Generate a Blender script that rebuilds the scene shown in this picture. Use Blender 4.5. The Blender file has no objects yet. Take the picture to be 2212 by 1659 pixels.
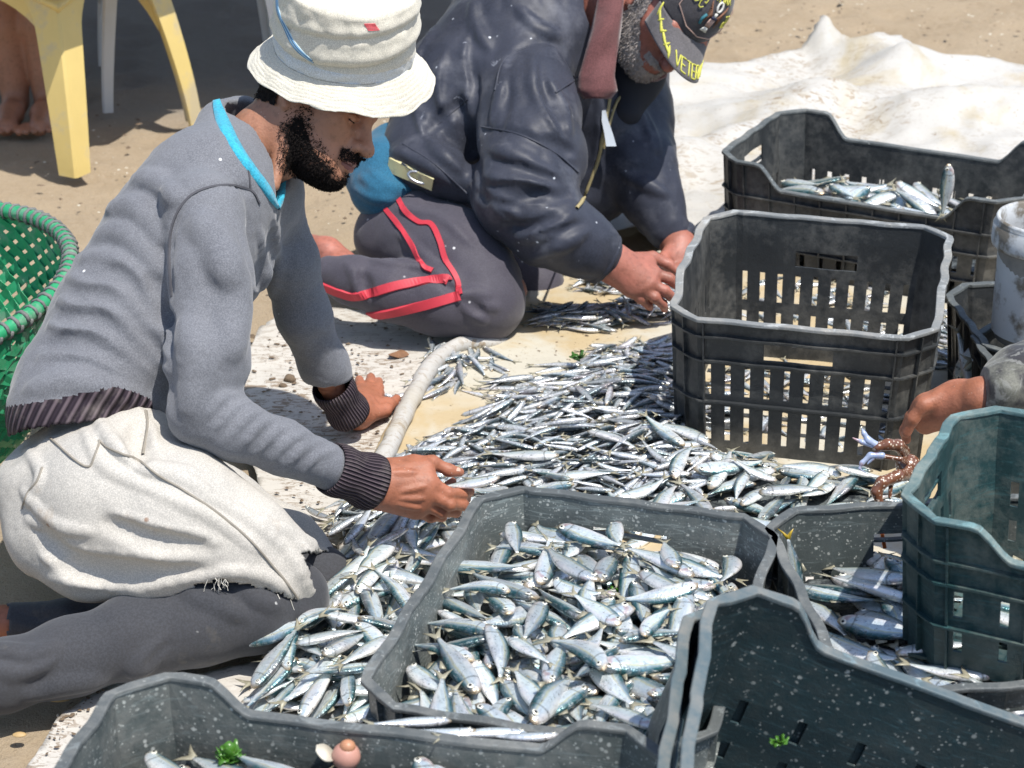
import bpy, math, random
import numpy as np
from mathutils import Vector, Matrix, Euler, noise as mnoise

random.seed(7)
RNG = np.random.default_rng(7)
SC = bpy.context.scene

# ------------------------------------------------------------------ camera
FPX, CX, CY = 4300.0, 1106.0, 829.5          # photograph measured on a 2212 x 1659 frame
PITCH = math.radians(24.3)
CAM = np.array([0.0, 0.0, 1.5])
FWD = np.array([0.0, math.cos(PITCH), -math.sin(PITCH)])
UPV = np.array([0.0, math.sin(PITCH), math.cos(PITCH)])
RGT = np.array([1.0, 0.0, 0.0])
cam_d = bpy.data.cameras.new('camera')
cam = bpy.data.objects.new('camera', cam_d)
SC.collection.objects.link(cam)
cam.location = CAM
cam.rotation_euler = (math.radians(90) - PITCH, 0, 0)
cam_d.lens = FPX / 2212 * 36
cam_d.sensor_width = 36
cam_d.clip_start = 0.05
cam_d.clip_end = 500
cam_d.dof.use_dof = True
cam_d.dof.focus_distance = 2.92
cam_d.dof.aperture_fstop = 9.0
SC.camera = cam

# ------------------------------------------------------------------ light
SUN_DIR = np.array([0.31, -0.30, 1.0]); SUN_DIR /= np.linalg.norm(SUN_DIR)
w = bpy.data.worlds.new('World'); SC.world = w; w.use_nodes = True
nt = w.node_tree
for n in list(nt.nodes): nt.nodes.remove(n)
sky = nt.nodes.new('ShaderNodeTexSky'); sky.sky_type = 'NISHITA'; sky.sun_disc = False
sky.sun_elevation = math.asin(SUN_DIR[2])
sky.sun_rotation = math.atan2(SUN_DIR[0], SUN_DIR[1])
bg = nt.nodes.new('ShaderNodeBackground'); bg.inputs[1].default_value = 0.15
wo = nt.nodes.new('ShaderNodeOutputWorld')
nt.links.new(sky.outputs[0], bg.inputs[0]); nt.links.new(bg.outputs[0], wo.inputs[0])
sl = bpy.data.lights.new('sun', 'SUN'); sl.energy = 4.6; sl.angle = math.radians(0.5); sl.color = (1.0, 0.96, 0.9)
so = bpy.data.objects.new('sun', sl); SC.collection.objects.link(so)
so.rotation_euler = Vector(SUN_DIR).to_track_quat('Z', 'Y').to_euler()
so.location = (2, -2, 6)
SC.view_settings.view_transform = 'Standard'
SC.view_settings.look = 'None'
SC.view_settings.exposure = 0.28
SC.view_settings.gamma = 1.0
SC.render.engine = 'CYCLES'
SC.cycles.use_denoising = True
SC.cycles.max_bounces = 6
SC.cycles.sample_clamp_indirect = 6.0

# ------------------------------------------------------------------ helpers
def P(px, py, Z):
    """point seen at photo pixel (px,py), Z metres along the camera axis"""
    return CAM + Z * (FWD + (px - CX) / FPX * RGT - (py - CY) / FPX * UPV)
def G(px, py, h=0.0):
    """point seen at photo pixel at height h"""
    d = FWD + (px - CX) / FPX * RGT - (py - CY) / FPX * UPV
    return CAM + d * ((h - CAM[2]) / d[2])
def ZG(px, py, h=0.0):
    d = FWD + (px - CX) / FPX * RGT - (py - CY) / FPX * UPV
    return (h - CAM[2]) / d[2]
def pix(p):
    v = np.asarray(p) - CAM
    z = v @ FWD
    return CX + FPX * (v @ RGT) / z, CY - FPX * (v @ UPV) / z

def link(o, parent=None):
    SC.collection.objects.link(o)
    if parent is not None: o.parent = parent
    return o
def thing(name, label, cat, loc=(0, 0, 0), group=None, mat=None):
    o = bpy.data.objects.new(name, None)
    o.empty_display_size = 0.05
    if mat is not None: o.matrix_world = mat
    else: o.location = loc
    o['label'] = label; o['category'] = cat
    if group: o['group'] = group
    return link(o)
def tag(o, label=None, cat=None, group=None, kind=None):
    if label: o['label'] = label
    if cat: o['category'] = cat
    if group: o['group'] = group
    if kind: o['kind'] = kind
    return o
def mesh_obj(name, V, F, mat, parent=None, smooth=True, world=True, mats=None, midx=None):
    """V in world coordinates when world=True and the parent has only a location"""
    me = bpy.data.meshes.new(name)
    V = np.asarray(V, dtype=float)
    if parent is not None and world:
        off = np.array(parent.matrix_basis.translation)
        V = V - off
    me.from_pydata(V.tolist(), [], F if isinstance(F, list) else F.tolist())
    for m in (mats or [mat]): me.materials.append(m)
    if midx is not None: me.polygons.foreach_set('material_index', np.asarray(midx, dtype=np.int32))
    if smooth: me.polygons.foreach_set('use_smooth', np.ones(len(me.polygons), dtype=bool))
    me.update()
    return link(bpy.data.objects.new(name, me), parent)
def set_color(o, cols, name='Col'):
    a = o.data.color_attributes.new(name, 'FLOAT_COLOR', 'POINT')
    c = np.ones((len(o.data.vertices), 4), dtype=np.float32); c[:, :cols.shape[1]] = cols
    a.data.foreach_set('color', c.ravel())

class MB:
    def __init__(s): s.V = []; s.F = []
    def add(s, V, F):
        b = len(s.V); s.V += [tuple(v) for v in V]; s.F += [tuple(i + b for i in f) for f in F]
    def box(s, c, d, R=None):
        c = np.asarray(c, float); V = []
        for x in (-1, 1):
            for y in (-1, 1):
                for z in (-1, 1):
                    v = np.array([x * d[0] / 2, y * d[1] / 2, z * d[2] / 2])
                    if R is not None: v = R @ v
                    V.append(c + v)
        s.add(V, [(0, 1, 3, 2), (4, 6, 7, 5), (0, 4, 5, 1), (2, 3, 7, 6), (0, 2, 6, 4), (1, 5, 7, 3)])
    def tube(s, pts, r, n=8, cap=True):
        pts = np.asarray(pts, float); m = len(pts)
        r = np.broadcast_to(np.asarray(r, float), (m,))
        T = np.gradient(pts, axis=0); T /= np.linalg.norm(T, axis=1)[:, None] + 1e-12
        up = np.array([0, 0, 1.0]) if abs(T[0][2]) < 0.9 else np.array([1.0, 0, 0])
        N = np.cross(T[0], up); N /= np.linalg.norm(N); V = []
        for i in range(m):
            N = N - T[i] * (N @ T[i]); N /= np.linalg.norm(N) + 1e-12
            B = np.cross(T[i], N)
            for k in range(n):
                a = 2 * math.pi * k / n
                V.append(pts[i] + r[i] * (math.cos(a) * N + math.sin(a) * B))
        F = [(i * n + k, i * n + (k + 1) % n, (i + 1) * n + (k + 1) % n, (i + 1) * n + k) for i in range(m - 1) for k in range(n)]
        if cap: F += [tuple(range(n - 1, -1, -1)), tuple((m - 1) * n + k for k in range(n))]
        s.add(V, F)
    def ball(s, c, r, nu=10, nv=7, R=None):
        c = np.asarray(c, float); r = np.broadcast_to(np.asarray(r, float), (3,)); V = []
        for i in range(nv + 1):
            t = math.pi * i / nv
            for k in range(nu):
                a = 2 * math.pi * k / nu
                v = np.array([math.sin(t) * math.cos(a) * r[0], math.sin(t) * math.sin(a) * r[1], math.cos(t) * r[2]])
                if R is not None: v = R @ v
                V.append(c + v)
        s.add(V, [(i * nu + k, i * nu + (k + 1) % nu, (i + 1) * nu + (k + 1) % nu, (i + 1) * nu + k) for i in range(nv) for k in range(nu)])
    def build(s, name, mat, parent=None, smooth=False, world=True):
        return mesh_obj(name, s.V, s.F, mat, parent, smooth, world)

def spline(pts, n):
    """Catmull-Rom through pts (any dimension), n samples"""
    p = np.asarray(pts, float); m = len(p)
    if m == 2: return np.linspace(p[0], p[1], n)
    q = np.vstack([2 * p[0] - p[1], p, 2 * p[-1] - p[-2]])
    t = np.linspace(0, m - 1 - 1e-9, n); i = t.astype(int); u = (t - i)[:, None]
    a, b, c, d = q[i], q[i + 1], q[i + 2], q[i + 3]
    return 0.5 * (2 * b + (c - a) * u + (2 * a - 5 * b + 4 * c - d) * u ** 2 + (3 * b - a - 3 * c + d) * u ** 3)

def vnoise(p, seed=0):
    """smooth value noise, p (n,3) -> (n,) in -1..1"""
    p = np.asarray(p, float); i = np.floor(p).astype(np.int64); f = p - i; f = f * f * (3 - 2 * f)
    def h(a):
        k = (a[:, 0] * 374761393 + a[:, 1] * 668265263 + a[:, 2] * 2147483647 + seed * 1274126177) & 0xffffffff
        k = ((k ^ (k >> 13)) * 1274126177) & 0xffffffff
        return ((k ^ (k >> 16)) & 0xffff) / 32767.5 - 1
    r = 0
    for dx in (0, 1):
        for dy in (0, 1):
            for dz in (0, 1):
                wgt = (f[:, 0] if dx else 1 - f[:, 0]) * (f[:, 1] if dy else 1 - f[:, 1]) * (f[:, 2] if dz else 1 - f[:, 2])
                r = r + wgt * h(i + np.array([dx, dy, dz]))
    return r
def fbm(p, sc, octs=3, seed=0):
    p = np.asarray(p, float) * sc; r = 0; a = 1
    for o in range(octs): r = r + a * vnoise(p * 2 ** o + 17.3 * o, seed + o); a *= .5
    return r / 1.75

def cells(X, Y, sc, seed=0):
    """distance to the nearest of scattered points: sharp creases where cells meet"""
    X = X * sc; Y = Y * sc; ix = np.floor(X).astype(np.int64); iy = np.floor(Y).astype(np.int64); best = np.full(X.shape, 9.0)
    for dx in (-1, 0, 1):
        for dy in (-1, 0, 1):
            a, b = ix + dx, iy + dy; k = ((a * 374761393 + b * 668265263 + seed * 1274126177) & 0xffffffff); k = ((k ^ (k >> 13)) * 1274126177) & 0xffffffff
            jx = (k & 0xffff) / 65535.0; jy = ((k >> 15) & 0xffff) / 65535.0; best = np.minimum(best, np.hypot(a + jx - X, b + jy - Y))
    return best / sc

def inpoly(x, y, poly):
    poly = np.asarray(poly, float)[:, :2]; c = np.zeros(np.shape(x), bool); n = len(poly)
    for i in range(n):
        x1, y1 = poly[i]; x2, y2 = poly[(i + 1) % n]
        k = ((y1 > y) != (y2 > y)) & (x < (x2 - x1) * (y - y1) / (y2 - y1 + 1e-15) + x1)
        c ^= k
    return c

# ------------------------------------------------------------------ signed distance sculpting
class Field:
    def __init__(s, lo, hi, h):
        s.lo = np.asarray(lo, float); s.h = h
        s.n = np.ceil((np.asarray(hi) - s.lo) / h).astype(int) + 1
        s.F = np.ones(s.n, np.float32)
    def _sub(s, lo, hi):
        a = np.clip(np.floor((lo - s.lo) / s.h).astype(int), 0, s.n); b = np.clip(np.ceil((hi - s.lo) / s.h).astype(int) + 1, 0, s.n)
        if np.any(b <= a): return None, None
        sl_ = tuple(slice(a[i], b[i]) for i in range(3))
        ax = [(s.lo[i] + s.h * np.arange(a[i], b[i])).astype(np.float32) for i in range(3)]
        return sl_, np.meshgrid(*ax, indexing='ij', sparse=True)
    def _mix(s, sl_, d, k, op):
        A = s.F[sl_]
        if op == 'add':
            if k > 0:
                q = np.maximum(k - np.abs(A - d), 0) / k; s.F[sl_] = np.minimum(A, d) - q * q * k * .25
            else: s.F[sl_] = np.minimum(A, d)
        else:
            if k > 0:
                q = np.maximum(k - np.abs(A + d), 0) / k; s.F[sl_] = np.maximum(A, -d) + q * q * k * .25
            else: s.F[sl_] = np.maximum(A, -d)
    def cap(s, a, b, ra, rb, k=.01, op='add'):
        a = np.asarray(a, float); b = np.asarray(b, float); R = max(ra, rb) + k + 4 * s.h
        sl_, g = s._sub(np.minimum(a, b) - R, np.maximum(a, b) + R)
        if sl_ is None: return
        ab = b - a; L = float(ab @ ab) + 1e-12
        x, y, z = g[0] - a[0], g[1] - a[1], g[2] - a[2]
        t = np.clip((x * ab[0] + y * ab[1] + z * ab[2]) / L, 0, 1)
        d = np.sqrt((x - t * ab[0]) ** 2 + (y - t * ab[1]) ** 2 + (z - t * ab[2]) ** 2) - (ra + t * (rb - ra))
        s._mix(sl_, d.astype(np.float32), k, op)
    def ell(s, c, r, M=None, k=.01, op='add'):
        """ellipsoid, M rows = local axes in world"""
        c = np.asarray(c, float); r = np.asarray(r, float); R = r.max() + k + 4 * s.h
        sl_, g = s._sub(c - R, c + R)
        if sl_ is None: return
        x, y, z = g[0] - c[0], g[1] - c[1], g[2] - c[2]
        if M is None: u, v, w_ = x, y, z
        else: u, v, w_ = [x * M[i][0] + y * M[i][1] + z * M[i][2] for i in range(3)]
        k0 = np.sqrt((u / r[0]) ** 2 + (v / r[1]) ** 2 + (w_ / r[2]) ** 2)
        k1 = np.sqrt((u / r[0] ** 2) ** 2 + (v / r[1] ** 2) ** 2 + (w_ / r[2] ** 2) ** 2) + 1e-9
        d = k0 * (k0 - 1) / k1
        s._mix(sl_, d.astype(np.float32), k, op)
    def chain(s, pts, rs, k=.01, op='add'):
        for i in range(len(pts) - 1): s.cap(pts[i], pts[i + 1], rs[i], rs[i + 1], k, op)
    def sample(s, p):
        q = (np.asarray(p) - s.lo) / s.h; i = np.clip(np.floor(q).astype(int), 0, s.n - 2); f = np.clip(q - i, 0, 1); r = 0
        for dx in (0, 1):
            for dy in (0, 1):
                for dz in (0, 1):
                    wgt = (f[..., 0] if dx else 1 - f[..., 0]) * (f[..., 1] if dy else 1 - f[..., 1]) * (f[..., 2] if dz else 1 - f[..., 2])
                    r = r + wgt * s.F[i[..., 0] + dx, i[..., 1] + dy, i[..., 2] + dz]
        return r
    def hit(s, px, py, z0=1.6, z1=6.5):
        """first surface point along the sight line of a photo pixel"""
        Z = np.arange(z0, z1, s.h * .7); d = FWD + (px - CX) / FPX * RGT - (py - CY) / FPX * UPV
        pts = CAM + Z[:, None] * d
        ok = np.all((pts > s.lo) & (pts < s.lo + s.h * (s.n - 1)), axis=1)
        f = np.where(ok, s.sample(pts), 1.0)
        j = np.nonzero(f < 0)[0]
        if len(j) == 0: return None
        j = j[0]
        if j == 0: return pts[0]
        t = f[j - 1] / (f[j - 1] - f[j] + 1e-12)
        return pts[j - 1] + (pts[j] - pts[j - 1]) * min(max(t, 0), 1)
    def fold(s, pixpts, r=.006, out=.35, k=.012, n=14, op='add', taper=True):
        """a cloth fold drawn along photo pixels and laid on the surface; out = how far the ridge stands proud (x r)"""
        pp = spline(pixpts, n); pts = []; rs = []
        for i, q in enumerate(pp):
            h_ = s.hit(q[0], q[1])
            if h_ is None: continue
            g = s.grad(h_[None])[0]
            t = i / (n - 1); rr = r * (max(.15, math.sin(math.pi * t) ** .6) if taper else 1)
            sgn = -1 if op == 'add' else 1
            pts.append(h_ + sgn * g * rr * (1 - out)); rs.append(rr)
        if len(pts) > 1: s.chain(pts, rs, k, op)
    def grad(s, p):
        e = s.h * .8; g = np.stack([s.sample(p + np.eye(3)[i] * e) - s.sample(p - np.eye(3)[i] * e) for i in range(3)], -1)
        return g / (np.linalg.norm(g, axis=-1, keepdims=True) + 1e-9)
    def cutplane(s, p, nrm, k=0.0):
        """remove everything on the side nrm points to"""
        ax = [(s.lo[i] + s.h * np.arange(s.n[i])).astype(np.float32) for i in range(3)]
        x, y, z = np.meshgrid(*ax, indexing='ij', sparse=True)
        d = (x - p[0]) * nrm[0] + (y - p[1]) * nrm[1] + (z - p[2]) * nrm[2]
        s.F = np.maximum(s.F, d.astype(np.float32))
    def mesh(s):
        F = s.F; S = F < 0; n = s.n
        c = np.zeros(n - 1, np.int8)
        for dx in (0, 1):
            for dy in (0, 1):
                for dz in (0, 1): c += S[dx:n[0] - 1 + dx, dy:n[1] - 1 + dy, dz:n[2] - 1 + dz]
        act = (c > 0) & (c < 8); I = np.argwhere(act)
        idm = -np.ones(n - 1, np.int64); idm[act] = np.arange(len(I))
        acc = np.zeros((len(I), 3)); cnt = np.zeros(len(I))
        cor = [(a, b, d) for a in (0, 1) for b in (0, 1) for d in (0, 1)]
        val = {q: F[I[:, 0] + q[0], I[:, 1] + q[1], I[:, 2] + q[2]].astype(float) for q in cor}
        for q in cor:
            for ax in range(3):
                if q[ax] == 0:
                    q2 = tuple(q[i] + (i == ax) for i in range(3)); a = val[q]; b = val[q2]; m = (a < 0) != (b < 0)
                    t = a[m] / (a[m] - b[m]); pos = np.tile(np.array(q, float), (m.sum(), 1)); pos[:, ax] += t
                    acc[m] += pos; cnt[m] += 1
        V = s.lo + s.h * (I + acc / cnt[:, None])
        faces = []
        for ax in range(3):
            o1, o2 = (ax + 1) % 3, (ax + 2) % 3
            sa = [slice(None)] * 3; sb = [slice(None)] * 3; sa[ax] = slice(0, -1); sb[ax] = slice(1, None)
            A = S[tuple(sa)]; B = S[tuple(sb)]; X = np.argwhere(A != B)
            X = X[(X[:, o1] > 0) & (X[:, o2] > 0) & (X[:, o1] < n[o1] - 1) & (X[:, o2] < n[o2] - 1)]
            e1 = np.zeros(3, int); e1[o1] = 1; e2 = np.zeros(3, int); e2[o2] = 1
            def g(Y): return idm[Y[:, 0], Y[:, 1], Y[:, 2]]
            Q = np.stack([g(X - e1 - e2), g(X - e2), g(X), g(X - e1)], 1)
            fl = A[X[:, 0], X[:, 1], X[:, 2]]
            Q[~fl] = Q[~fl][:, ::-1]
            faces.append(Q)
        return V, np.vstack(faces)

def surf_ribbon(mb, f, pixpts, width, n=30, lift=.0015, side=None):
    """thin strip (cloth tape, seam, stripe) laid on the surface of a field along photo pixels"""
    pp = spline(pixpts, n); pts = []; ns = []
    for q in pp:
        h_ = f.hit(q[0], q[1])
        if h_ is None: continue
        pts.append(h_); ns.append(f.grad(h_[None])[0])
    if len(pts) < 3: return
    pts = np.array(pts); ns = np.array(ns)
    T = np.gradient(pts, axis=0); T /= np.linalg.norm(T, axis=1)[:, None] + 1e-9
    Sd = np.cross(T, ns); Sd /= np.linalg.norm(Sd, axis=1)[:, None] + 1e-9
    w_ = np.broadcast_to(np.asarray(width, float), (len(pts),)) if np.ndim(width) == 0 else np.interp(np.linspace(0, 1, len(pts)), np.linspace(0, 1, len(width)), width)
    V = []
    for i in range(len(pts)):
        V += [pts[i] - Sd[i] * w_[i] / 2 - ns[i] * .0015, pts[i] - Sd[i] * w_[i] / 2 * .9 + ns[i] * lift, pts[i] + Sd[i] * w_[i] / 2 * .9 + ns[i] * lift, pts[i] + Sd[i] * w_[i] / 2 - ns[i] * .0015]
    F = [(i * 4 + k, i * 4 + k + 1, i * 4 + k + 5, i * 4 + k + 4) for i in range(len(pts) - 1) for k in range(3)]
    mb.add(V, F)

# ------------------------------------------------------------------ materials
class NT:
    def __init__(s, name):
        s.m = bpy.data.materials.new(name); s.m.use_nodes = True; s.t = s.m.node_tree
        s.b = s.t.nodes['Principled BSDF']; s.out = s.t.nodes['Material Output']; s._co = None
    def n(s, typ, **kw):
        x = s.t.nodes.new(typ)
        for k, v in kw.items(): setattr(x, k, v)
        return x
    def l(s, a, b): s.t.links.new(a, b)
    def co(s):
        if s._co is None: s._co = s.n('ShaderNodeTexCoord')
        return s._co.outputs['Object']
    def geo(s): return s.n('ShaderNodeNewGeometry').outputs['Position']
    def noise(s, scale, detail=4, rough=.55, vec=None, dist=0, w_=None):
        x = s.n('ShaderNodeTexNoise'); x.inputs['Scale'].default_value = scale; x.inputs['Detail'].default_value = detail
        x.inputs['Roughness'].default_value = rough; x.inputs['Distortion'].default_value = dist
        s.l(vec if vec is not None else s.co(), x.inputs['Vector']); return x.outputs['Fac']
    def voro(s, scale, feature='F1', vec=None, out='Distance', rnd=1.0):
        x = s.n('ShaderNodeTexVoronoi', feature=feature); x.inputs['Scale'].default_value = scale; x.inputs['Randomness'].default_value = rnd
        s.l(vec if vec is not None else s.co(), x.inputs['Vector']); return x.outputs[out]
    def scale(s, v, sc):
        x = s.n('ShaderNodeMapping'); x.inputs['Scale'].default_value = sc; s.l(v, x.inputs['Vector']); return x.outputs[0]
    def ramp(s, fac, stops, mode='LINEAR'):
        x = s.n('ShaderNodeValToRGB'); e = x.color_ramp.elements; x.color_ramp.interpolation = mode
        def c(v): return (v, v, v, 1) if not isinstance(v, (tuple, list)) else tuple(v) + (1,)
        e[0].position, e[0].color = stops[0][0], c(stops[0][1]); e[1].position, e[1].color = stops[-1][0], c(stops[-1][1])
        for p_, v in stops[1:-1]:
            q = e.new(p_); q.color = c(v)
        s.l(fac, x.inputs[0]); return x.outputs[0]
    def mix(s, fac, a, b, mode='MIX'):
        x = s.n('ShaderNodeMix', data_type='RGBA', blend_type=mode)
        for sock, v in ((x.inputs[0], fac), (x.inputs[6], a), (x.inputs[7], b)):
            if hasattr(v, 'is_output'): s.l(v, sock)
            elif isinstance(v, (tuple, list)): sock.default_value = tuple(v) + (1,)
            else: sock.default_value = v
        return x.outputs[2]
    def math(s, op, a, b=0.0, c=None):
        x = s.n('ShaderNodeMath', operation=op)
        for i, v in enumerate((a, b) if c is None else (a, b, c)):
            if hasattr(v, 'is_output'): s.l(v, x.inputs[i])
            else: x.inputs[i].default_value = v
        return x.outputs[0]
    def attr(s, name, out='Color'):
        x = s.n('ShaderNodeAttribute', attribute_name=name); return x.outputs[out]
    def sep(s, v):
        x = s.n('ShaderNodeSeparateXYZ'); s.l(v, x.inputs[0]); return x.outputs
    def bump(s, h, strength=.3, dist=.002, prev=None):
        x = s.n('ShaderNodeBump'); x.inputs['Strength'].default_value = strength; x.inputs['Distance'].default_value = dist
        s.l(h, x.inputs['Height'])
        if prev is not None: s.l(prev, x.inputs['Normal'])
        s.l(x.outputs[0], s.b.inputs['Normal']); return x.outputs[0]
    def set(s, color=None, rough=None, metal=None, spec=None, sub=None, trans=None, coat=None):
        for k, v in (('Base Color', color), ('Roughness', rough), ('Metallic', metal), ('Specular IOR Level', spec), ('Subsurface Weight', sub), ('Transmission Weight', trans), ('Coat Weight', coat)):
            if v is None: continue
            if hasattr(v, 'is_output'): s.l(v, s.b.inputs[k])
            elif isinstance(v, (tuple, list)): s.b.inputs[k].default_value = tuple(v) + (1,)
            else: s.b.inputs[k].default_value = v
        return s
    def vec_add_obj_random(s):
        o = s.n('ShaderNodeObjectInfo'); return o.outputs['Random']

M = {}
def simple(name, color, rough=.6, noise_amt=.15, nscale=40, bump=0.0, metal=0, spec=.5, dirt=None):
    t = NT(name); f = t.noise(nscale, 4)
    c = t.mix(f, tuple(v * (1 - noise_amt) for v in color), tuple(min(1, v * (1 + noise_amt)) for v in color))
    if dirt:
        d = t.ramp(t.noise(dirt[1], 6, .65), [(dirt[2], 0), (dirt[2] + .12, 1)]); c = t.mix(d, c, dirt[0])
    t.set(c, rough, metal, spec)
    if bump: t.bump(t.noise(nscale * 6, 3), bump, .002)
    M[name] = t.m; return t.m
# ================================================================== SETTING
# ---- sand
def mat_sand():
    t = NT('sand'); g = t.geo()
    n1 = t.noise(2.2, 5, .6, g); n2 = t.noise(38, 6, .7, g); n3 = t.noise(420, 3, .6, g)
    c = t.mix(t.ramp(n1, [(.3, 0), (.7, 1)]), (.29, .222, .142), (.43, .345, .24))
    c = t.mix(t.ramp(n2, [(.38, 0), (.62, 1)]), c, (.37, .295, .205))
    c = t.mix(t.ramp(n3, [(.3, .45), (.5, 0)]), c, (.16, .11, .07))
    sh = t.ramp(t.voro(55, 'F1', g), [(.05, 1), (.09, 0)]); msk = t.ramp(t.noise(9, 2, .5, g), [(.55, 0), (.62, 1)])
    c = t.mix(t.math('MULTIPLY', sh, msk), c, (.62, .52, .40))
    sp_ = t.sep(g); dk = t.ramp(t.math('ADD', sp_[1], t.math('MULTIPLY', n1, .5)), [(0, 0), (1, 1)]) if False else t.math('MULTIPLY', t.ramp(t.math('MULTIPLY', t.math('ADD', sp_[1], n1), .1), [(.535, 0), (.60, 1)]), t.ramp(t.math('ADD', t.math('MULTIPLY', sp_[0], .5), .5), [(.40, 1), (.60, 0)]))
    c = t.mix(t.math('MULTIPLY', dk, .8), c, (.15, .145, .14))  # grey painted into the sand over the canopy's shadow area, deepening that shade
    t.set(c, .95, 0, .2)
    b = t.bump(n2, .55, .02); t.bump(n3, .5, .003, b)
    return t.m
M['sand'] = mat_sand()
xs = np.concatenate([np.linspace(-60, -3, 12), np.linspace(-2.6, 2.8, 190), np.linspace(3.2, 60, 12)])
ys = np.concatenate([np.linspace(-20, 0.5, 8), np.linspace(1.0, 8.5, 260), np.linspace(9, 120, 14)])
X, Y = np.meshgrid(xs, ys, indexing='ij')
p3 = np.stack([X.ravel(), Y.ravel(), 0 * X.ravel()], 1)
amp = np.where((Y.ravel() > 4.0), 1, .35)
Zs = -.012 + amp * (.014 * fbm(p3, 2.2, 3, 3) + .006 * fbm(p3, 9, 3, 5)) - .006
Zs = Zs - np.where(Y.ravel() > 3.6, .014, .004) * np.exp(-(cells(X.ravel(), Y.ravel(), 4.2, 77) / .055) ** 2) + np.where(Y.ravel() > 3.9, .006, 0) * np.exp(-((cells(X.ravel(), Y.ravel(), 4.2, 77) - .085) / .02) ** 2)
V = p3.copy(); V[:, 2] = np.minimum(Zs, np.where(Y.ravel() < 3.9, -.002, .02))
nx, ny = len(xs), len(ys)
I, J = np.meshgrid(np.arange(nx - 1), np.arange(ny - 1), indexing='ij'); b = (I * ny + J).ravel()
F = np.stack([b, b + ny, b + ny + 1, b + 1], 1)
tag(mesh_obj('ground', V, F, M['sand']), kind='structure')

# ---- tarpaulins
def mat_tarp(name, base, dirtc, dthr, stain=None, sthr=.55, bumpd=.004):
    t = NT(name); g = t.geo()
    st = t.scale(g, (1, 2.6, 1))
    n0 = t.noise(3.2, 5, .6, g); n1 = t.noise(30, 7, .72, st, 1.2); n2 = t.noise(110, 5, .7, g)
    c = t.mix(n0, base, tuple(v * .90 for v in base))
    if stain: c = t.mix(t.ramp(t.noise(4.3, 4, .6, g, .8), [(sthr, 0), (sthr + .16, .75)]), c, stain)
    area = t.ramp(t.noise(3.1, 3, .5, g, .5), [(.38, 0), (.58, 1)])
    d = t.math('MULTIPLY', t.ramp(n1, [(dthr, 0), (dthr + .035, 1)]), area)
    c = t.mix(t.math('MULTIPLY', d, .8), c, dirtc)
    d2 = t.math('MULTIPLY', t.ramp(n2, [(.60, 0), (.66, 1)]), t.ramp(n1, [(.42, 0), (.55, .8)]))
    c = t.mix(d2, c, tuple(v * .8 for v in dirtc))
    t.set(c, .55, 0, .35)
    b = t.bump(n1, .35, bumpd); t.bump(t.noise(9, 3, .5, g), .35, .02, b)
    return t.m
M['tarp'] = mat_tarp('white_tarp', (.56, .53, .475), (.20, .135, .08), .515)
M['tarp_wet'] = mat_tarp('wet_tarp', (.55, .515, .42), (.36, .25, .12), .62, (.46, .34, .17), .42)
M['tarp_far'] = mat_tarp('far_tarp', (.50, .485, .45), (.26, .19, .115), .54, (.42, .355, .23), .50)

def sheet(name, poly, hfun, mat, step=.012, label=None, thick=.0016):
    poly = np.asarray(poly)[:, :2]
    lo = poly.min(0) - step; hi = poly.max(0) + step
    xs = np.arange(lo[0], hi[0], step); ys = np.arange(lo[1], hi[1], step)
    X, Y = np.meshgrid(xs, ys, indexing='ij')
    jit = .012 * vnoise(np.stack([X.ravel() * 14, Y.ravel() * 14, 0 * X.ravel()], 1), 9).reshape(X.shape)
    ins = inpoly(X, Y, poly)
    # snap the outer ring of grid points onto the outline so the edge is clean
    n_ = len(poly); bd = np.full(X.shape, 1e9); bx = X.copy(); by = Y.copy()
    for q in range(n_):
        a0, b0_ = poly[q], poly[(q + 1) % n_]; ab = b0_ - a0
        t_ = np.clip(((X - a0[0]) * ab[0] + (Y - a0[1]) * ab[1]) / (ab @ ab + 1e-12), 0, 1)
        qx, qy = a0[0] + t_ * ab[0], a0[1] + t_ * ab[1]; d_ = np.hypot(X - qx, Y - qy); m_ = d_ < bd
        bd[m_] = d_[m_]; bx[m_] = qx[m_]; by[m_] = qy[m_]
    near = (~ins) & (bd < step * 1.05)
    X = np.where(near, bx, X); Y = np.where(near, by, Y); ins = ins | near
    X = X + jit * near * .35; Y = Y - jit * near * .35
    Z = hfun(X, Y)
    idx = -np.ones(X.shape, int)
    cell = ins[:-1, :-1] & ins[1:, :-1] & ins[1:, 1:] & ins[:-1, 1:]
    used = np.zeros(X.shape, bool)
    for a, b_ in ((0, 0), (1, 0), (1, 1), (0, 1)): used[a:X.shape[0] - 1 + a, b_:X.shape[1] - 1 + b_] |= cell
    idx[used] = np.arange(used.sum())
    V = np.stack([X[used], Y[used], Z[used]], 1)
    i, j = np.nonzero(cell)
    F = np.stack([idx[i, j], idx[i + 1, j], idx[i + 1, j + 1], idx[i, j + 1]], 1)
    o = mesh_obj(name, V, F, mat)
    md = o.modifiers.new('thickness', 'SOLIDIFY'); md.thickness = thick; md.offset = -1
    if label: tag(o, label, 'tarp')
    return o
def nz(X, Y, sc, octs, seed): return fbm(np.stack([X.ravel(), Y.ravel(), 0 * X.ravel()], 1), sc, octs, seed).reshape(X.shape)

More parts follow.
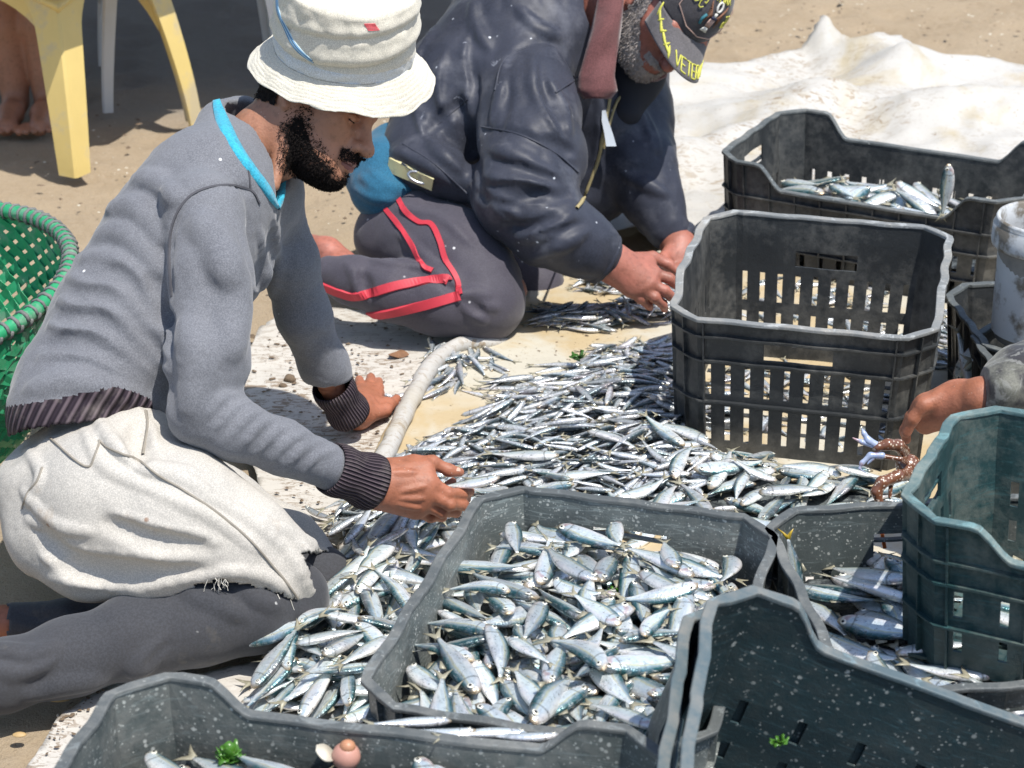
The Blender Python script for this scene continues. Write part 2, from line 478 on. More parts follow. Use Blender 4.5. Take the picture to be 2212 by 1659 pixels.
gp = lambda pts: [G(a, b)[:2] for a, b in pts]
def ridge_h(X, Y, a, b, w_, h_):
    a = np.array(a); b = np.array(b); ab = b - a; t = np.clip(((X - a[0]) * ab[0] + (Y - a[1]) * ab[1]) / (ab @ ab), 0, 1)
    d = np.hypot(X - a[0] - t * ab[0], Y - a[1] - t * ab[1]); return h_ * np.exp(-(d / w_) ** 2)
def h_main(X, Y):
    z = .006 + .030 * cells(X + .05 * nz(X, Y, 4, 2, 23), Y * 1.6, 6.0, 9) + .003 * np.abs(nz(X, Y, 5, 3, 21)) + .0035 * np.abs(nz(X * 1.0, Y * 2.2, 14, 2, 22))
    return z
sheet('white_tarp', gp([(720, 672), (600, 690), (565, 715), (522, 800), (515, 900), (545, 1010), (570, 1110), (600, 1200), (660, 1420), (560, 1440), (400, 1478), (280, 1462), (215, 1490), (130, 1560), (60, 1670), (-80, 1900), (2500, 2000), (2700, 640), (1480, 560), (1060, 640), (1000, 700)]), h_main, M['tarp'],
      label='dirt-flecked white plastic tarp spread on the sand under the man in the bucket hat')
def h_wet(X, Y):
    return .0165 + .018 * cells(X + .05 * nz(X, Y, 4, 2, 33), Y * 1.5, 5.0, 11) + .0030 * np.abs(nz(X, Y, 4, 3, 31)) + .002 * np.abs(nz(X, Y * 2, 16, 2, 32))
sheet('wet_tarp', gp([(1062, 735), (1130, 690), (1140, 640), (1250, 600), (1480, 545), (1700, 520), (2500, 520), (2500, 1250), (1000, 1250), (760, 1180), (735, 1130), (800, 1010), (880, 880), (950, 765)]), h_wet, M['tarp_wet'],
      label='yellow-stained wet inner tarp carrying the loose fish')
FAR_R = [((1450, 215), (1790, 150), .16, .03), ((1775, 160), (1790, 158), .07, .085), ((1900, 190), (2000, 180), .13, .065), ((1560, 300), (1950, 230), .10, .045),
         ((1480, 400), (1800, 280), .08, .04), ((2050, 240), (2300, 200), .18, .035), ((2000, 300), (2260, 290), .10, .06), ((1450, 250), (1620, 215), .07, .03)]
def h_far(X, Y):
    wx = .10 * nz(X, Y, 2.0, 2, 45); z = .010 + .11 * cells(X + wx, Y * 1.8, 3.1, 2) + .15 * cells(X * .8 + Y * .5 + wx, Y * 1.3 - X * .3, 6.3, 5) + .12 * cells(X + .5 * wx, Y * 1.4, 14, 7) + 0 * .022 * (1 - np.abs(nz(X + wx, Y * 1.5, 2.6, 1, 41))) ** 8 + .025 * np.abs(nz(X + wx, Y, 3.6, 2, 42)) + .012 * (1 - np.abs(nz(X, Y * 1.4 + wx, 6.5, 1, 43))) ** 7 + .014 * np.abs(nz(X * .8, Y * 1.6, 13, 2, 44))
    for a, b_, w_, h_ in FAR_R: z = z + ridge_h(X, Y, G(*a)[:2], G(*b_)[:2], w_, h_)
    return z
sheet('crumpled_tarp', gp([(1180, 560), (1200, 380), (1300, 260), (1440, 215), (1600, 195), (1725, 175), (1770, 160), (1840, 185), (1930, 178), (2000, 205), (2080, 200), (2300, 180), (2700, 190), (2700, 560), (1900, 600), (1480, 545)]), h_far, M['tarp_far'], step=.018,
      label='crumpled pale tarp heaped in folds behind the crates')
# rolled edge of the inner tarp
mb = MB(); pts = [G(*p, h)for p, h in (((738, 1135), .02), ((762, 1100), .03), ((835, 975), .034), ((880, 880), .034), ((925, 800), .032), ((960, 762), .03), ((1000, 744), .026), ((1060, 742), .02), ((1100, 738), .012))]
sp = spline(pts, 60); rr = np.interp(np.linspace(0, 1, 60), [0, .1, .5, .8, 1], [.014, .017, .0155, .013, .006])
sp[:, 2] += .002 * vnoise(sp * 30, 3); rr = rr * (1 + .16 * vnoise(sp * 45, 4))
mb.tube(sp, rr, 14); o = mb.build('rolled_tarp_edge', M['tarp_far'], smooth=True)
tag(o, 'pale rolled tarp edge running like a pipe between the two hands', 'tarp roll')
mb = MB(); sp = spline([G(580, 1530, .01), G(640, 1440, .03), G(700, 1400, .03), G(760, 1250, .03), G(745, 1180, .03)], 30)
mb.tube(sp, .012, 10); o = mb.build('tarp_fold', M['tarp'], smooth=True); tag(o, 'white turned-up tarp fold beside the kneeling knee', 'tarp fold')

# ---- crates
def mat_crate(name, base, spk=0.0, dust=.3, dustc=(.30, .29, .26), rough=.45, spsc=95):
    t = NT(name); v = t.co(); n1 = t.noise(9, 5, .6); n2 = t.noise(60, 5, .7)
    c = t.mix(n1, tuple(x * .75 for x in base), tuple(x * 1.3 for x in base))
    d = t.ramp(t.math('MULTIPLY', t.noise(5, 4, .6), t.math('ADD', n2, .35)), [(.36, 0), (.62, dust)])
    c = t.mix(d, c, dustc)
    if spk:
        warp = t.mix(.020, v, t.n('ShaderNodeTexNoise').outputs['Color'], 'ADD')
        s1 = t.ramp(t.voro(spsc, 'F1', warp), [(.16, 1), (.27, 0)]); m1 = t.ramp(t.noise(spsc * .5, 2, .5), [(1 - spk - .02, 0), (1 - spk + .03, 1)])
        s2 = t.ramp(t.voro(spsc * 2.1, 'F1', warp), [(.18, .8), (.3, 0)]); m2 = t.ramp(t.noise(spsc * .7, 1, .5, t.scale(v, (1.3, 1, 1.1))), [(1 - spk - .03, 0), (1 - spk + .03, 1)])
        sp_ = t.math('MAXIMUM', t.math('MULTIPLY', s1, m1), t.math('MULTIPLY', s2, m2))
        sc_r = t.ramp(t.noise(14, 6, .75, t.scale(v, (1, 1, 9)), 1.5), [(.56, 0), (.60, .35)]); c = t.mix(sc_r, c, tuple(min(1, x * 3.2) for x in base))
        sp_ = t.math('MULTIPLY', sp_, t.ramp(t.noise(35, 3, .7), [(.35, .25), (.6, 1)])); c = t.mix(t.math('MULTIPLY', sp_, .7), c, (.58, .60, .56))
    t.set(c, t.math('ADD', t.math('MULTIPLY', n2, .35), rough - .15), 0, .5)
    b = t.bump(n2, .35, .002); t.bump(t.noise(240, 3), .25, .001, b)
    M[name] = t.m; return t.m
mat_crate('crate_speckled', (.066, .080, .079), .50, .45)
mat_crate('crate_speckled_light', (.105, .122, .119), .54, .5, spsc=110)
mat_crate('crate_black', (.026, .029, .031), .0, .55, (.20, .195, .175))
mat_crate('crate_green', (.016, .045, .047), .12, .5, (.24, .25, .21), spsc=160)
mat_crate('crate_teal', (.020, .040, .046), .45, .25, (.10, .09, .075), spsc=75)
mat_crate('rim_worn', (.19, .20, .20), .35, .75, (.36, .34, .30), .6)
mat_crate('rim_grey', (.085, .095, .096), .35, .6, (.26, .26, .24), .55)
mat_crate('rim_blue', (.075, .11, .125), .2, .6, (.26, .235, .20), .6)
mat_crate('rim_green', (.07, .13, .135), .1, .6, (.33, .34, .29), .6)

def make_crate(label, c, Xax, Zax, L=.6, W=.4, H=.25, Hl=None, low=('N', 'S'), ch=.045, taper=.015, mats=('crate_black', 'rim_worn'), handles=('E', 'W'), nsl=(13, 9), zr=((.045, .105), (.12, .18)), seed=1, ribs=True, ribz=(.035, .112, .185), group=None, flare=.0, big=None, ribn=(6, 4), rimf=None):
    """c bottom centre; Xax long axis; L,W,H; low = long sides that dip to Hl"""
    Xa = np.array(Xax, float); Xa /= np.linalg.norm(Xa); Za = np.array(Zax, float); Za -= Xa * (Za @ Xa); Za /= np.linalg.norm(Za); Ya = np.cross(Za, Xa)
    Mx = Matrix(((Xa[0], Ya[0], Za[0], c[0]), (Xa[1], Ya[1], Za[1], c[1]), (Xa[2], Ya[2], Za[2], c[2]), (0, 0, 0, 1)))
    t = thing('fish_crate', label, 'crate', mat=Mx, group=group)
    Hl = H if Hl is None else Hl
    a, b = L / 2, W / 2
    top = [(a, -b + ch), (a, b - ch), (a - ch, b), (-a + ch, b), (-a, b - ch), (-a, -b + ch), (-a + ch, -b), (a - ch, -b)]
    names = ['E', 'c', 'N', 'c', 'W', 'c', 'S', 'c']
    sx, sy = (a - taper) / a, (b - taper) / b
    cols = []    # (seg, t)
    holes = {}
    rnd = random.Random(seed)
    for si, nm in enumerate(names):
        p, q = np.array(top[si]), np.array(top[(si + 1) % 8]); ln = np.linalg.norm(q - p)
        bp = {0.0}
        sl_ = []
        if nm != 'c':
            ns = nsl[0] if nm in 'NS' else nsl[1]
            for k in range(ns):
                m = (k + .5) / ns; w2 = (.0055 if nm in 'NS' else (.006 if not rimf else .0048)) / ln; sl_.append((m - w2, m + w2)); bp |= {m - w2, m + w2}
            if nm in low: bp |= {.08, .10, .125, .15, .17, .19, .81, .83, .85, .875, .90, .92}
            if nm in handles: bp |= {.33, .67}
            if rimf: bp |= {.14, .17, .2, .23, .26, .74, .77, .8, .83, .86}
        else: bp |= {.33, .66}
        bp = sorted(bp)
        bp2 = []
        for k, x in enumerate(bp):
            if bp2 and x - bp2[-1] < .002: continue
            bp2.append(x)
        for x in bp2: cols.append((si, x))
        holes[si] = sl_
    def rimh(si, x):
        nm = names[si]
        if rimf: return rimf(si, x, H, Hl)
        if nm in low and Hl < H:
            e_ = min(max((min(x, 1 - x) - .085) / .10, 0), 1); return float(H - (H - Hl) * e_ * e_ * (3 - 2 * e_))
        return H
    hz = (H - .075, H - .038) if not big else big
    rows = sorted({0.0, H, .02, zr[0][0], zr[0][1], zr[1][0], zr[1][1], hz[0], hz[1], Hl - .01 if Hl < H else H - .02, (zr[0][0] + zr[0][1]) / 2, (zr[1][0] + zr[1][1]) / 2})
    rows = [r for k, r in enumerate(rows)]
    def pos(si, x, z, out=0.0):
        p, q = np.array(top[si]), np.array(top[(si + 1) % 8]); u = p + (q - p) * x; zz = z / H
        s_ = np.array([sx + (1 - sx) * zz, sy + (1 - sy) * zz]); v = u * s_
        d = q - p; n_ = np.array([d[1], -d[0]]); n_ /= np.linalg.norm(n_)
        # smooth the normal near the corners
        wob = .0018 * math.sin(7 * x * 3.1 + seed + si * 1.7) * (zz) + .0012 * math.sin(40 * z + si + seed)
        v = v + n_ * (out + wob)
        return (v[0], v[1], z)
    V = []; nr = len(rows); nc = len(cols)
    for (si, x) in cols:
        rh = rimh(si, x)
        for r in rows: V.append(pos(si, x, min(r, rh)))
    F = []
    for ci in range(nc):
        cj = (ci + 1) % nc; si, x = cols[ci]; x2 = cols[cj][1] if cols[cj][0] == si else 1.0; xm = (x + x2) / 2
        r1, r2 = rimh(si, x), rimh(cols[cj][0], cols[cj][1])
        for k in range(nr - 1):
            zm = (rows[k] + rows[k + 1]) / 2
            if rows[k] >= max(r1, r2) - 1e-6: continue
            hole = False
            if names[si] != 'c':
                if any(s0 < xm < s1 for s0, s1 in holes[si]) and any(z0 < zm < z1 for z0, z1 in zr): hole = True
                if names[si] in handles and .33 < xm < .67 and hz[0] < zm < hz[1]: hole = True
            if hole: continue
            f = [ci * nr + k, cj * nr + k, cj * nr + k + 1, ci * nr + k + 1]
            F.append(f)
    o = mesh_obj('wall', V, F, M[mats[0]], t, smooth=False, world=False)
    md = o.modifiers.new('thickness', 'SOLIDIFY'); md.thickness = .0032; md.offset = 0
    # bottom with a slotted grid
    mb = MB(); bx, by = a * sx - .004, b * sy - .004
    for k in range(9):
        y = -by + (k + .5) * 2 * by / 9; mb.box((0, y, .004 + .0004 * (k % 2)), (2 * bx, 2 * by / 9 - .008, .004))
    for k in range(7):
        x = -bx + (k + .5) * 2 * bx / 7; mb.box((x, 0, .0082), (.012, 2 * by, .003))
    mb.build('bottom', M[mats[0]], t, world=False)
    # rim: a swept bar round the top
    def sweep(mb, zf, o0, o1, hgt, closed=True, segs=None):
        ring = []
        for ci, (si, x) in enumerate(cols):
            z = zf(si, x)
            ring.append([pos(si, x, z - hgt / 2, o0), pos(si, x, z - hgt / 2, o1), pos(si, x, z + hgt / 2, o1), pos(si, x, z + hgt / 2, o0)])
        n = len(ring); VV = [v for r in ring for v in r]
        FF = [(i * 4 + k, ((i + 1) % n) * 4 + k, ((i + 1) % n) * 4 + (k + 1) % 4, i * 4 + (k + 1) % 4) for i in range(n) for k in range(4)]
        mb.add(VV, FF)
    mb = MB(); sweep(mb, lambda si, x: rimh(si, x) + .001, -.0035, .0105, .0065)
    o = mb.build('rim', M[mats[1]], t, world=False)
    bv = o.modifiers.new('soft_edge', 'BEVEL'); bv.width = .0018; bv.segments = 2; bv.limit_method = 'ANGLE'
    if ribs:
        mb = MB()
        for z in ribz: sweep(mb, lambda si, x, z=z: min(z, rimh(si, x) - .012), .0015, .0095, .0032)
        for si, nm in enumerate(names):
            nn = {'c': 1}.get(nm, ribn[0] if nm in 'NS' else ribn[1])
            for k in range(nn + (nm != 'c')):
                x = .5 if nm == 'c' else (k / nn) * .94 + .03
                if nm in handles and .34 < x < .66: continue
                z1 = rimh(si, x) - .004
                p0, p1, q0, q1 = [np.array(pos(si, x, z, o_)) for z, o_ in ((0.0, .0015), (0.0, .0085), (z1, .0015), (z1, .0085))]
                d = np.array(top[(si + 1) % 8]) - np.array(top[si]); d = np.append(d / np.linalg.norm(d), 0) * .0014
                mb.add([p0 - d, p1 - d, q1 - d, q0 - d, p0 + d, p1 + d, q1 + d, q0 + d], [(0, 1, 2, 3), (7, 6, 5, 4), (0, 4, 5, 1), (1, 5, 6, 2), (2, 6, 7, 3), (3, 7, 4, 0)])
        mb.build('ribs', M[mats[0]], t, world=False)
    t_info = dict(c=np.array(c, float), X=Xa, Y=Ya, Z=Za, L=L, W=W, H=H, t=t)
    return t_info
def ang(d): return (math.cos(math.radians(d)), math.sin(math.radians(d)), 0)
UP = (0, 0, 1)
CR = {}
ZL = ((.03, .075), (.09, .14))
CR['main'] = make_crate('speckled grey crate brimming with sardines, beside the knee of the man in the bucket hat', (.088, 2.122, .008), ang(74.5), UP, L=.55, W=.395, H=.235, Hl=.2, low=(), mats=('crate_speckled_light', 'rim_grey'), handles=('E',), seed=3, zr=ZL)
CR['second'] = make_crate('speckled crate of fish half shaded by the tall green crate', (.572, 2.165, .008), ang(97), UP, L=.44, W=.42, H=.235, low=(), mats=('crate_speckled', 'rim_grey'), seed=5, zr=ZL)
def step_rim(si, x, H, Hl):
    if si in (0, 1, 7): return H
    if si in (3, 4, 5): return Hl
    u = x if si == 2 else 1 - x; e_ = min(max((u - .72) / .14, 0), 1); return H - (H - Hl) * e_ * e_ * (3 - 2 * e_)
CR['stack'] = make_crate('scuffed black slotted crate standing empty in the middle of the heap', (.518, 3.177, .012), ang(76), UP, L=.45, W=.425, H=.278, Hl=.25, rimf=step_rim, low=(), mats=('crate_black', 'rim_worn'), seed=7, nsl=(12, 10), zr=((.03, .095), (.115, .17)), ribz=(.104, .178, .222), big=(.186, .216), ribn=(3, 2))
CR['far'] = make_crate('dark crate with raised corners and a few fish, farthest back before the tarp folds', (.785, 3.926, .012), ang(-28), UP, L=.62, W=.40, H=.235, Hl=.185, mats=('crate_black', 'rim_grey'), seed=9, zr=((.03, .06), (.075, .11)), ribn=(9, 4), ribz=(.06, .12, .165))
CR['green'] = make_crate('empty sea-green crate with sandy inner wall, cut by the right edge', (.797, 2.098, .190), ang(-25), UP, L=.6, W=.33, H=.208, Hl=.17, mats=('crate_green', 'rim_green'), seed=11, zr=((.03, .06), (.08, .115)), nsl=(9, 5), ribn=(5, 4), ribz=(.065, .125, .155))
CR['left'] = make_crate('speckled crate with seaweed on its fish, low in the left foreground', (-.17, 1.62, .0), ang(-11.6), UP, L=.6, W=.4, H=.30, Hl=.262, mats=('crate_speckled', 'rim_grey'), seed=13, zr=ZL)
CR['back'] = make_crate('small dark crate with fish tails behind the reaching hand', (1.02, 3.02, .012), ang(3), UP, L=.44, W=.34, H=.16, low=(), mats=('crate_black', 'rim_grey'), seed=15, zr=((.03, .06), (.08, .11)), ribz=(.07, .13))
# tilted stack of empties in the right foreground
tz = math.radians(19); Xa = np.array([math.cos(tz), -.12, -math.sin(tz)]); Za = np.array([math.sin(tz), -.20, math.cos(tz)])
Xa /= np.linalg.norm(Xa); Za -= Xa * (Za @ Xa); Za /= np.linalg.norm(Za); Ya = np.cross(Za, Xa)
corner = P(1548, 1250, 2.16)
for k in range(2):
    H_ = .25; c0 = corner + Xa * .3 - Ya * .2 - Za * (H_ + .035 * k) + Xa * (-.012 * k) + Ya * .004 * k
    lab = ['tilted dark teal crate nested on top of the stack in the right foreground', 'tilted crate underneath in the right foreground stack, only its blue-grey rim showing'][k]
    CR['tilt%d' % k] = make_crate(lab, c0, Xa, Za, L=.6, W=.4, H=H_, Hl=.205, mats=('crate_teal', 'rim_blue'), seed=17 + k, nsl=(7, 5), ribs=False, zr=((.02, .045), (.075, .11)))

# ---- yellow plastic table (top left)
simple('yellow_plastic', (.72, .55, .20), .42, .10, 14, dirt=((.55, .46, .28), 7, .50))
simple('white_plastic', (.62, .62, .60), .45, .08, 20, dirt=((.3, .28, .24), 12, .6))
def plastic_table(name, label, base, mat, Hh=.56, spread=(.62, .62), rot=0, legw=.085, apron=.16):
    t = thing(name, label, 'table', loc=tuple(base))
    ca, sa = math.cos(rot), math.sin(rot); R = np.array([[ca, -sa, 0], [sa, ca, 0], [0, 0, 1]])
    cx, cy = spread[0] / 2, spread[1] / 2
    first = np.array([-cx, -cy, 0])
    def L2W(p): return R @ (np.asarray(p, float) - first)
    ins = .07
    for sxn, syn in ((-1, -1), (1, -1), (1, 1), (-1, 1)):
        # L-shaped leg: two flat blades meeting at the outer corner, tapering to the floor, inner edges flaring into the apron
        V = []; n = 22
        for i in range(n):
            u = i / (n - 1); z = u * (Hh - .02)
            wd = legw * (.62 + .38 * u) + .11 * max(0, (u - .68) / .32) ** 2.2
            off = ins * (u) ** 1.4
            x0 = sxn * (cx - off); y0 = syn * (cy - off); tk = .005
            for (px_, py_) in ((x0 - sxn * wd, y0), (x0 - sxn * .006, y0), (x0, y0 - syn * .006), (x0, y0 - syn * wd), (x0 - sxn * tk * 1.6, y0 - syn * wd), (x0 - sxn * .012, y0 - syn * .012), (x0 - sxn * wd, y0 - syn * tk * 1.6)):
                V.append(L2W((px_, py_, z)))
        F = []
        for i in range(n - 1):
            for k in range(7):
                f = (i * 7 + k, i * 7 + (k + 1) % 7, (i + 1) * 7 + (k + 1) % 7, (i + 1) * 7 + k)
                F.append(f if sxn * syn < 0 else f[::-1])
        F += [tuple(range(7)), tuple((n - 1) * 7 + k for k in range(7))]
        mesh_obj('leg', V, F, mat, t, smooth=False, world=False)
        # moulded crest where the leg meets the apron
        mb = MB(); zc = Hh - apron + .045
        dd = np.array([sxn, syn, 0]) / math.sqrt(2); tt = np.array([-syn, sxn, 0]) / math.sqrt(2)
        V = []; m = 17
        for i in range(m):
            u = (i / (m - 1) - .5) * 2
            o_ = .038 * math.cos(u * 1.3) ** 1.5 if abs(u) < 1.2 else 0
            zc_ = zc + .022 * (1 - u * u) - .012 * (1 - abs(u)) + .02 * abs(u)
            base_ = np.array([sxn * (cx - ins * .9), syn * (cy - ins * .9), 0]) + tt * u * .085 - dd * abs(u) * .075
            V += [base_ + np.array([0, 0, zc_ - .03 * (1 - abs(u))]) - dd * .01, base_ + dd * (o_ + .004) + np.array([0, 0, zc_ + .002]), base_ + dd * o_ + np.array([0, 0, zc_ + .010]), base_ - dd * .012 + np.array([0, 0, zc_ + .024])]
        V = [L2W(v) for v in V]
        F = [(i * 4 + k, (i + 1) * 4 + k, (i + 1) * 4 + (k + 1) % 4, i * 4 + (k + 1) % 4) for i in range(m - 1) for k in range(4)] + [(0, 1, 2, 3), tuple((m - 1) * 4 + k for k in (3, 2, 1, 0))]
        mesh_obj('crest', V, F, mat, t, smooth=True, world=False)
    for (p, q) in (((-1, -1), (1, -1)), ((1, -1), (1, 1)), ((1, 1), (-1, 1)), ((-1, 1), (-1, -1))):
        a_ = np.array([p[0] * (cx - ins * .95), p[1] * (cy - ins * .95), 0]); b_ = np.array([q[0] * (cx - ins * .95), q[1] * (cy - ins * .95), 0]); n = 25; V = []
        nrm = np.cross(b_ - a_, [0, 0, 1]); nrm /= np.linalg.norm(nrm)
        for i in range(n):
            u = i / (n - 1); low_ = Hh - apron * (.62 + .95 * abs(2 * u - 1) ** 4) * 1.0
            v = a_ + (b_ - a_) * u
            for z, o_ in ((low_, 0), (Hh - .012, .004), (Hh - .012, -.004), (low_, -.005)): V.append(L2W(v + nrm * o_ + np.array([0, 0, z])))
        F = [(i * 4 + k, (i + 1) * 4 + k, (i + 1) * 4 + (k + 1) % 4, i * 4 + (k + 1) % 4) for i in range(n - 1) for k in range(4)]
        mesh_obj('apron', V, F, mat, t, smooth=False, world=False)
    mb = MB(); mb.box(L2W((0, 0, Hh + .003)), (spread[0] + .10, spread[1] + .10, .018), R)
    o = mb.build('table_top', mat, t, world=False); bv = o.modifiers.new('round', 'BEVEL'); bv.width = .008; bv.segments = 3
    return t
b0 = G(165, 386)
plastic_table('plastic_table', 'yellow plastic table with splayed legs and moulded crests, top left', b0, M['yellow_plastic'], Hh=.50, spread=(.51, .9), rot=math.radians(62))
b1 = G(222, 245)
plastic_table('plastic_table', 'white plastic table behind the yellow one, its thin legs in the shade', b1, M['white_plastic'], Hh=.62, spread=(.5, .5), rot=math.radians(12), legw=.045, apron=.07)

# ---- unseen canopy above the frame, added to cast the shade on the ground behind
simple('canopy_cloth', (.30, .32, .30), .8, .1, 6)
simple('post_metal', (.3, .3, .3), .4, .1, 20, metal=.6)
t = thing('added_shade_canopy', 'grey shade canopy on posts whose shadow darkens the ground behind the table', 'canopy', loc=(-1.4, 7.7, 0))
n = 24; V = []; x0, x1, y0, y1 = -4.2, .62, 4.38, 11.0
for i in range(n):
    for j in range(n):
        u, v = i / (n - 1), j / (n - 1)
        V.append((x0 + (x1 - x0) * u, y0 + (y1 - y0) * v + .12 * math.sin(u * 3.1) + .05 * math.sin(u * 23), 2.3 + .18 * math.cos((u - .5) * 3) * math.cos((v - .5) * 3)))
F = [(i * n + j, (i + 1) * n + j, (i + 1) * n + j + 1, i * n + j + 1) for i in range(n - 1) for j in range(n - 1)]
o = mesh_obj('cloth', V, F, M['canopy_cloth'], t); md = o.modifiers.new('thickness', 'SOLIDIFY'); md.thickness = .01
for q in ((-4.1, 7.0), (-4.1, 10.9), (.55, 7.2), (.55, 10.9)):
    mb = MB(); mb.tube([(q[0], q[1], 0), (q[0], q[1], 2.3)], .025, 10); mb.build('post', M['post_metal'], t, smooth=True)
# ================================================================== FISH
def mat_fish(name, back, flank, belly, gold, metal=.45, rough=.28):
    t = NT(name); a = t.attr('fc', 'Vector'); sx, sy, sz = t.sep(a); rnd = t.vec_add_obj_random()
    # sx 0 snout .. 1 tail, sy -1 belly .. +1 back, sz random per fish in merged meshes
    oc = t.co(); n1 = t.noise(140, 4, .6); n2 = t.noise(45, 3, .5); st_ = t.noise(60, 4, .7, t.scale(oc, (1, 6, 2)))
    v = t.math('ADD', sy, t.math('MULTIPLY', t.math('SUBTRACT', n2, .5), .5))
    v = t.math('ADD', t.math('MULTIPLY', v, .5), .5)
    c = t.ramp(v, [(.06, belly), (.40, flank), (.60, tuple(x * .95 for x in flank)), (.665, gold), (.73, tuple((x + y) / 2 for x, y in zip(back, flank))), (.86, back), (1, tuple(x * .45 for x in back))])
    # iridescent patches and darker blotches
    h = t.noise(26, 2, .5); c = t.mix(t.ramp(h, [(.45, 0), (.7, .35)]), c, (.62, .50, .52), 'MIX')
    c = t.mix(t.ramp(t.noise(33, 2, .5, t.scale(oc, (1, 2, 1))), [(.5, 0), (.75, .35)]), c, (.25, .40, .55))
    c = t.mix(t.ramp(n1, [(.32, .45), (.48, 0)]), c, tuple(x * .35 for x in flank))
    c = t.mix(t.ramp(st_, [(.30, .55), (.46, 0)]), c, tuple(x * .42 for x in flank)); c = t.mix(t.ramp(st_, [(.56, 0), (.72, .6)]), c, (.86, .87, .83))
    rd = t.math('MULTIPLY', t.ramp(t.noise(30, 2), [(.70, 0), (.76, .5)]), t.ramp(sx, [(.18, 1), (.30, 0)])); c = t.mix(rd, c, (.30, .07, .05))
    # gill cover and head
    gl = t.math('ABSOLUTE', t.math('SUBTRACT', t.math('ADD', sx, t.math('MULTIPLY', t.math('MULTIPLY', sy, sy), .03)), .215))
    c = t.mix(t.ramp(gl, [(.004, .6), (.016, 0)]), c, (.10, .10, .09))
    sn = t.ramp(sx, [(.02, .75), (.075, 0)]); c = t.mix(sn, c, (.35, .25, .13))
    k = t.math('ADD', t.math('MULTIPLY', rnd, .6), .80)
    hv = t.n('ShaderNodeHueSaturation'); t.l(c, hv.inputs['Color']); t.l(k, hv.inputs['Value']); hv.inputs['Saturation'].default_value = 1.05
    rz = t.n('ShaderNodeHueSaturation'); t.l(hv.outputs[0], rz.inputs['Color']); t.l(t.math('ADD', t.math('MULTIPLY', sz, .55), .72), rz.inputs['Value'])
    t.set(rz.outputs[0], t.math('ADD', t.math('MULTIPLY', n1, .3), rough - .12), metal, .8)
    sc = t.voro(430, 'F1', t.scale(oc, (1, 1.3, .6)))
    b = t.bump(sc, .35, .0012); t.bump(n2, .35, .004, b)
    return t.m
M['sardine'] = mat_fish('sardine_skin', (.020, .095, .105), (.60, .68, .69), (.82, .82, .78), (.50, .50, .34))
M['anchovy'] = mat_fish('anchovy_skin', (.05, .08, .09), (.50, .55, .57), (.74, .74, .72), (.16, .2, .22), .45, .24)
t = NT('fish_fin'); t.set(t.mix(t.noise(90, 3), (.20, .18, .12), (.42, .40, .30)), .45, .1, .5); M['fin'] = t.m
t = NT('fish_eye_silver'); t.set((.80, .78, .66), .2, .2, .8); M['eye_silver'] = t.m
t = NT('fish_eye_pupil'); t.set((.012, .012, .015), .08, 0, .8); M['eye_pupil'] = t.m

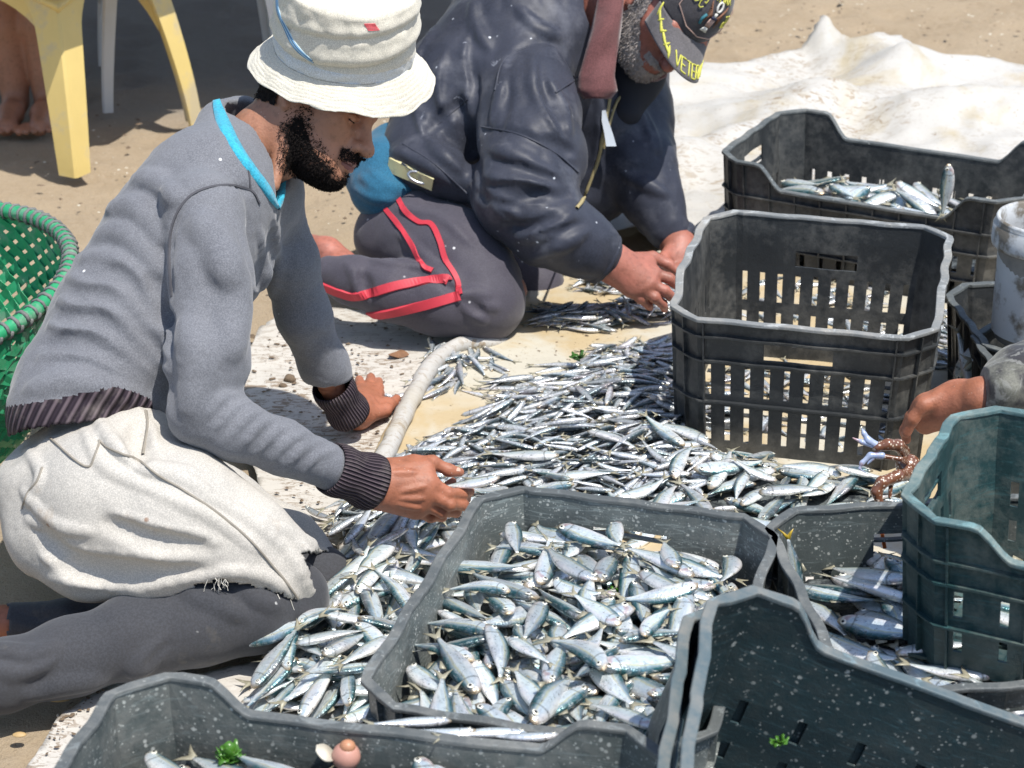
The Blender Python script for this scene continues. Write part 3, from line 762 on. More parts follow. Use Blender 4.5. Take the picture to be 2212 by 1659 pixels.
def fish_geo(L, Hh, Th, bend=0.0, kind='s', n=22, m=14, bend2=0.0):
    """lies along x (snout +x), back to +y, side to +z. returns dict of parts -> (V, F, fc)"""
    t = np.linspace(0, 1, n)
    if kind == 's':
        hp = np.interp(t, [0, .03, .10, .20, .35, .50, .70, .85, .93, 1], [.14, .44, .70, .88, 1, .98, .72, .38, .24, .19])
        tp = np.interp(t, [0, .03, .10, .20, .35, .55, .75, .9, 1], [.15, .42, .78, .95, 1, .88, .5, .2, .08])
    else:
        hp = np.interp(t, [0, .03, .10, .20, .35, .55, .75, .9, 1], [.14, .42, .72, .92, 1, .92, .62, .34, .26])
        tp = np.interp(t, [0, .03, .10, .20, .35, .55, .75, .9, 1], [.18, .50, .85, 1, 1, .85, .5, .22, .10])
    hp = np.convolve(np.pad(hp, 1, 'edge'), [.25, .5, .25], 'valid')
    x = L * (.5 - t * .88)
    def bendf(p):
        u = (p[:, 0] / (L / 2)); q = p.copy()
        q[:, 1] += bend * L * (u ** 2 - .3); q[:, 2] += bend2 * L * (u ** 2 * np.where(u > 0, .5, 1) - .2)
        return q
    V = []; fc = []
    for i in range(n):
        for k in range(m):
            a = 2 * math.pi * k / m; ca, sa = math.cos(a), math.sin(a)
            V.append((x[i], Hh / 2 * hp[i] * (np.sign(sa) * abs(sa) ** .92) - Hh * .03, Th / 2 * tp[i] * (np.sign(ca) * abs(ca) ** .8)))
            fc.append((t[i], sa, .5))
    F = [(i * m + k, i * m + (k + 1) % m, (i + 1) * m + (k + 1) % m, (i + 1) * m + k) for i in range(n - 1) for k in range(m)]
    F += [tuple(range(m - 1, -1, -1)), tuple((n - 1) * m + k for k in range(m))]
    body = (bendf(np.array(V)), F, np.array(fc))
    # tail: forked, slightly thick
    xb = x[-1]; tl = L * .145; th = Hh * (.44 if kind == 's' else .58)
    o = [(xb + .012 * L, .09 * Hh, 0), (xb - tl * .5, .55 * th, .0006), (xb - tl, th, .0012), (xb - tl * .62, .32 * th, 0), (xb - tl * .38, 0, 0), (xb - tl * .62, -.32 * th, 0), (xb - tl, -th, -.0012), (xb - tl * .5, -.55 * th, -.0006), (xb + .012 * L, -.09 * Hh, 0)]
    o = np.array(o); o[:, 1] -= Hh * .03; k = len(o)
    tv = np.vstack([o + [0, 0, .0004], o - [0, 0, .0004]])
    tf = [(0, 1, 3, 4), (1, 2, 3), (0, 4, 8), (8, 4, 5, 7), (7, 5, 6)]
    tf = tf + [tuple(q + k for q in f[::-1]) for f in tf] + [(i, i + k, (i + 1) % k + k, (i + 1) % k) for i in range(k)]
    tail = (bendf(tv), tf, np.tile([1, .2, .5], (2 * k, 1)))
    # dorsal fin, lying back
    y0 = Hh / 2 - Hh * .05; d = np.array([(L * .06, y0, 0), (L * .02, y0 + Hh * .22, .0005), (-L * .07, y0 + Hh * .03, 0), (-L * .06, y0 - Hh * .03, 0)])
    dv = np.vstack([d + [0, 0, .0004], d - [0, 0, .0004]]); df = [(0, 1, 2, 3), (7, 6, 5, 4)] + [(i, i + 4, (i + 1) % 4 + 4, (i + 1) % 4) for i in range(4)]
    fin = (bendf(dv), df, np.tile([.5, 1, .5], (8, 1)))
    # eyes (both sides)
    ex = L * (.5 - .095 * .88); ey = Hh * .10; er = Hh * (.135 if kind == 's' else .15); ez = Th / 2 * np.interp(.095, [0, .03, .10], [.15, .42, .78]) * 1.0
    ev = []; ef = []; pv = []; pf = []
    for s in (1, -1):
        for (vv, ff, r, dz, hh) in ((ev, ef, er, 0, .30), (pv, pf, er * .50, er * .27, .26)):
            b = len(vv); rings = 3; seg = 10
            for i in range(rings):
                a = (i / rings) * math.pi / 2
                for q in range(seg):
                    vv.append((ex + r * math.cos(a) * math.cos(2 * math.pi * q / seg), ey + r * math.cos(a) * math.sin(2 * math.pi * q / seg), s * (ez + dz + r * hh * math.sin(a))))
            vv.append((ex, ey, s * (ez + dz + r * hh)))
            for i in range(rings - 1):
                for q in range(seg):
                    f = (b + i * seg + q, b + i * seg + (q + 1) % seg, b + (i + 1) * seg + (q + 1) % seg, b + (i + 1) * seg + q); ff.append(f if s > 0 else f[::-1])
            for q in range(seg):
                f = (b + (rings - 1) * seg + q, b + (rings - 1) * seg + (q + 1) % seg, b + rings * seg); ff.append(f if s > 0 else f[::-1])
    eye = (bendf(np.array(ev)), ef, None); pup = (bendf(np.array(pv)), pf, None)
    return dict(body=body, tail_fin=tail, dorsal_fin=fin, eye=eye, pupil=pup)

def mk_mesh(name, parts, mats, smooth=True):
    V = []; F = []; mi = []; fc = []
    for (v, f, c), m_ in zip(parts, range(len(parts))):
        b = len(V); V += [tuple(q) for q in v]; F += [tuple(i + b for i in ff) for ff in f]; mi += [m_] * len(f)
        fc += [tuple(q) for q in (c if c is not None else np.zeros((len(v), 3)))]
    me = bpy.data.meshes.new(name); me.from_pydata(V, [], F)
    for m_ in mats: me.materials.append(m_)
    me.polygons.foreach_set('material_index', np.array(mi, dtype=np.int32))
    me.polygons.foreach_set('use_smooth', np.ones(len(F), bool))
    a = me.attributes.new('fc', 'FLOAT_VECTOR', 'POINT'); a.data.foreach_set('vector', np.array(fc, np.float32).ravel())
    me.update(); return me

SARD = []     # variants: dict of meshes
for i in range(9):
    L = [.125, .118, .132, .12, .128, .112, .138, .12, .13][i]; bd = [0, .05, -.05, .10, .03, -.08, .02, .12, -.03][i]; b2 = [0, .03, 0, -.04, .05, .02, -.03, 0, .04][i]
    g = fish_geo(L, L * .24, L * .105, bd, 's', bend2=b2)
    SARD.append(dict(L=L, g=g, body=mk_mesh('sardine_body', [g['body']], [M['sardine']]), tail_fin=mk_mesh('tail_fin', [g['tail_fin']], [M['fin']], 0), dorsal_fin=mk_mesh('dorsal_fin', [g['dorsal_fin']], [M['fin']]),
                     eye=mk_mesh('eye', [g['eye'], g['pupil']], [M['eye_silver'], M['eye_pupil']])))
ANCH = []
for i in range(8):
    L = [.085, .078, .092, .08, .088, .072, .095, .084][i]; bd = [0, .06, -.06, .10, .03, -.09, .02, -.03][i]; b2 = [0, .04, 0, -.05, .06, .02, -.04, .03][i]
    g = fish_geo(L, L * .145, L * .10, bd, 'a', n=14, m=10, bend2=b2)
    ANCH.append(dict(L=L, g=g, mesh=mk_mesh('anchovy', [g['body'], g['tail_fin'], g['eye'], g['pupil']], [M['anchovy'], M['fin'], M['eye_silver'], M['eye_pupil']])))

class Heap:
    """height map on which fish are laid one by one, each resting on what is below it"""
    def __init__(s, poly, base, step=.003, pad=.04):
        s.poly = np.asarray(poly)[:, :2]; lo = s.poly.min(0) - pad; hi = s.poly.max(0) + pad
        s.lo = lo; s.st = step; s.n = np.ceil((hi - lo) / step).astype(int) + 1
        s.X, s.Y = np.meshgrid(lo[0] + step * np.arange(s.n[0]), lo[1] + step * np.arange(s.n[1]), indexing='ij')
        s.H = np.broadcast_to(base(s.X, s.Y) if callable(base) else base, s.X.shape).copy()
        s.B = s.H.copy()
    def at(s, x, y):
        i = np.clip(((x - s.lo[0]) / s.st).astype(int), 0, s.n[0] - 1); j = np.clip(((y - s.lo[1]) / s.st).astype(int), 0, s.n[1] - 1)
        return s.H[i, j]
    def pick(s, tries=8, poly=None, edge=.0):
        poly = s.poly if poly is None else np.asarray(poly)[:, :2]
        best = None; lo = poly.min(0); hi = poly.max(0)
        for _ in range(tries):
            for _ in range(60):
                x, y = RNG.uniform(lo[0], hi[0]), RNG.uniform(lo[1], hi[1])
                if inpoly(np.array(x), np.array(y), poly): break
            i = int((x - s.lo[0]) / s.st); j = int((y - s.lo[1]) / s.st)
            over = s.H[i, j] - s.B[i, j]
            if best is None or over < best[0]: best = (over, x, y)
        return best[1], best[2]
    def lay(s, x, y, a, L, Hh, Th, slack=.45, maxtilt=.35, roll=0.0):
        d = np.array([math.cos(a), math.sin(a)]); nrm = np.array([-d[1], d[0]])
        u = np.linspace(-.44, .44, 9) * L; w_ = np.array([-.3, 0, .3]) * Hh
        gx = x + u[:, None] * d[0] + w_[None] * nrm[0]; gy = y + u[:, None] * d[1] + w_[None] * nrm[1]
        h = s.at(gx, gy).max(1) * .6 + s.at(gx, gy).mean(1) * .4
        k = (h[-3:].mean() - h[:3].mean()) / (u[-2] - u[1]); k = max(-maxtilt, min(maxtilt, k))
        z0 = np.quantile(h - k * u, .78) + Th * (.5 - slack * .25)
        # raise the map under it
        rx = slice(max(0, int((x - L / 2 - s.lo[0]) / s.st)), int((x + L / 2 - s.lo[0]) / s.st) + 2); ry = slice(max(0, int((y - L / 2 - s.lo[1]) / s.st)), int((y + L / 2 - s.lo[1]) / s.st) + 2)
        U = (s.X[rx, ry] - x) * d[0] + (s.Y[rx, ry] - y) * d[1]; W_ = (s.X[rx, ry] - x) * nrm[0] + (s.Y[rx, ry] - y) * nrm[1]
        e = 1 - (U / (L * .5)) ** 2 - (W_ / (Hh * .5)) ** 2
        top = z0 + k * U + Th / 2 * np.sqrt(np.clip(e, 0, 1))
        s.H[rx, ry] = np.where(e > 0, np.maximum(s.H[rx, ry], top), s.H[rx, ry])
        return z0, k
def fish_matrix(x, y, z, a, k, flip, roll, sc=1.0):
    X = Vector((math.cos(a), math.sin(a), k)).normalized(); Z = Vector((0, 0, 1)) - X * X.z; Z.normalize(); Y = Z.cross(X)
    R = Matrix(((X.x, Y.x, Z.x), (X.y, Y.y, Z.y), (X.z, Y.z, Z.z))) @ Matrix.Rotation(roll + (math.pi if flip else 0), 3, 'X')
    m_ = R.to_4x4() @ Matrix.Scale(sc, 4); m_.translation = Vector((x, y, z)); return m_

N_S = [0]; N_A = [0]
PENDING = []   # (kind, variant, matrix) to be ranked; individuals or stuff
def sardine(v, mat, label, group):
    s = SARD[v]
    o = bpy.data.objects.new('sardine', s['body']); link(o); o.matrix_world = mat
    tag(o, label, 'fish', group)
    for nm in ('tail_fin', 'dorsal_fin', 'eye'):
        c = bpy.data.objects.new(nm, s[nm]); link(c, o)
    N_S[0] += 1; return o
def anchovy(v, mat, label, group):
    o = bpy.data.objects.new('anchovy', ANCH[v]['mesh']); link(o); o.matrix_world = mat
    tag(o, label, 'small fish', group); N_A[0] += 1; return o
def merged(name, items, kind_lists, label, cat):
    """many fish as one mesh (what nobody could count)"""
    V = []; F = []; MI = []; FC = []; base = 0
    for (knd, v, m_) in items:
        src = SARD[v]['g'] if knd == 's' else ANCH[v]['g']; R = np.array(m_.to_3x3()); T = np.array(m_.translation); rz = RNG.uniform(0, 1)
        for pi, pn in enumerate(('body', 'tail_fin', 'eye', 'pupil')):
            vv, ff, fc = src[pn]; V.append(vv @ R.T + T); F += [tuple(i + base for i in f) for f in ff]; base += len(vv)
            MI += [(0 if knd == 's' else 1) if pi == 0 else pi + 1] * len(ff)
            q = (fc.copy() if fc is not None else np.zeros((len(vv), 3))); q[:, 2] = rz; FC.append(q)
    V = np.vstack(V); o = mesh_obj(name, V, F, None, mats=[M['sardine'], M['anchovy'], M['fin'], M['eye_silver'], M['eye_pupil']], midx=MI)
    a = o.data.attributes.new('fc', 'FLOAT_VECTOR', 'POINT'); a.data.foreach_set('vector', np.vstack(FC).astype(np.float32).ravel())
    tag(o, label, cat, kind='stuff'); return o

def fill(hp, n, kind='s', ang_f=None, poly=None, tries=8, smin=.9, smax=1.1, rollv=.25, maxtilt=.35):
    out = []
    for _ in range(n):
        x, y = hp.pick(tries, poly); a = ang_f(x, y) if ang_f else RNG.uniform(0, 2 * math.pi)
        v = int(RNG.integers(0, len(SARD) if kind == 's' else len(ANCH))); src = (SARD if kind == 's' else ANCH)[v]; sc = RNG.uniform(smin, smax); L = src['L'] * sc
        Hh, Th = (L * .24, L * .105) if kind == 's' else (L * .145, L * .10)
        z, k = hp.lay(x, y, a, L, Hh, Th, maxtilt=maxtilt)
        out.append((kind, v, fish_matrix(x, y, z, a, k, RNG.random() < .5, RNG.normal(0, rollv), sc)))
    return out
def crate_poly(c, inset=.02, z=.15):
    a, b = c['L'] / 2 - inset, c['W'] / 2 - inset; ch = .045
    pts = [(a, -b + ch), (a, b - ch), (a - ch, b), (-a + ch, b), (-a, b - ch), (-a, -b + ch), (-a + ch, -b), (a - ch, -b)]
    return [(c['c'] + c['X'] * p + c['Y'] * q)[:2] for p, q in pts]
def filler(name, poly, hfun, label):
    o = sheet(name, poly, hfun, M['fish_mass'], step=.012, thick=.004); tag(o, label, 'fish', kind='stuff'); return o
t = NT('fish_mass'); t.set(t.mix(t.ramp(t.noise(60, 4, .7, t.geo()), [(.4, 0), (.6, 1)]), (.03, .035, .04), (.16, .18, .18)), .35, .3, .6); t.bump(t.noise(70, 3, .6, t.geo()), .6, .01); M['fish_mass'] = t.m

STUFF = []
# --- main crate: level fill of sardines
c = CR['main']; poly = crate_poly(c, .038); hpm = Heap(poly, lambda X, Y: .158 + .006 * nz(X, Y, 7, 2, 61))
def in_crate(x, y): return RNG.normal(math.radians(100), .75) + (math.pi if RNG.random() < .5 else 0)
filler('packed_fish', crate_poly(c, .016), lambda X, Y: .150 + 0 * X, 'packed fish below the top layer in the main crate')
lay = fill(hpm, 260, 's', in_crate, poly, tries=16, maxtilt=.18, smin=.76, smax=1.04)
for k, v, m_ in lay[:105]: STUFF.append((k, v, m_))
for k, v, m_ in lay[105:]: sardine(v, m_, 'silver sardine with a green back in the brimming speckled crate by the knee', 'sardines filling the main crate')
# --- second crate
c = CR['second']; poly = crate_poly(c, .05); hp2 = Heap(poly, lambda X, Y: .158 + .008 * nz(X, Y, 7, 2, 62))
filler('packed_fish', crate_poly(c, .016), lambda X, Y: .150 + 0 * X, 'packed fish below the top layer in the second crate')
for k, v, m_ in fill(hp2, 62, 's', lambda x, y: RNG.normal(math.radians(140), .5) + (math.pi if RNG.random() < .5 else 0), poly, tries=12, smin=1.0, smax=1.25, maxtilt=.25):
    sardine(v, m_, 'blue-backed sardine in the speckled crate beside the tall green crate', 'sardines in the second crate')
# --- far crate
c = CR['far']; poly = crate_poly(c, .07); hp3 = Heap(poly, lambda X, Y: .10 + .03 * np.exp(-((X - .74) ** 2 + (Y - 3.95) ** 2) / .02))
filler('packed_fish', crate_poly(c, .022), lambda X, Y: .09 + 0 * X, 'packed fish at the bottom of the farthest crate')
for k, v, m_ in fill(hp3, 44, 's', None, poly, tries=8, smin=1.0, smax=1.3):
    sardine(v, m_, 'pale sardine heaped in the farthest dark crate', 'sardines in the far crate')
# --- left foreground crate
c = CR['left']; poly = crate_poly(c, .06); hp4 = Heap(poly, lambda X, Y: .222 + .014 * nz(X, Y, 6, 2, 63))
filler('packed_fish', crate_poly(c, .02), lambda X, Y: .212 + 0 * X, 'packed fish below the top layer in the left foreground crate')
for k, v, m_ in fill(hp4, 66, 's', None, poly, tries=10, smin=.9, smax=1.15):
    if pix(m_.translation)[1] < 1760: sardine(v, m_, 'sardine in the speckled crate at the lower left corner', 'sardines in the left foreground crate')
    else: STUFF.append((k, v, m_))
# --- the heap on the tarp
heap_px = [(742, 1150), (800, 1125), (850, 1010), (905, 975), (985, 940), (1040, 905), (1100, 860), (1240, 800), (1290, 765), (1330, 700), (1430, 690), (1470, 760), (1480, 1010), (1700, 1075), (1930, 1080), (1940, 1180), (1000, 1190), (900, 1300), (820, 1560), (560, 1540), (600, 1440), (700, 1400), (765, 1300), (760, 1210)]
heap_w = [G(*p)[:2] for p in heap_px]
HC = [((1330, 980), .20, .020), ((1150, 1010), .16, .010), ((1600, 1060), .22, .016), ((900, 1180), .10, .008), ((780, 1400), .12, .008), ((1400, 860), .12, .012), ((1800, 1080), .15, .012)]
def heap_base(X, Y):
    z = .014 + 0 * X
    for (p, s_, h_) in HC:
        g = G(*p); z = z + h_ * np.exp(-(((X - g[0]) ** 2 + (Y - g[1]) ** 2) / s_ ** 2))
    return np.where(inpoly(X, Y, heap_w), z, .014)
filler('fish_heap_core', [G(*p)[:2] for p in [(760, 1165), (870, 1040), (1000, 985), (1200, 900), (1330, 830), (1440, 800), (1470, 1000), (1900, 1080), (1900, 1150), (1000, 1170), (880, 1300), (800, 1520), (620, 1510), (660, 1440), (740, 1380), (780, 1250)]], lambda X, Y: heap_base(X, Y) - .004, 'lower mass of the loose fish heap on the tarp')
hp = Heap(heap_w, heap_base)
def ang_heap(x, y): return RNG.normal(math.radians(20), .6) + (math.pi if RNG.random() < .5 else 0)
cand = fill(hp, 430, 'a', ang_heap, [G(*p)[:2] for p in [(742, 1150), (850, 1020), (985, 950), (1100, 880), (1250, 820), (1300, 770), (1450, 760), (1480, 1020), (1600, 1050), (1500, 1120), (1000, 1120), (960, 1200), (780, 1230)]], tries=10, smin=.75, smax=1.12)
up = fill(hp, 300, 'a', ang_heap, [G(*p)[:2] for p in [(742, 1150), (850, 1030), (985, 970), (1100, 900), (1250, 840), (1440, 800), (1480, 1020), (1600, 1060), (1500, 1120), (1000, 1120), (960, 1200), (780, 1230)]], tries=14, smin=.8, smax=1.15)
sc_ = fill(hp, 84, 's', ang_heap, [G(*p)[:2] for p in [(1030, 1040), (1250, 1000), (1440, 990), (1480, 1025), (1900, 1080), (1930, 1110), (1650, 1190), (1000, 1190)]], tries=10, smin=.62, smax=1.05)
lf = fill(hp, 150, 's', lambda x, y: RNG.normal(math.radians(60), .6) + (math.pi if RNG.random() < .5 else 0), [G(*p)[:2] for p in [(770, 1230), (930, 1190), (990, 1180), (900, 1300), (830, 1590), (575, 1560), (625, 1440), (715, 1385), (775, 1300)]], tries=12, smin=.68, smax=1.02)
la = fill(hp, 60, 'a', None, [G(*p)[:2] for p in [(742, 1160), (960, 1150), (980, 1200), (860, 1300), (770, 1290)]], tries=10, smin=.9, smax=1.2)
# scattered small fish
scat = []
def scatter(n, pxpoly, sm=.8, sx=1.1, af=None):
    pl = [G(*p)[:2] for p in pxpoly]; h2 = Heap(pl, .0175)
    return fill(h2, n, 'a', af, pl, tries=6, smin=sm, smax=sx)
scat += scatter(26, [(935, 765), (985, 770), (1010, 850), (960, 890), (900, 905), (905, 850)], af=lambda x, y: RNG.normal(1.2, .5))
scat += scatter(9, [(1010, 780), (1100, 790), (1090, 820), (1000, 840)])
scat += scatter(60, [(1040, 850), (1250, 800), (1430, 740), (1460, 820), (1200, 900), (1020, 900)], af=lambda x, y: RNG.normal(.3, .5))
scat += scatter(85, [(1160, 690), (1300, 690), (1450, 660), (1450, 700), (1280, 740), (1170, 730)], af=lambda x, y: RNG.normal(.2, .6))
scat += scatter(70, [(1240, 590), (1430, 600), (1500, 640), (1440, 670), (1250, 650)], af=lambda x, y: RNG.normal(.2, .6))
scat += scatter(40, [(1480, 600), (1560, 560), (1480, 700), (1440, 720)])
scat += scatter(3, [(800, 860), (865, 860), (860, 905), (800, 915)]); scat += scatter(1, [(690, 1110), (705, 1110), (705, 1150), (690, 1150)])
scat += scatter(30, [(2020, 690), (2060, 690), (2060, 800), (2000, 830)]); 
scat += scatter(60, [(1540, 620), (1900, 640), (1960, 760), (1540, 740)])
inside = scatter(70, [(1560, 800), (1900, 830), (1930, 980), (1500, 960)])
allA = cand[260:] + up + la + scat + inside
rank = sorted(range(len(allA)), key=lambda i: pix(allA[i][2].translation)[1] - (1e4 if i >= len(cand[260:]) + len(up) + len(la) + len(scat) else 0), reverse=True)
top_a = cand[:260]
ind = set()
# the 290 that show largest: upper layer and scatter first
pri = sorted([(-(2 if m_ in up or False else 0), i) for i, m_ in enumerate(allA)])
order = [i for i in range(len(allA)) if len(cand[260:]) <= i < len(cand[260:]) + len(up) + len(la)] + [i for i in range(len(allA)) if len(cand[260:]) + len(up) + len(la) <= i < len(allA) - len(inside)]
keep = sorted(order, key=lambda i: -pix(allA[i][2].translation)[1])[:290]; ks = set(keep)
for i, (k, v, m_) in enumerate(allA):
    if i in ks:
        py = pix(m_.translation)[1]
        if i >= len(cand[260:]) + len(up) + len(la): anchovy(v, m_, 'slim dark-backed anchovy lying loose on the bare stained tarp', 'anchovies scattered on the tarp')
        else: anchovy(v, m_, 'slim silver anchovy in the loose heap between the crates', 'anchovies in the loose heap')
    else: STUFF.append((k, v, m_))
STUFF += top_a
NS_left = 292 - N_S[0]
big = sorted(sc_ + lf, key=lambda q: -q[2].translation[2])
vis = lf[62:] + sc_[12:]
RNG.shuffle(vis) if False else None
for i, q in enumerate(lf[:62] + sc_[:12]): STUFF.append(q)
for i, (k, v, m_) in enumerate(vis):
    if i < NS_left:
        if pix(m_.translation)[0] < 1000: sardine(v, m_, 'sardine in the spill of fish between the knee and the main crate', 'sardines spilling left of the main crate')
        else: sardine(v, m_, 'larger silver fish lying among the anchovies behind the main crate', 'large fish in the loose heap')
    else: STUFF.append((k, v, m_))
# --- small back crate
c = CR['back']; poly = crate_poly(c, .06); hp5 = Heap(poly, .09)
for q in fill(hp5, 22, 's', None, poly, tries=6, smin=1.0, smax=1.3): STUFF.append(q)
merged('loose_fish', STUFF, None, 'countless small fish making up the lower layers of the heap', 'fish')
# ================================================================== PEOPLE
def c2w(pts):        # (px, py, Z, rpx) -> positions, radii in metres
    return [P(a, b, z) for a, b, z, r in pts], [r * z / FPX for a, b, z, r in pts]
def bounds(lst, pad=.06):
    A = np.array([P(a, b, z) for a, b, z, r in lst]); R = np.array([r * z / FPX for a, b, z, r in lst])[:, None]
    return (A - R).min(0) - pad, (A + R).max(0) + pad
def mat_skin(name, col, red, rough=.42, bsc=300, wet=0):
    t = NT(name); v = t.co(); n1 = t.noise(18, 4, .6); n2 = t.noise(90, 4, .6)
    c = t.mix(t.ramp(n1, [(.35, 0), (.65, 1)]), col, red); c = t.mix(t.ramp(n2, [(.3, .45), (.5, 0)]), c, tuple(x * .5 for x in col))
    sp_ = t.math('MULTIPLY', t.ramp(t.voro(150, 'F1'), [(.08, 1), (.14, 0)]), t.ramp(t.noise(70, 1), [(.6, 0), (.64, 1)])); c = t.mix(t.math('MULTIPLY', sp_, .6), c, (.62, .52, .46))
    t.set(c, t.math('ADD', t.math('MULTIPLY', n2, .2), rough - .1), 0, .5, .08)
    t.b.inputs['Subsurface Radius'].default_value = (.6, .25, .12); t.b.inputs['Subsurface Scale'].default_value = .01
    b = t.bump(t.voro(bsc, 'F1'), .2, .001); b = t.bump(t.noise(160, 4, .7, None, 1.0), .4, .0015, b); t.bump(t.noise(55, 4, .65), .35, .003, b); M[name] = t.m
mat_skin('skin_dark', (.34, .165, .10), (.40, .185, .11), .5)
mat_skin('skin_hand', (.31, .115, .06), (.40, .15, .085), .55)
mat_skin('skin_old', (.29, .115, .08), (.42, .155, .11), .5)
def mat_cloth(name, col, col2=None, nsc=12, weave=900, bump=.25, rough=.85, dirt=None, spots=None, sheen=.2, big=.3, streak=None, bigd=.010, hl=.12):
    t = NT(name); n1 = t.noise(nsc, 5, .6); n2 = t.noise(weave, 2, .6); n3 = t.noise(nsc * 3.5, 5, .65)
    c = t.mix(t.ramp(n1, [(.35, 0), (.65, 1)]), col, col2 or tuple(x * .8 for x in col))
    c = t.mix(t.ramp(n2, [(.35, .16 if hl > .05 else .05), (.55, 0)]), c, tuple(x * .6 for x in col))
    c = t.mix(t.ramp(t.noise(weave * .8, 2, .7), [(.42, 0), (.62, .45)]), c, tuple(min(1, x * 1.8) for x in col))
    if dirt: c = t.mix(t.ramp(t.noise(dirt[1], 5, .65), [(dirt[2], 0), (dirt[2] + .14, dirt[3])]), c, dirt[0])
    if streak: c = t.mix(t.ramp(t.noise(streak[1], 6, .7, None, 2.0), [(streak[2], 0), (streak[2] + .05, .7)]), c, streak[0])
    if spots:
        m = t.math('MULTIPLY', t.ramp(t.voro(spots[1], 'F1'), [(.07, 1), (.13, 0)]), t.ramp(t.noise(spots[1] * .45, 1), [(spots[2], 0), (spots[2] + .04, 1)])); c = t.mix(m, c, spots[0])
    t.set(c, rough, 0, .25); t.b.inputs['Sheen Weight'].default_value = sheen
    b = t.bump(n2, bump * .6, .001); b = t.bump(n3, big * .35, .003, b); t.bump(t.noise(nsc * .8, 2, .5), big, bigd, b); M[name] = t.m; return t
mat_cloth('knit_grey', (.150, .154, .168), (.118, .122, .136), weave=620, spots=((.7, .7, .7), 45, .66))
simple('trouser_seam', (.26, .235, .195), .9, .2, 90)
simple('seam_dark', (.075, .075, .085), .9, .2, 90)
t = NT('rib_knit'); a = t.attr('rib', 'Fac'); wv = t.math('SINE', a)
c = t.mix(t.ramp(wv, [(0, 1), (.7, 0)]), (.115, .088, .10), (.03, .022, .03)); c = t.mix(t.ramp(t.noise(25, 5, .7), [(.5, 0), (.75, .5)]), c, (.22, .19, .17)); t.set(c, .9, 0, .2); t.bump(wv, .9, .003); M['rib_knit'] = t.m
mat_cloth('trouser_beige', (.43, .405, .36), (.37, .355, .325), nsc=7, weave=700, rough=.8, dirt=((.34, .25, .16), 14, .60, .5), spots=((.25, .13, .07), 30, .70), bump=.0, big=.12, hl=.02, sheen=0)
mat_cloth('legging_dark', (.040, .042, .048), (.052, .052, .056), nsc=9, weave=420, dirt=((.27, .235, .17), 6, .62, .5), spots=((.75, .75, .72), 38, .63))
mat_cloth('collar_blue', (.035, .34, .47), (.03, .28, .39), nsc=60, weave=400, spots=((.16, .20, .24), 150, .35), bump=.4)
mat_cloth('hat_cotton', (.54, .51, .43), (.50, .465, .38), nsc=14, weave=800, bump=.15, big=.2, spots=((.05, .05, .08), 75, .69), rough=.8, bigd=.006)
mat_cloth('hat_band', (.50, .53, .55), (.52, .50, .44), nsc=20, weave=700, bump=.2, spots=((.05, .05, .08), 55, .66))
simple('hair_black', (.012, .009, .008), .9, .3, 120, .2, spec=.15)
simple('lip', (.20, .075, .065), .35, .15, 90, .15)
simple('nail', (.62, .36, .27), .25, .08, 60)
simple('eye_white', (.16, .10, .08), .15, .05, 30)
simple('eye_dark', (.01, .008, .007), .08, .05, 30)
simple('zip_blue', (.09, .22, .38), .5, .2, 90); simple('zip_pale', (.45, .62, .70), .5, .1, 90)
simple('thread_red', (.55, .03, .05), .6, .3, 200)

def rib_attr(o, axis_a, axis_b, n=46):
    """stripes round the axis a->b stored as an angle"""
    me = o.data; V = np.zeros(len(me.vertices) * 3); me.vertices.foreach_get('co', V); V = V.reshape(-1, 3)
    if o.parent: V = V + np.array(o.parent.matrix_basis.translation)
    a = np.asarray(axis_a); d = np.asarray(axis_b) - a; d /= np.linalg.norm(d); u = np.cross(d, [0, 0, 1]); u /= np.linalg.norm(u); w_ = np.cross(d, u)
    q = V - a; ang_ = np.arctan2(q @ w_, q @ u)
    at = me.attributes.new('rib', 'FLOAT', 'POINT'); at.data.foreach_set('value', (ang_ * n).astype(np.float32))

def add_finger(f, pts, rs, k=.004):
    p, r = c2w([(a, b, z, rr) for (a, b, z), rr in zip(pts, rs)]); f.chain(p, r, k)
def nail(mb, tip, nxt, nrm, w_=.0065, l_=.009):
    """small curved plate on the back of a fingertip"""
    d = np.asarray(tip) - np.asarray(nxt); d /= np.linalg.norm(d); n_ = np.asarray(nrm, float); n_ -= d * (n_ @ d); n_ /= np.linalg.norm(n_); s_ = np.cross(d, n_); V = []
    for i in range(5):
        for j in range(5):
            u, v = i / 4 - .5, j / 4 - .5; V.append(np.asarray(tip) + d * u * l_ + s_ * v * w_ * (1 if u < .3 else .8) + n_ * (-.0022 * (2 * v) ** 2 * .9 - (.0008 if u > .4 else 0)))
    mb.add(V, [(i * 5 + j, i * 5 + j + 1, (i + 1) * 5 + j + 1, (i + 1) * 5 + j) for i in range(4) for j in range(4)])

# ------------------------------------------------------------------ man in the bucket hat
base1 = G(300, 1420, 0); base1[2] = .012
man = thing('person', 'kneeling man in a white bucket hat and grey sweater, reaching a hand over the fish', 'person', loc=tuple(base1))
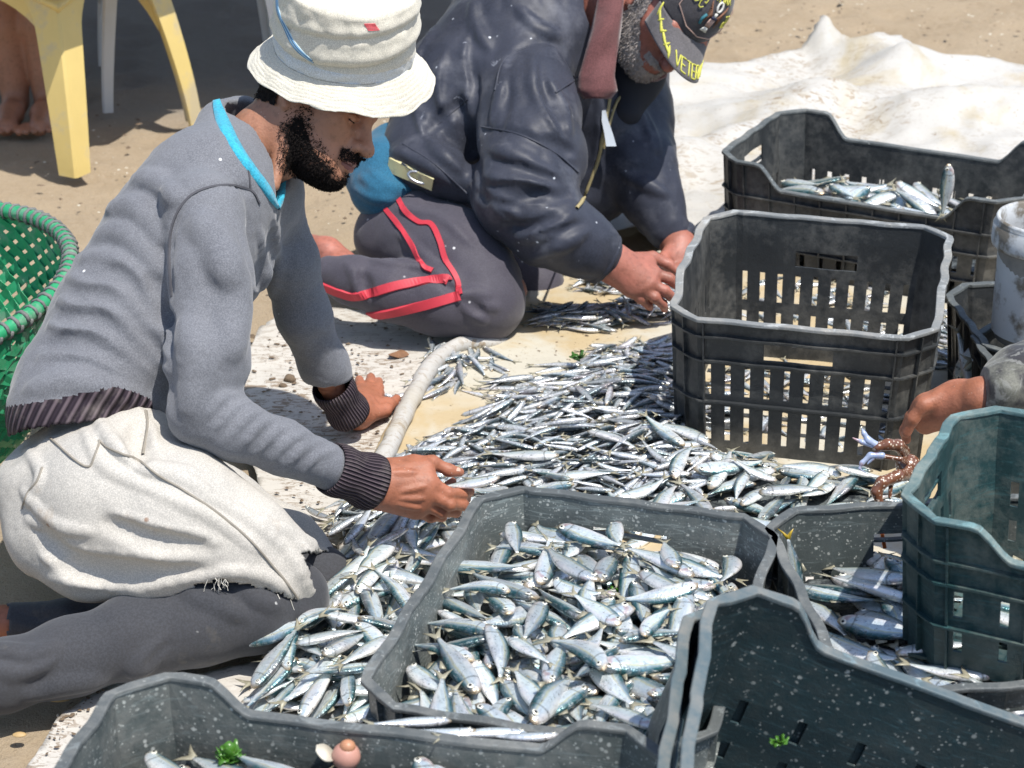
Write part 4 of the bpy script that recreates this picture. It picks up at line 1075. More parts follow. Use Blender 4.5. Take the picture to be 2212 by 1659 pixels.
# --- head frame
Rv, Uv, Vv = RGT, UPV, -FWD
HS = .92
yaw, pit = math.radians(14), math.radians(27)
hf = math.cos(yaw) * (math.cos(pit) * Rv - math.sin(pit) * Uv) + math.sin(yaw) * Vv
hu = math.sin(pit) * Rv + math.cos(pit) * Uv; hu = hu - hf * (hu @ hf); hu /= np.linalg.norm(hu)
hl = np.cross(hu, hf)                         # towards the far side (his left)
HM = np.array([hf, hl, hu])
HO = P(684, 222, 3.02)                        # centre between the ears
def H(x, y, z): return HO + HS * (x * hf + y * hl + z * hu)
def hcap(a, b, ra, rb, k=.01, op='add'): fh.cap(a, b, ra * HS, rb * HS, k * HS, op)
fh = Field(HO - .21, HO + .21, .0020)
E = lambda c, r, k=.012, op='add', Mx=None: fh.ell(H(*c), np.array(r) * HS, HM if Mx is None else Mx, k, op)
E((-.012, 0, .035), (.098, .076, .088), .0)             # skull
E((.030, 0, -.020), (.062, .062, .085), .03)            # face mass
E((.050, 0, -.070), (.046, .046, .045), .03)            # jaw front
hcap(H(.0, -.052, -.045), H(.062, -.025, -.092), .022, .020, .03)   # jaw line near
hcap(H(.0, .052, -.045), H(.062, .025, -.092), .022, .020, .03)
E((.083, 0, -.097), (.018, .022, .017), .02)            # chin
E((.050, -.044, -.012), (.026, .022, .022), .03)        # cheekbone near
E((.050, .044, -.012), (.026, .022, .022), .03)
hcap(H(.080, -.045, .026), H(.092, -.010, .020), .010, .010, .018)  # brow ridge
hcap(H(.080, .045, .026), H(.092, .010, .020), .010, .010, .018)
E((.085, -.030, .001), (.017, .018, .013), .014, 'sub')     # eye sockets
E((.085, .030, .001), (.017, .018, .013), .014, 'sub')
hcap(H(.088, 0, .012), H(.112, 0, -.030), .0085, .0115, .012)       # nose bridge
E((.115, 0, -.036), (.014, .0125, .011), .010)
E((.100, -.015, -.038), (.012, .008, .009), .007); E((.100, .015, -.038), (.012, .008, .009), .007)
E((.108, -.0085, -.047), (.006, .0035, .004), .003, 'sub')
E((.092, 0, -.060), (.014, .026, .014), .012)           # mouth barrel
hcap(H(.105, -.004, -.0635), H(.092, -.026, -.066), .0052, .003, .004); hcap(H(.105, .004, -.0635), H(.092, .026, -.066), .0052, .003, .004)
hcap(H(.103, -.004, -.0745), H(.091, -.022, -.072), .0062, .003, .004); hcap(H(.103, .004, -.0745), H(.091, .022, -.072), .0062, .003, .004)
hcap(H(.110, 0, -.0690), H(.094, -.026, -.0695), .0016, .0012, .002, 'sub')
# ear (near side)
for s in (-1, 1):
    E((-.014, s * .075, -.004), (.019, .008, .031), .006)
    hcap(H(-.004, s * .079, .020), H(-.026, s * .086, .018), .0045, .0045, .004); hcap(H(-.026, s * .086, .018), H(-.030, s * .086, -.008), .0045, .0042, .004); hcap(H(-.030, s * .086, -.008), H(-.012, s * .079, -.032), .0042, .006, .004)
    E((-.012, s * .085, -.002), (.009, .006, .014), .004, 'sub')
    E((-.004, s * .082, -.008), (.005, .006, .006), .004)
# eyelids: upper lid lowered as he looks down
for s in (-1, 1):
    E((.074, s * .030, -.001), (.0125, .0155, .0115), .004)
    hcap(H(.083, s * .017, .003), H(.079, s * .044, .001), .0032, .003, .004)
    hcap(H(.084, s * .018, -.0045), H(.079, s * .043, -.0045), .0013, .0013, .002, 'sub')
    hcap(H(.080, s * .020, -.012), H(.076, s * .042, -.012), .0022, .002, .005)
# neck
nb1 = P(540, 350, 3.05)
fh.chain([H(-.022, 0, -.035), H(-.048, 0, -.10), nb1], [.056, .054, .056], .03)
fh.cap(H(-.01, -.045, -.05), P(590, 400, 2.96), .013, .010, .02)      # neck tendon
V_, F_ = fh.mesh(); VV = [V_]; FF = [F_]; nb = len(V_)
# --- hands and forearm cores (same body mesh)
ff = Field(P(700, 1120, 2.98) - np.array([.10, .20, .16]), P(1060, 950, 2.95) + np.array([.08, .16, .14]), .0019)
Zh = 2.86
p_, r_ = c2w([(730, 1028, 2.82, 38), (812, 1042, Zh, 36)]); ff.chain(p_, r_, .02)
for (mx, my, dz, rr) in ((918, 1008, .012, 19), (925, 1040, 0, 20), (922, 1066, .002, 20), (912, 1090, .008, 18), (896, 1106, .016, 15)):
    p_, r_ = c2w([(815, 1042 + (my - 1050) * .35, Zh, 30), (mx, my, Zh + dz, rr)]); ff.chain(p_, r_, .022)
add_finger(ff, [(840, 1015, Zh + .01), (893, 1003, Zh + .02), (934, 999, Zh + .025), (970, 1016, Zh + .03), (993, 1020, Zh + .035)], [26, 20, 14.5, 12.5, 10], .007)        # thumb
add_finger(ff, [(925, 1040, Zh), (968, 1066, Zh + .012), (1000, 1067, Zh + .04), (1016, 1062, Zh + .06)], [17, 13.2, 12, 9.5], .005)      # index
add_finger(ff, [(922, 1064, Zh), (972, 1090, Zh + .012), (1000, 1091, Zh + .042), (1008, 1078, Zh + .062)], [17, 13, 11.5, 9.5], .005)     # middle
add_finger(ff, [(912, 1088, Zh + .008), (955, 1107, Zh + .022), (985, 1106, Zh + .05), (992, 1095, Zh + .066)], [15.5, 12, 11, 9], .005)       # ring
add_finger(ff, [(897, 1104, Zh + .016), (930, 1118, Zh + .032), (955, 1117, Zh + .052), (962, 1108, Zh + .066)], [13, 10.5, 9.5, 8.5], .005)    # little
add_finger(ff, [(960, 1052, Zh + .05), (978, 1040, Zh + .055)], [9, 8.5], .004)
for q in (((870, 1062), (918, 1050)), ((868, 1078), (915, 1078)), ((850, 1020), (900, 1020)), ((862, 1090), (905, 1098))):
    ff.fold([(q[0][0], q[0][1]), (q[1][0], q[1][1])], .0028, .3, .006, 6)
V_, F_ = ff.mesh(); VV.append(V_); FF.append(F_ + nb); nb += len(V_)
fl = Field(G(790, 880, .03) - np.array([.13, .14, .05]), G(790, 860, .03) + np.array([.12, .16, .09]), .0019)
Zl = lambda x, y, h: (x, y, ZG(x, y, h))
p_, r_ = c2w([(712, 832, 3.345, 26), (748, 884, 3.39, 27), Zl(772, 890, .045) + (26,)]); fl.chain(p_, r_, .02)
for (mx, my, rr) in ((838, 872, 15), (815, 852, 16), (797, 846, 16), (778, 850, 15), (762, 858, 13)):
    p_, r_ = c2w([Zl(772, 890, .040) + (25,), Zl(mx, my, .032) + (rr,)]); fl.chain(p_, r_, .02)
def fing(f, pts, rs): add_finger(f, [Zl(*q) for q in pts], rs, .005)
fing(fl, [(800, 893, .038), (832, 886, .034), (849, 870, .026), (857, 861, .022)], [20, 14, 11.5, 9.5])
fing(fl, [(812, 856, .034), (817, 838, .036), (818, 824, .024)], [14, 11.5, 9.5])
fing(fl, [(797, 850, .034), (799, 831, .038), (801, 815, .024)], [14, 11.5, 9.8])
fing(fl, [(781, 853, .034), (778, 834, .036), (776, 820, .024)], [13.5, 11, 9.5])
fing(fl, [(765, 862, .032), (756, 848, .032), (751, 836, .022)], [12, 9.8, 8.5])
V_, F_ = fl.mesh(); VV.append(V_); FF.append(F_ + nb); nb += len(V_)
# --- torso, arms and legs under the clothes, coarse, joined in the same body
TOR = [(160, 960, 2.86, 70), (280, 700, 2.93, 105), (420, 490, 2.97, 85), (520, 370, 3.04, 50)]
fb = Field(*bounds([(-240, 1480, 2.62, 60), (1000, 380, 3.3, 60), (800, 1300, 3.4, 30), (-200, 900, 2.9, 50)], .12), .008)
p_, r_ = c2w(TOR); fb.chain(p_, r_, .04)
for ch_ in ([(455, 500, 2.83, 45), (445, 780, 2.73, 50), (430, 895, 2.72, 48), (600, 970, 2.77, 40), (760, 1030, 2.83, 34)], [(600, 430, 3.16, 40), (650, 680, 3.24, 38), (722, 845, 3.36, 28)],
            [(140, 1070, 2.82, 75), (350, 1130, 2.72, 100), (625, 1285, 2.77, 46), (300, 1372, 2.70, 58), (0, 1462, 2.64, 48), (-190, 1480, 2.62, 40)], [(160, 1060, 2.98, 95), (420, 1150, 2.95, 95), (670, 1262, 2.92, 50), (400, 1330, 2.88, 36), (100, 1347, 2.86, 28)]):
    p_, r_ = c2w(ch_); fb.chain(p_, r_, .04)
p_, r_ = c2w([(100, 1347, 2.86, 28), (10, 1347, 2.86, 34), (-60, 1350, 2.86, 40), (-160, 1380, 2.84, 28)]); fb.chain(p_, r_, .02)   # bare ankle and foot
V_, F_ = fb.mesh(); VV.append(V_); FF.append(F_ + nb)
ns = [len(v) for v in VV]
body = mesh_obj('body', np.vstack(VV), np.vstack(FF), None, man, mats=[M['skin_dark'], M['skin_hand']], midx=np.concatenate([np.zeros(len(FF[0])), np.ones(len(FF[1]) + len(FF[2]) + len(FF[3]))]))
mb = MB(); nail(mb, P(987, 1011, Zh + .0275), P(965, 1009, Zh + .022), -FWD + UPV * 1.1, .009, .011); pass
mb.build('fingernails', M['nail'], body, smooth=True) if False else None
o = mesh_obj('fingernail', mb.V, mb.F, M['nail'], man)
# --- lips, eyes, brows, beard
def patch(name, V, F, cond, off, mat, parent, noise_amp=0.0, seed=0):
    """thin shell grown from part of a surface"""
    Vn = V; fc = Vn[F].mean(1); keep = cond(fc); Fk = F[keep]; used = np.unique(Fk); mp = -np.ones(len(V), int); mp[used] = np.arange(len(used))
    N = fh.grad(V[used]); o_ = off(V[used]) if callable(off) else off
    W_ = V[used] + N * (np.asarray(o_)[..., None] if np.ndim(o_) else o_)
    if noise_amp: W_ = W_ + N * (noise_amp * vnoise(V[used] * 260, seed)[:, None])
    return mesh_obj(name, W_, mp[Fk], mat, parent)
Vh, Fh = VV[0], FF[0]
loc = lambda v: (v - HO) @ HM.T / HS
def beard_mask(v):
    q = loc(v); x, y, z = q[:, 0], q[:, 1], q[:, 2]; ay = np.abs(y)
    edge = .006 * vnoise(v * 120, 5)
    top = np.interp(x, [-.01, .012, .022, .035, .06, .08, .12], [-.03, .022, -.012, -.044, -.064, -.078, -.086])
    side = (x > np.where(z > -.035, .012, -.004) + edge) & (z < top + edge) & (z > -.135) & (x > -.02 + (-.05 - z) * .55 + edge)
    mou = (x > .078) & (z < -.047 + .25 * (ay - .012).clip(0) * -1 + edge * .3) & (z > -.062 - .25 * ay + edge * .3) & (ay < .036)
    lips = (x > .086) & (ay < .027) & (z < -.0585) & (z > -.082)
    soul = (x > .082) & (ay > .009) & (z < -.078) & (z > -.092) & (ay < .030)
    return (side & ~lips & ~soul) | (mou & (z > -.0615))
def beard_frac(v, r=.010, mask=None):
    mask = mask or beard_mask; s_ = 0
    for d in (hf, -hf, hu, -hu, (hf + hu) * .7, (hf - hu) * .7, (-hf + hu) * .7, (-hf - hu) * .7): s_ = s_ + mask(v + d[None] * r * HS)
    return s_ / 8
def must(v):
    q = loc(v); return (q[:, 0] > .080) & (q[:, 2] < -.046 - .22 * (np.abs(q[:, 1]) - .012).clip(0)) & (q[:, 2] > -.0600 - .25 * np.abs(q[:, 1])) & (np.abs(q[:, 1]) < .034) & (q[:, 2] > -.070)
bo = patch('beard', Vh, Fh, lambda v: beard_frac(v, .010) + .10 * vnoise(v * 400, 3) > .95, .0012, M['hair_black'], man, .0010, 8)
def hair_mask(v):
    q = loc(v); return ((q[:, 0] < -.026 + .005 * vnoise(v * 90, 6)) & (q[:, 2] > -.040 + .006 * vnoise(v * 150, 7)) | (q[:, 2] > .05)) & ~((np.abs(q[:, 1]) > .070) & (q[:, 0] > -.038) & (q[:, 2] < .03))
ho = patch('hair', Vh, Fh, hair_mask, .0025, M['hair_black'], man, .0015, 9)
def lip_mask(v):
    q = loc(v); return (q[:, 0] > .088) & (np.abs(q[:, 1]) < .024) & (q[:, 2] < -.059) & (q[:, 2] > -.0795 + .2 * np.abs(q[:, 1]))
patch('lips', Vh, Fh, lip_mask, .0006, M['lip'], man)
# short curly strands give beard and nape a soft broken edge
def strands(name, cond, n, ln, mat, parent, seed, wid=.0005, base_off=.002, curl=.8, V=None, F=None, field=None, drop=.3):
    rs = np.random.default_rng(seed); V = Vh if V is None else V; F = Fh if F is None else F; field = field or fh
    fc = V[F].mean(1); idx = np.nonzero(cond(fc))[0]; pick = rs.choice(idx, n); p = fc[pick] + rs.normal(0, .0008, (n, 3)); N = field.grad(p); VV_ = []; FF_ = []
    T = rs.normal(size=(n, 3)); T -= N * (T * N).sum(1)[:, None]; T /= np.linalg.norm(T, axis=1)[:, None]; S = np.cross(N, T)
    l_ = ln * rs.uniform(.4, 1.1, n)[:, None]; dn = -hu * drop
    a = p + N * base_off; b_ = a + (N * .8 + T * .5 + dn) * l_ * .5; c_ = b_ + (N * .1 + T * curl + dn) * l_ * .5
    VV_ = np.stack([a - S * wid, a + S * wid, b_ + S * wid, b_ - S * wid, c_], 1).reshape(-1, 3); k = np.arange(n)[:, None] * 5
    FF_ = [tuple(x) for x in (k + np.array([0, 1, 2, 3])).tolist()] + [tuple(x) for x in (k + np.array([3, 2, 4])).tolist()]
    return mesh_obj(name, VV_, FF_, mat, parent)
strands('beard_curls', lambda v: ((beard_frac(v, .013) ** 2.0 > np.random.default_rng(9).random(len(v)) * 1.0) & (beard_frac(v, .004) > .2)) | must(v), 15000, .0050, M['hair_black'], man, 3)
def fringe(v):
    g_ = np.random.default_rng(5).random(len(v)); m0 = beard_mask(v); m1 = beard_mask(v + HS * (-.010 * hf[None] * 0 - .009 * hu[None])) | beard_mask(v - HS * .009 * hf[None]) | beard_mask(v + HS * .006 * hf[None] - HS * .004 * hu[None]); q = loc(v)
    return m1 & ~m0 & (g_ < .5) & ~((q[:, 0] > .086) & (np.abs(q[:, 1]) < .027) & (q[:, 2] < -.056) & (q[:, 2] > -.084)) & (q[:, 0] > -.012)
strands('beard_stubble', fringe, 700, .0028, M['hair_black'], man, 6, wid=.00035, base_off=.0004)
strands('hair_curls', hair_mask, 3500, .006, M['hair_black'], man, 4)
mb = MB()
for s in (-1, 1):
    for i in range(90):
        u = random.random(); c_ = H(.0905 - .012 * u + .003, s * (.012 + .036 * u), .0265 + .004 * math.sin(u * 3) + random.gauss(0, .0016)); g_ = fh.grad(c_[None])[0]
        c_ = c_ - g_ * (float(fh.sample(c_[None])[0]) - .0008); d_ = hl * s * .8 + hu * random.uniform(-.1, .5) - hf * .2
        mb.add([c_, c_ + hu * .0007, c_ + d_ * .007 + g_ * .0008], [(0, 1, 2)])
mb.build('eyebrow', M['hair_black'], man)
mb = MB()
for s in (-1, 1): mb.ball(H(.0742, s * .030, -.0035), .0105 * HS, 14, 10)
mb.build('eyeball', M['eye_white'], man, smooth=True)
mb = MB()
for s in (-1, 1):
    c_ = [H(.0862 - .004 * (2 * u - 1) ** 2 * 1.5, s * (.020 + .022 * u), -.0048 - .0012 * math.sin(u * math.pi)) for u in np.linspace(0, 1, 9)]; mb.tube(c_, .0009, 5)
mb.build('eyelashes', M['hair_black'], man)

# --- bucket hat (its own frame: pulled down and tipped to the near side)
el, rl = math.radians(37), math.radians(9)
kf = math.cos(rl) * Rv - math.sin(rl) * Uv; ku = math.cos(el) * (math.sin(rl) * Rv + math.cos(rl) * Uv) + math.sin(el) * Vv; kl = np.cross(ku, kf); KO = P(742, 114, 3.0)
def K(x, y, z): return KO + x * kf + y * kl + z * ku
def hat_surface():
    nu, V = 220, []; prof = []
    for u in np.linspace(0, 1, 50): prof.append((.139 - .036 * u, -.030 * (1 - u) ** 1.15, 'b', u))
    for u in np.linspace(0, 1, 30)[1:]: prof.append((.103 - .004 * u + .004 * math.sin(u * 3.1), .112 * u, 'c', u))
    for u in np.linspace(0, 1, 18)[1:]: prof.append((.099 * (1 - u) ** .85, .112 + .010 * u, 't', u))
    n = len(prof); A = np.arange(nu) * 2 * math.pi / nu
    for (r, z, k_, u) in prof:
        pos_ = np.stack([np.cos(A) * r * 60, np.sin(A) * r * 60, np.full(nu, z * 60 + (u * 9 if k_ == 'b' else 3))], 1); n1_ = vnoise(pos_, 3); n2_ = vnoise(pos_ * 3.1, 4)
        for j in range(nu):
            a = A[j]; rr = r; zz = z
            if k_ == 'b':
                st = math.sin(u * 2 * math.pi * 8.5); zz += .00055 * st * (.6 + .4 * n2_[j]) + .0009 * n2_[j] * (1 - u) + .0016 * n1_[j] * (1 - u)
                zz += (1 - u) * (.004 * math.sin(3 * a + .6) + .0025 * math.sin(5 * a + 2) + .002 * math.sin(13 * a)) - (1 - u) * .012 * max(0, math.cos(a + .25)) ** 3
                rr *= 1 + (1 - u) * (.02 * math.sin(4 * a + 1))
            elif k_ == 'c':
                # slumped crown: two soft horizontal folds and slanting creases
                ph = u - .30 - .10 * math.sin(a + .9); ph2 = u - .58 - .16 * math.sin(a * 1.0 + 2.2); am = .5 + .5 * math.sin(a + 2.6)
                rr += -.0070 * math.exp(-(ph / .05) ** 2) + .0045 * math.exp(-((ph - .13) / .09) ** 2) - .0045 * am * math.exp(-(ph2 / .05) ** 2) + .0035 * am * math.exp(-((ph2 - .1) / .07) ** 2) + .0022 * n1_[j] + .0008 * n2_[j] + .003 * u; zz += .006 * math.sin(2 * a + 1) * u
            else: zz += .004 * math.sin(6 * a + r * 60) * (r / .1) + .002 * n1_[j]
            V.append(K(rr * math.cos(a), rr * .93 * math.sin(a), zz))
    F = [(i * nu + j, i * nu + (j + 1) % nu, (i + 1) * nu + (j + 1) % nu, (i + 1) * nu + j) for i in range(n - 1) for j in range(nu)]
    return np.array(V), F, nu, n
HV, HF, nu, hn = hat_surface(); ctr = K(0, 0, .05)
hat = mesh_obj('bucket_hat', HV, HF, None, man, mats=[M['hat_cotton'], M['hat_band']], midx=[1 if 49 <= i // nu <= 53 else 0 for i in range(len(HF))])
md = hat.modifiers.new('thickness', 'SOLIDIFY'); md.thickness = .0018; md.offset = 1
def hatp(a, i, lift=.0015):
    j = a / (2 * math.pi) * nu; j0 = int(j) % nu; fj_ = j - int(j); i0_ = int(i); fi_ = i - i0_
    v = (HV[i0_ * nu + j0] * (1 - fj_) + HV[i0_ * nu + (j0 + 1) % nu] * fj_) * (1 - fi_) + (HV[(i0_ + 1) * nu + j0] * (1 - fj_) + HV[(i0_ + 1) * nu + (j0 + 1) % nu] * fj_) * fi_
    return v + (v - ctr) / np.linalg.norm(v - ctr) * lift
for (di, mt_, w_) in ((0, 'zip_blue', .0017), (.62, 'zip_pale', .0013), (1.2, 'zip_blue', .0015), (-.6, 'zip_pale', .0008)):
    pts = [hatp(math.radians(199 + 54 * u), 73 - di - 15.5 * u ** .8, .0026) for u in np.linspace(0, 1, 14)]
    mb = MB(); pts = np.array(pts); pts[1:-1] = (pts[:-2] + pts[1:-1] + pts[2:]) / 3; pts[1:-1] = (pts[:-2] + pts[1:-1] + pts[2:]) / 3; mb.tube(spline(pts, 50), w_, 6); mb.build('zip_trim', M[mt_], man, smooth=True)
mb = MB()
for k in range(6): mb.tube([hatp(math.radians(291 + u * 9 + k * .6), 76.0 - k * .45, .0024) for u in np.linspace(0, 1, 5)], .0007, 4)
mb.build('red_stitching', M['thread_red'], man)
mb = MB(); mb.tube([hatp(math.radians(238 + 6 * u), 78 - 27 * u, .0012) for u in np.linspace(0, 1, 16)], .0007, 4); mb.tube([hatp(math.radians(200 + 110 * u), 64 + 2 * math.sin(u * 5), .0010) for u in np.linspace(0, 1, 40)], .0006, 4); mb.build('hat_seam', M['hat_cotton'], man)

# --- sweater
Z1 = {}
SW = [(150, 905, 2.80, 128), (190, 860, 2.84, 148), (290, 700, 2.88, 160), (385, 530, 2.92, 150), (450, 420, 2.95, 128), (500, 345, 3.0, 96)]
SWf = [(230, 900, 3.02, 135), (320, 720, 3.04, 150), (430, 540, 3.07, 140), (520, 430, 3.10, 105), (545, 340, 3.12, 80)]
fs = Field(*bounds([(-20, 950, 2.8, 60), (840, 300, 3.5, 40), (400, 1100, 2.6, 20), (480, 210, 2.85, 60), (560, 190, 3.1, 60)], .10), .0042)
p_, r_ = c2w(SW); fs.chain(p_, r_, .05); p_, r_ = c2w(SWf); fs.chain(p_, r_, .05)
p_, r_ = c2w([(450, 400, 2.90, 92), (560, 395, 3.10, 78)]); fs.chain(p_, r_, .05)
p_, r_ = c2w([(520, 260, 3.10, 52), (480, 268, 3.04, 50)]); fs.chain(p_, r_, .05)
p_, r_ = c2w([(420, 440, 2.88, 78), (438, 462, 2.82, 86), (455, 600, 2.77, 88), (450, 780, 2.73, 84), (436, 890, 2.72, 70), (505, 925, 2.73, 66), (610, 965, 2.77, 57), (722, 1013, 2.818, 50)]); fs.chain(p_, r_, .018)
p_, r_ = c2w([(585, 430, 3.13, 62), (622, 560, 3.18, 62), (655, 680, 3.24, 56), (700, 790, 3.32, 50), (728, 850, 3.36, 44)]); fs.chain(p_, r_, .022)
# hollow under the arm, folds
fo = fs.fold
for f_ in ([(150, 560), (250, 560), (330, 640), (365, 720)], [(150, 600), (240, 610), (310, 690), (365, 760)], [(130, 650), (230, 660), (290, 730), (362, 800)],
           [(110, 700), (200, 715), (270, 760), (362, 830)], [(90, 770), (180, 760), (260, 790), (362, 850)], [(180, 520), (260, 500), (330, 560), (362, 640)], [(60, 840), (160, 820), (250, 850), (350, 880)],
           [(230, 450), (300, 450), (350, 520)], [(250, 380), (330, 390), (380, 430)]):
    fo(f_, random.uniform(.004, .0115), random.uniform(.25, .45), .020, 16)
for f_ in ([(170, 585), (260, 600), (340, 700)], [(150, 635), (250, 650), (350, 770)], [(120, 685), (230, 700), (355, 815)], [(100, 745), (200, 745), (355, 845)], [(330, 600), (362, 680), (366, 760)]):
    fo(f_, .008, .5, .016, 16, 'sub')
for q in range(8):       # elbow wrinkles
    x = 455 + q * 30; y0 = 842 + q * 17; fo([(x + 68, y0 + 8), (x + 20, y0 + 22), (x - 18, y0 + 68)], .0062 - .0003 * q, .45, .008, 9)
for f_ in ([(560, 500), (570, 580), (560, 660)], [(590, 470), (600, 560), (585, 640)], [(545, 620), (572, 680), (560, 740)], [(540, 700), (560, 640), (590, 560)]): fo(f_, .008, .45, .012, 12)
for f_ in ([(400, 700), (425, 790), (410, 880)], [(500, 560), (512, 660), (500, 760)], [(430, 480), (470, 520), (490, 600)]): fo(f_, .010, .12, .03, 12)
fo([(372, 640), (368, 560), (380, 470), (420, 418), (480, 400), (540, 412)], .004, .3, .008, 24, 'sub', False)   # armhole seam
SEAM0 = [(372, 640), (366, 560), (372, 490), (395, 440), (430, 412), (485, 400), (540, 410), (560, 440)]
# neck opening
fs.chain([P(600, 240, 3.02), P(556, 285, 3.03), P(572, 345, 3.0), P(592, 400, 2.97), P(602, 440, 2.96)], [.070, .060, .052, .034, .012], .006, 'sub')
hem_n = np.array([-.50, 0, -.87]); 
cutc = P(20, 925, 2.8)
Vs, Fs = fs.mesh()
n3 = fs.grad(Vs); Vs = Vs + n3 * (.0022 * fbm(Vs, 26, 3, 14) + .0025 * (np.abs(vnoise(Vs * np.array([5, 9, 16.]), 19)) - .4) * (Vs[:, 2] < .45) + .0006 * vnoise(Vs * 130, 15))[:, None]
cenF = Vs[Fs].mean(1)
def px_of(A):
    q = A - CAM; z = q @ FWD; return CX + FPX * (q @ RGT) / z, CY - FPX * (q @ UPV) / z
fx, fy = px_of(cenF)
def hemline(x): return np.interp(x, [-60, 5, 120, 250, 300, 400], [905, 880, 862, 835, 850, 900])
hemband = (fy > hemline(fx)) & (fx < 330)
belowhem = (fy > np.interp(fx, [-60, 5, 60, 150, 250, 330, 420], [960, 945, 925, 915, 905, 960, 1040])) & (fx < 365)
Fk = Fs[~belowhem]; mi = hemband[~belowhem].astype(int)
sw = mesh_obj('sweater', Vs, Fk, None, man, mats=[M['knit_grey'], M['rib_knit']], midx=mi)
rib_attr(sw, P(120, 960, 2.9), P(300, 640, 2.95), 90)
md = sw.modifiers.new('thickness', 'SOLIDIFY'); md.thickness = .002; md.offset = -1
# cuffs
def cuff(a, b_, ra, rb, parent, mat, ribs=42, name='cuff'):
    a, b_ = np.asarray(a), np.asarray(b_); mb = MB(); n = 14; pts = [a + (b_ - a) * u for u in np.linspace(0, 1, n)]; rr = [ra + (rb - ra) * u + .002 * math.sin(u * 9) for u in np.linspace(0, 1, n)]
    mb.tube(pts, rr, 96, cap=False); o = mb.build(name, M[mat], parent, smooth=True); rib_attr(o, a - (b_ - a), b_, ribs)
    md = o.modifiers.new('thickness', 'SOLIDIFY'); md.thickness = .003; md.offset = -1; return o
cuff(P(712, 1010, 2.812), P(806, 1043, 2.86), .0365, .0405, man, 'rib_knit')
cuff(P(716, 832, 3.345), P(756, 896, 3.40), .0355, .036, man, 'rib_knit')
# turquoise V collar: tape along the neck opening
mb = MB(); col_px = [(470, 203), (452, 212), (460, 240), (475, 275), (500, 318), (528, 362), (560, 405), (590, 440), (602, 452)]
surf_ribbon(mb, fs, [(474, 196), (468, 215), (475, 245), (492, 285), (515, 325), (545, 368), (575, 408), (598, 446)], [.012, .018, .022, .022, .020, .018, .018, .008], 50, .003)
surf_ribbon(mb, fs, [(600, 448), (606, 425), (612, 395), (618, 372)], [.01, .012, .012, .01], 12, .003)
mb.build('collar', M['collar_blue'], man, smooth=True)
mb = MB(); surf_ribbon(mb, fs, SEAM0, .0032, 60, .0022); o = mb.build('shoulder_seam', M['seam_dark'], man); mb = MB(); surf_ribbon(mb, fs, [(540, 408), (536, 370), (528, 345)], .003, 16, .0022); mb.build('shoulder_seam', M['seam_dark'], man)

# --- trousers
ft = Field(*bounds([(-60, 1000, 2.8, 80), (820, 1100, 3.2, 60), (300, 1400, 2.6, 60)], .10), .0042)
p_, r_ = c2w([(135, 1060, 2.80, 140), (250, 1085, 2.76, 165), (380, 1125, 2.73, 152), (520, 1185, 2.74, 112), (600, 1236, 2.75, 84), (628, 1266, 2.76, 62)]); ft.chain(p_, r_, .03)
p_, r_ = c2w([(180, 1040, 2.98, 135), (300, 1060, 2.97, 140), (450, 1130, 2.95, 115), (600, 1200, 2.93, 92), (668, 1248, 2.91, 76)]); ft.chain(p_, r_, .04)
p_, r_ = c2w([(110, 1160, 2.76, 92), (190, 1212, 2.73, 75), (330, 1226, 2.71, 65), (470, 1212, 2.72, 60)]); ft.chain(p_, r_, .03)
p_, r_ = c2w([(230, 930, 2.83, 90), (290, 960, 2.80, 90)]); ft.chain(p_, r_, .04)
ft.cutplane(P(40, 975, 2.8), np.array([-.60, .0, .80]))
fo = ft.fold
for f_ in ([(300, 885), (320, 940), (312, 985)], [(210, 905), (250, 960), (300, 990)], [(230, 940), (300, 1000), (420, 1020)]): fo(f_, .008, .6, .010, 12)
for f_ in ([(60, 1120), (160, 1190), (330, 1200), (470, 1170)], [(50, 1060), (120, 1130), (200, 1150)], [(110, 1250), (250, 1265), (420, 1245), (520, 1235)], [(420, 1060), (520, 1110), (620, 1190), (670, 1280)],
           [(330, 1060), (460, 1120), (560, 1190)], [(560, 1120), (640, 1170), (700, 1230)], [(600, 1130), (680, 1180), (730, 1230)], [(480, 1230), (570, 1245), (640, 1290)], [(60, 970), (90, 1030), (60, 1090)], [(180, 930), (230, 1010), (330, 1060)],
           [(90, 1200), (170, 1240), (260, 1235)], [(250, 1110), (360, 1150), (450, 1160)], [(300, 1015), (380, 1030), (450, 1060)]):
    fo(f_, .0052, .5, .010, 14)
for f_ in ([(80, 1150), (170, 1215), (330, 1225)], [(310, 900), (300, 950), (308, 990)], [(130, 1225), (260, 1250), (430, 1230)], [(230, 1130), (340, 1170), (440, 1185)]): fo(f_, .008, .45, .02, 14, 'sub')
Vt, Ft = ft.mesh(); n3 = ft.grad(Vt); Vt = Vt + n3 * (.0022 * fbm(Vt, 22, 3, 24) + .0005 * vnoise(Vt * 120, 25))[:, None]
cf = Vt[Ft].mean(1); tx, ty = px_of(cf); zc = (cf - CAM) @ FWD
tear = 9 * vnoise(np.stack([tx / 16, ty / 16, 0 * tx], 1), 31) + 5 * vnoise(np.stack([tx / 6, ty / 6, 0 * tx], 1), 32)
low_edge = np.interp(tx, [0, 100, 160, 300, 430, 480, 560, 600, 650, 690, 700], [1290, 1310, 1330, 1310, 1262, 1250, 1268, 1278, 1292, 1340, 1350])
near_leg = zc < 2.86
cutn = near_leg & (ty > low_edge + tear) & (tx > 60)
kn = (tx - 660 > 0) & (((tx - 722) / 62) ** 2 + ((ty - 1262) / 70) ** 2 + tear * .02 < 1) & (cf[:, 1] > -9) & ((tx - 690) + .1 * (ty - 1250) > -12 + tear)
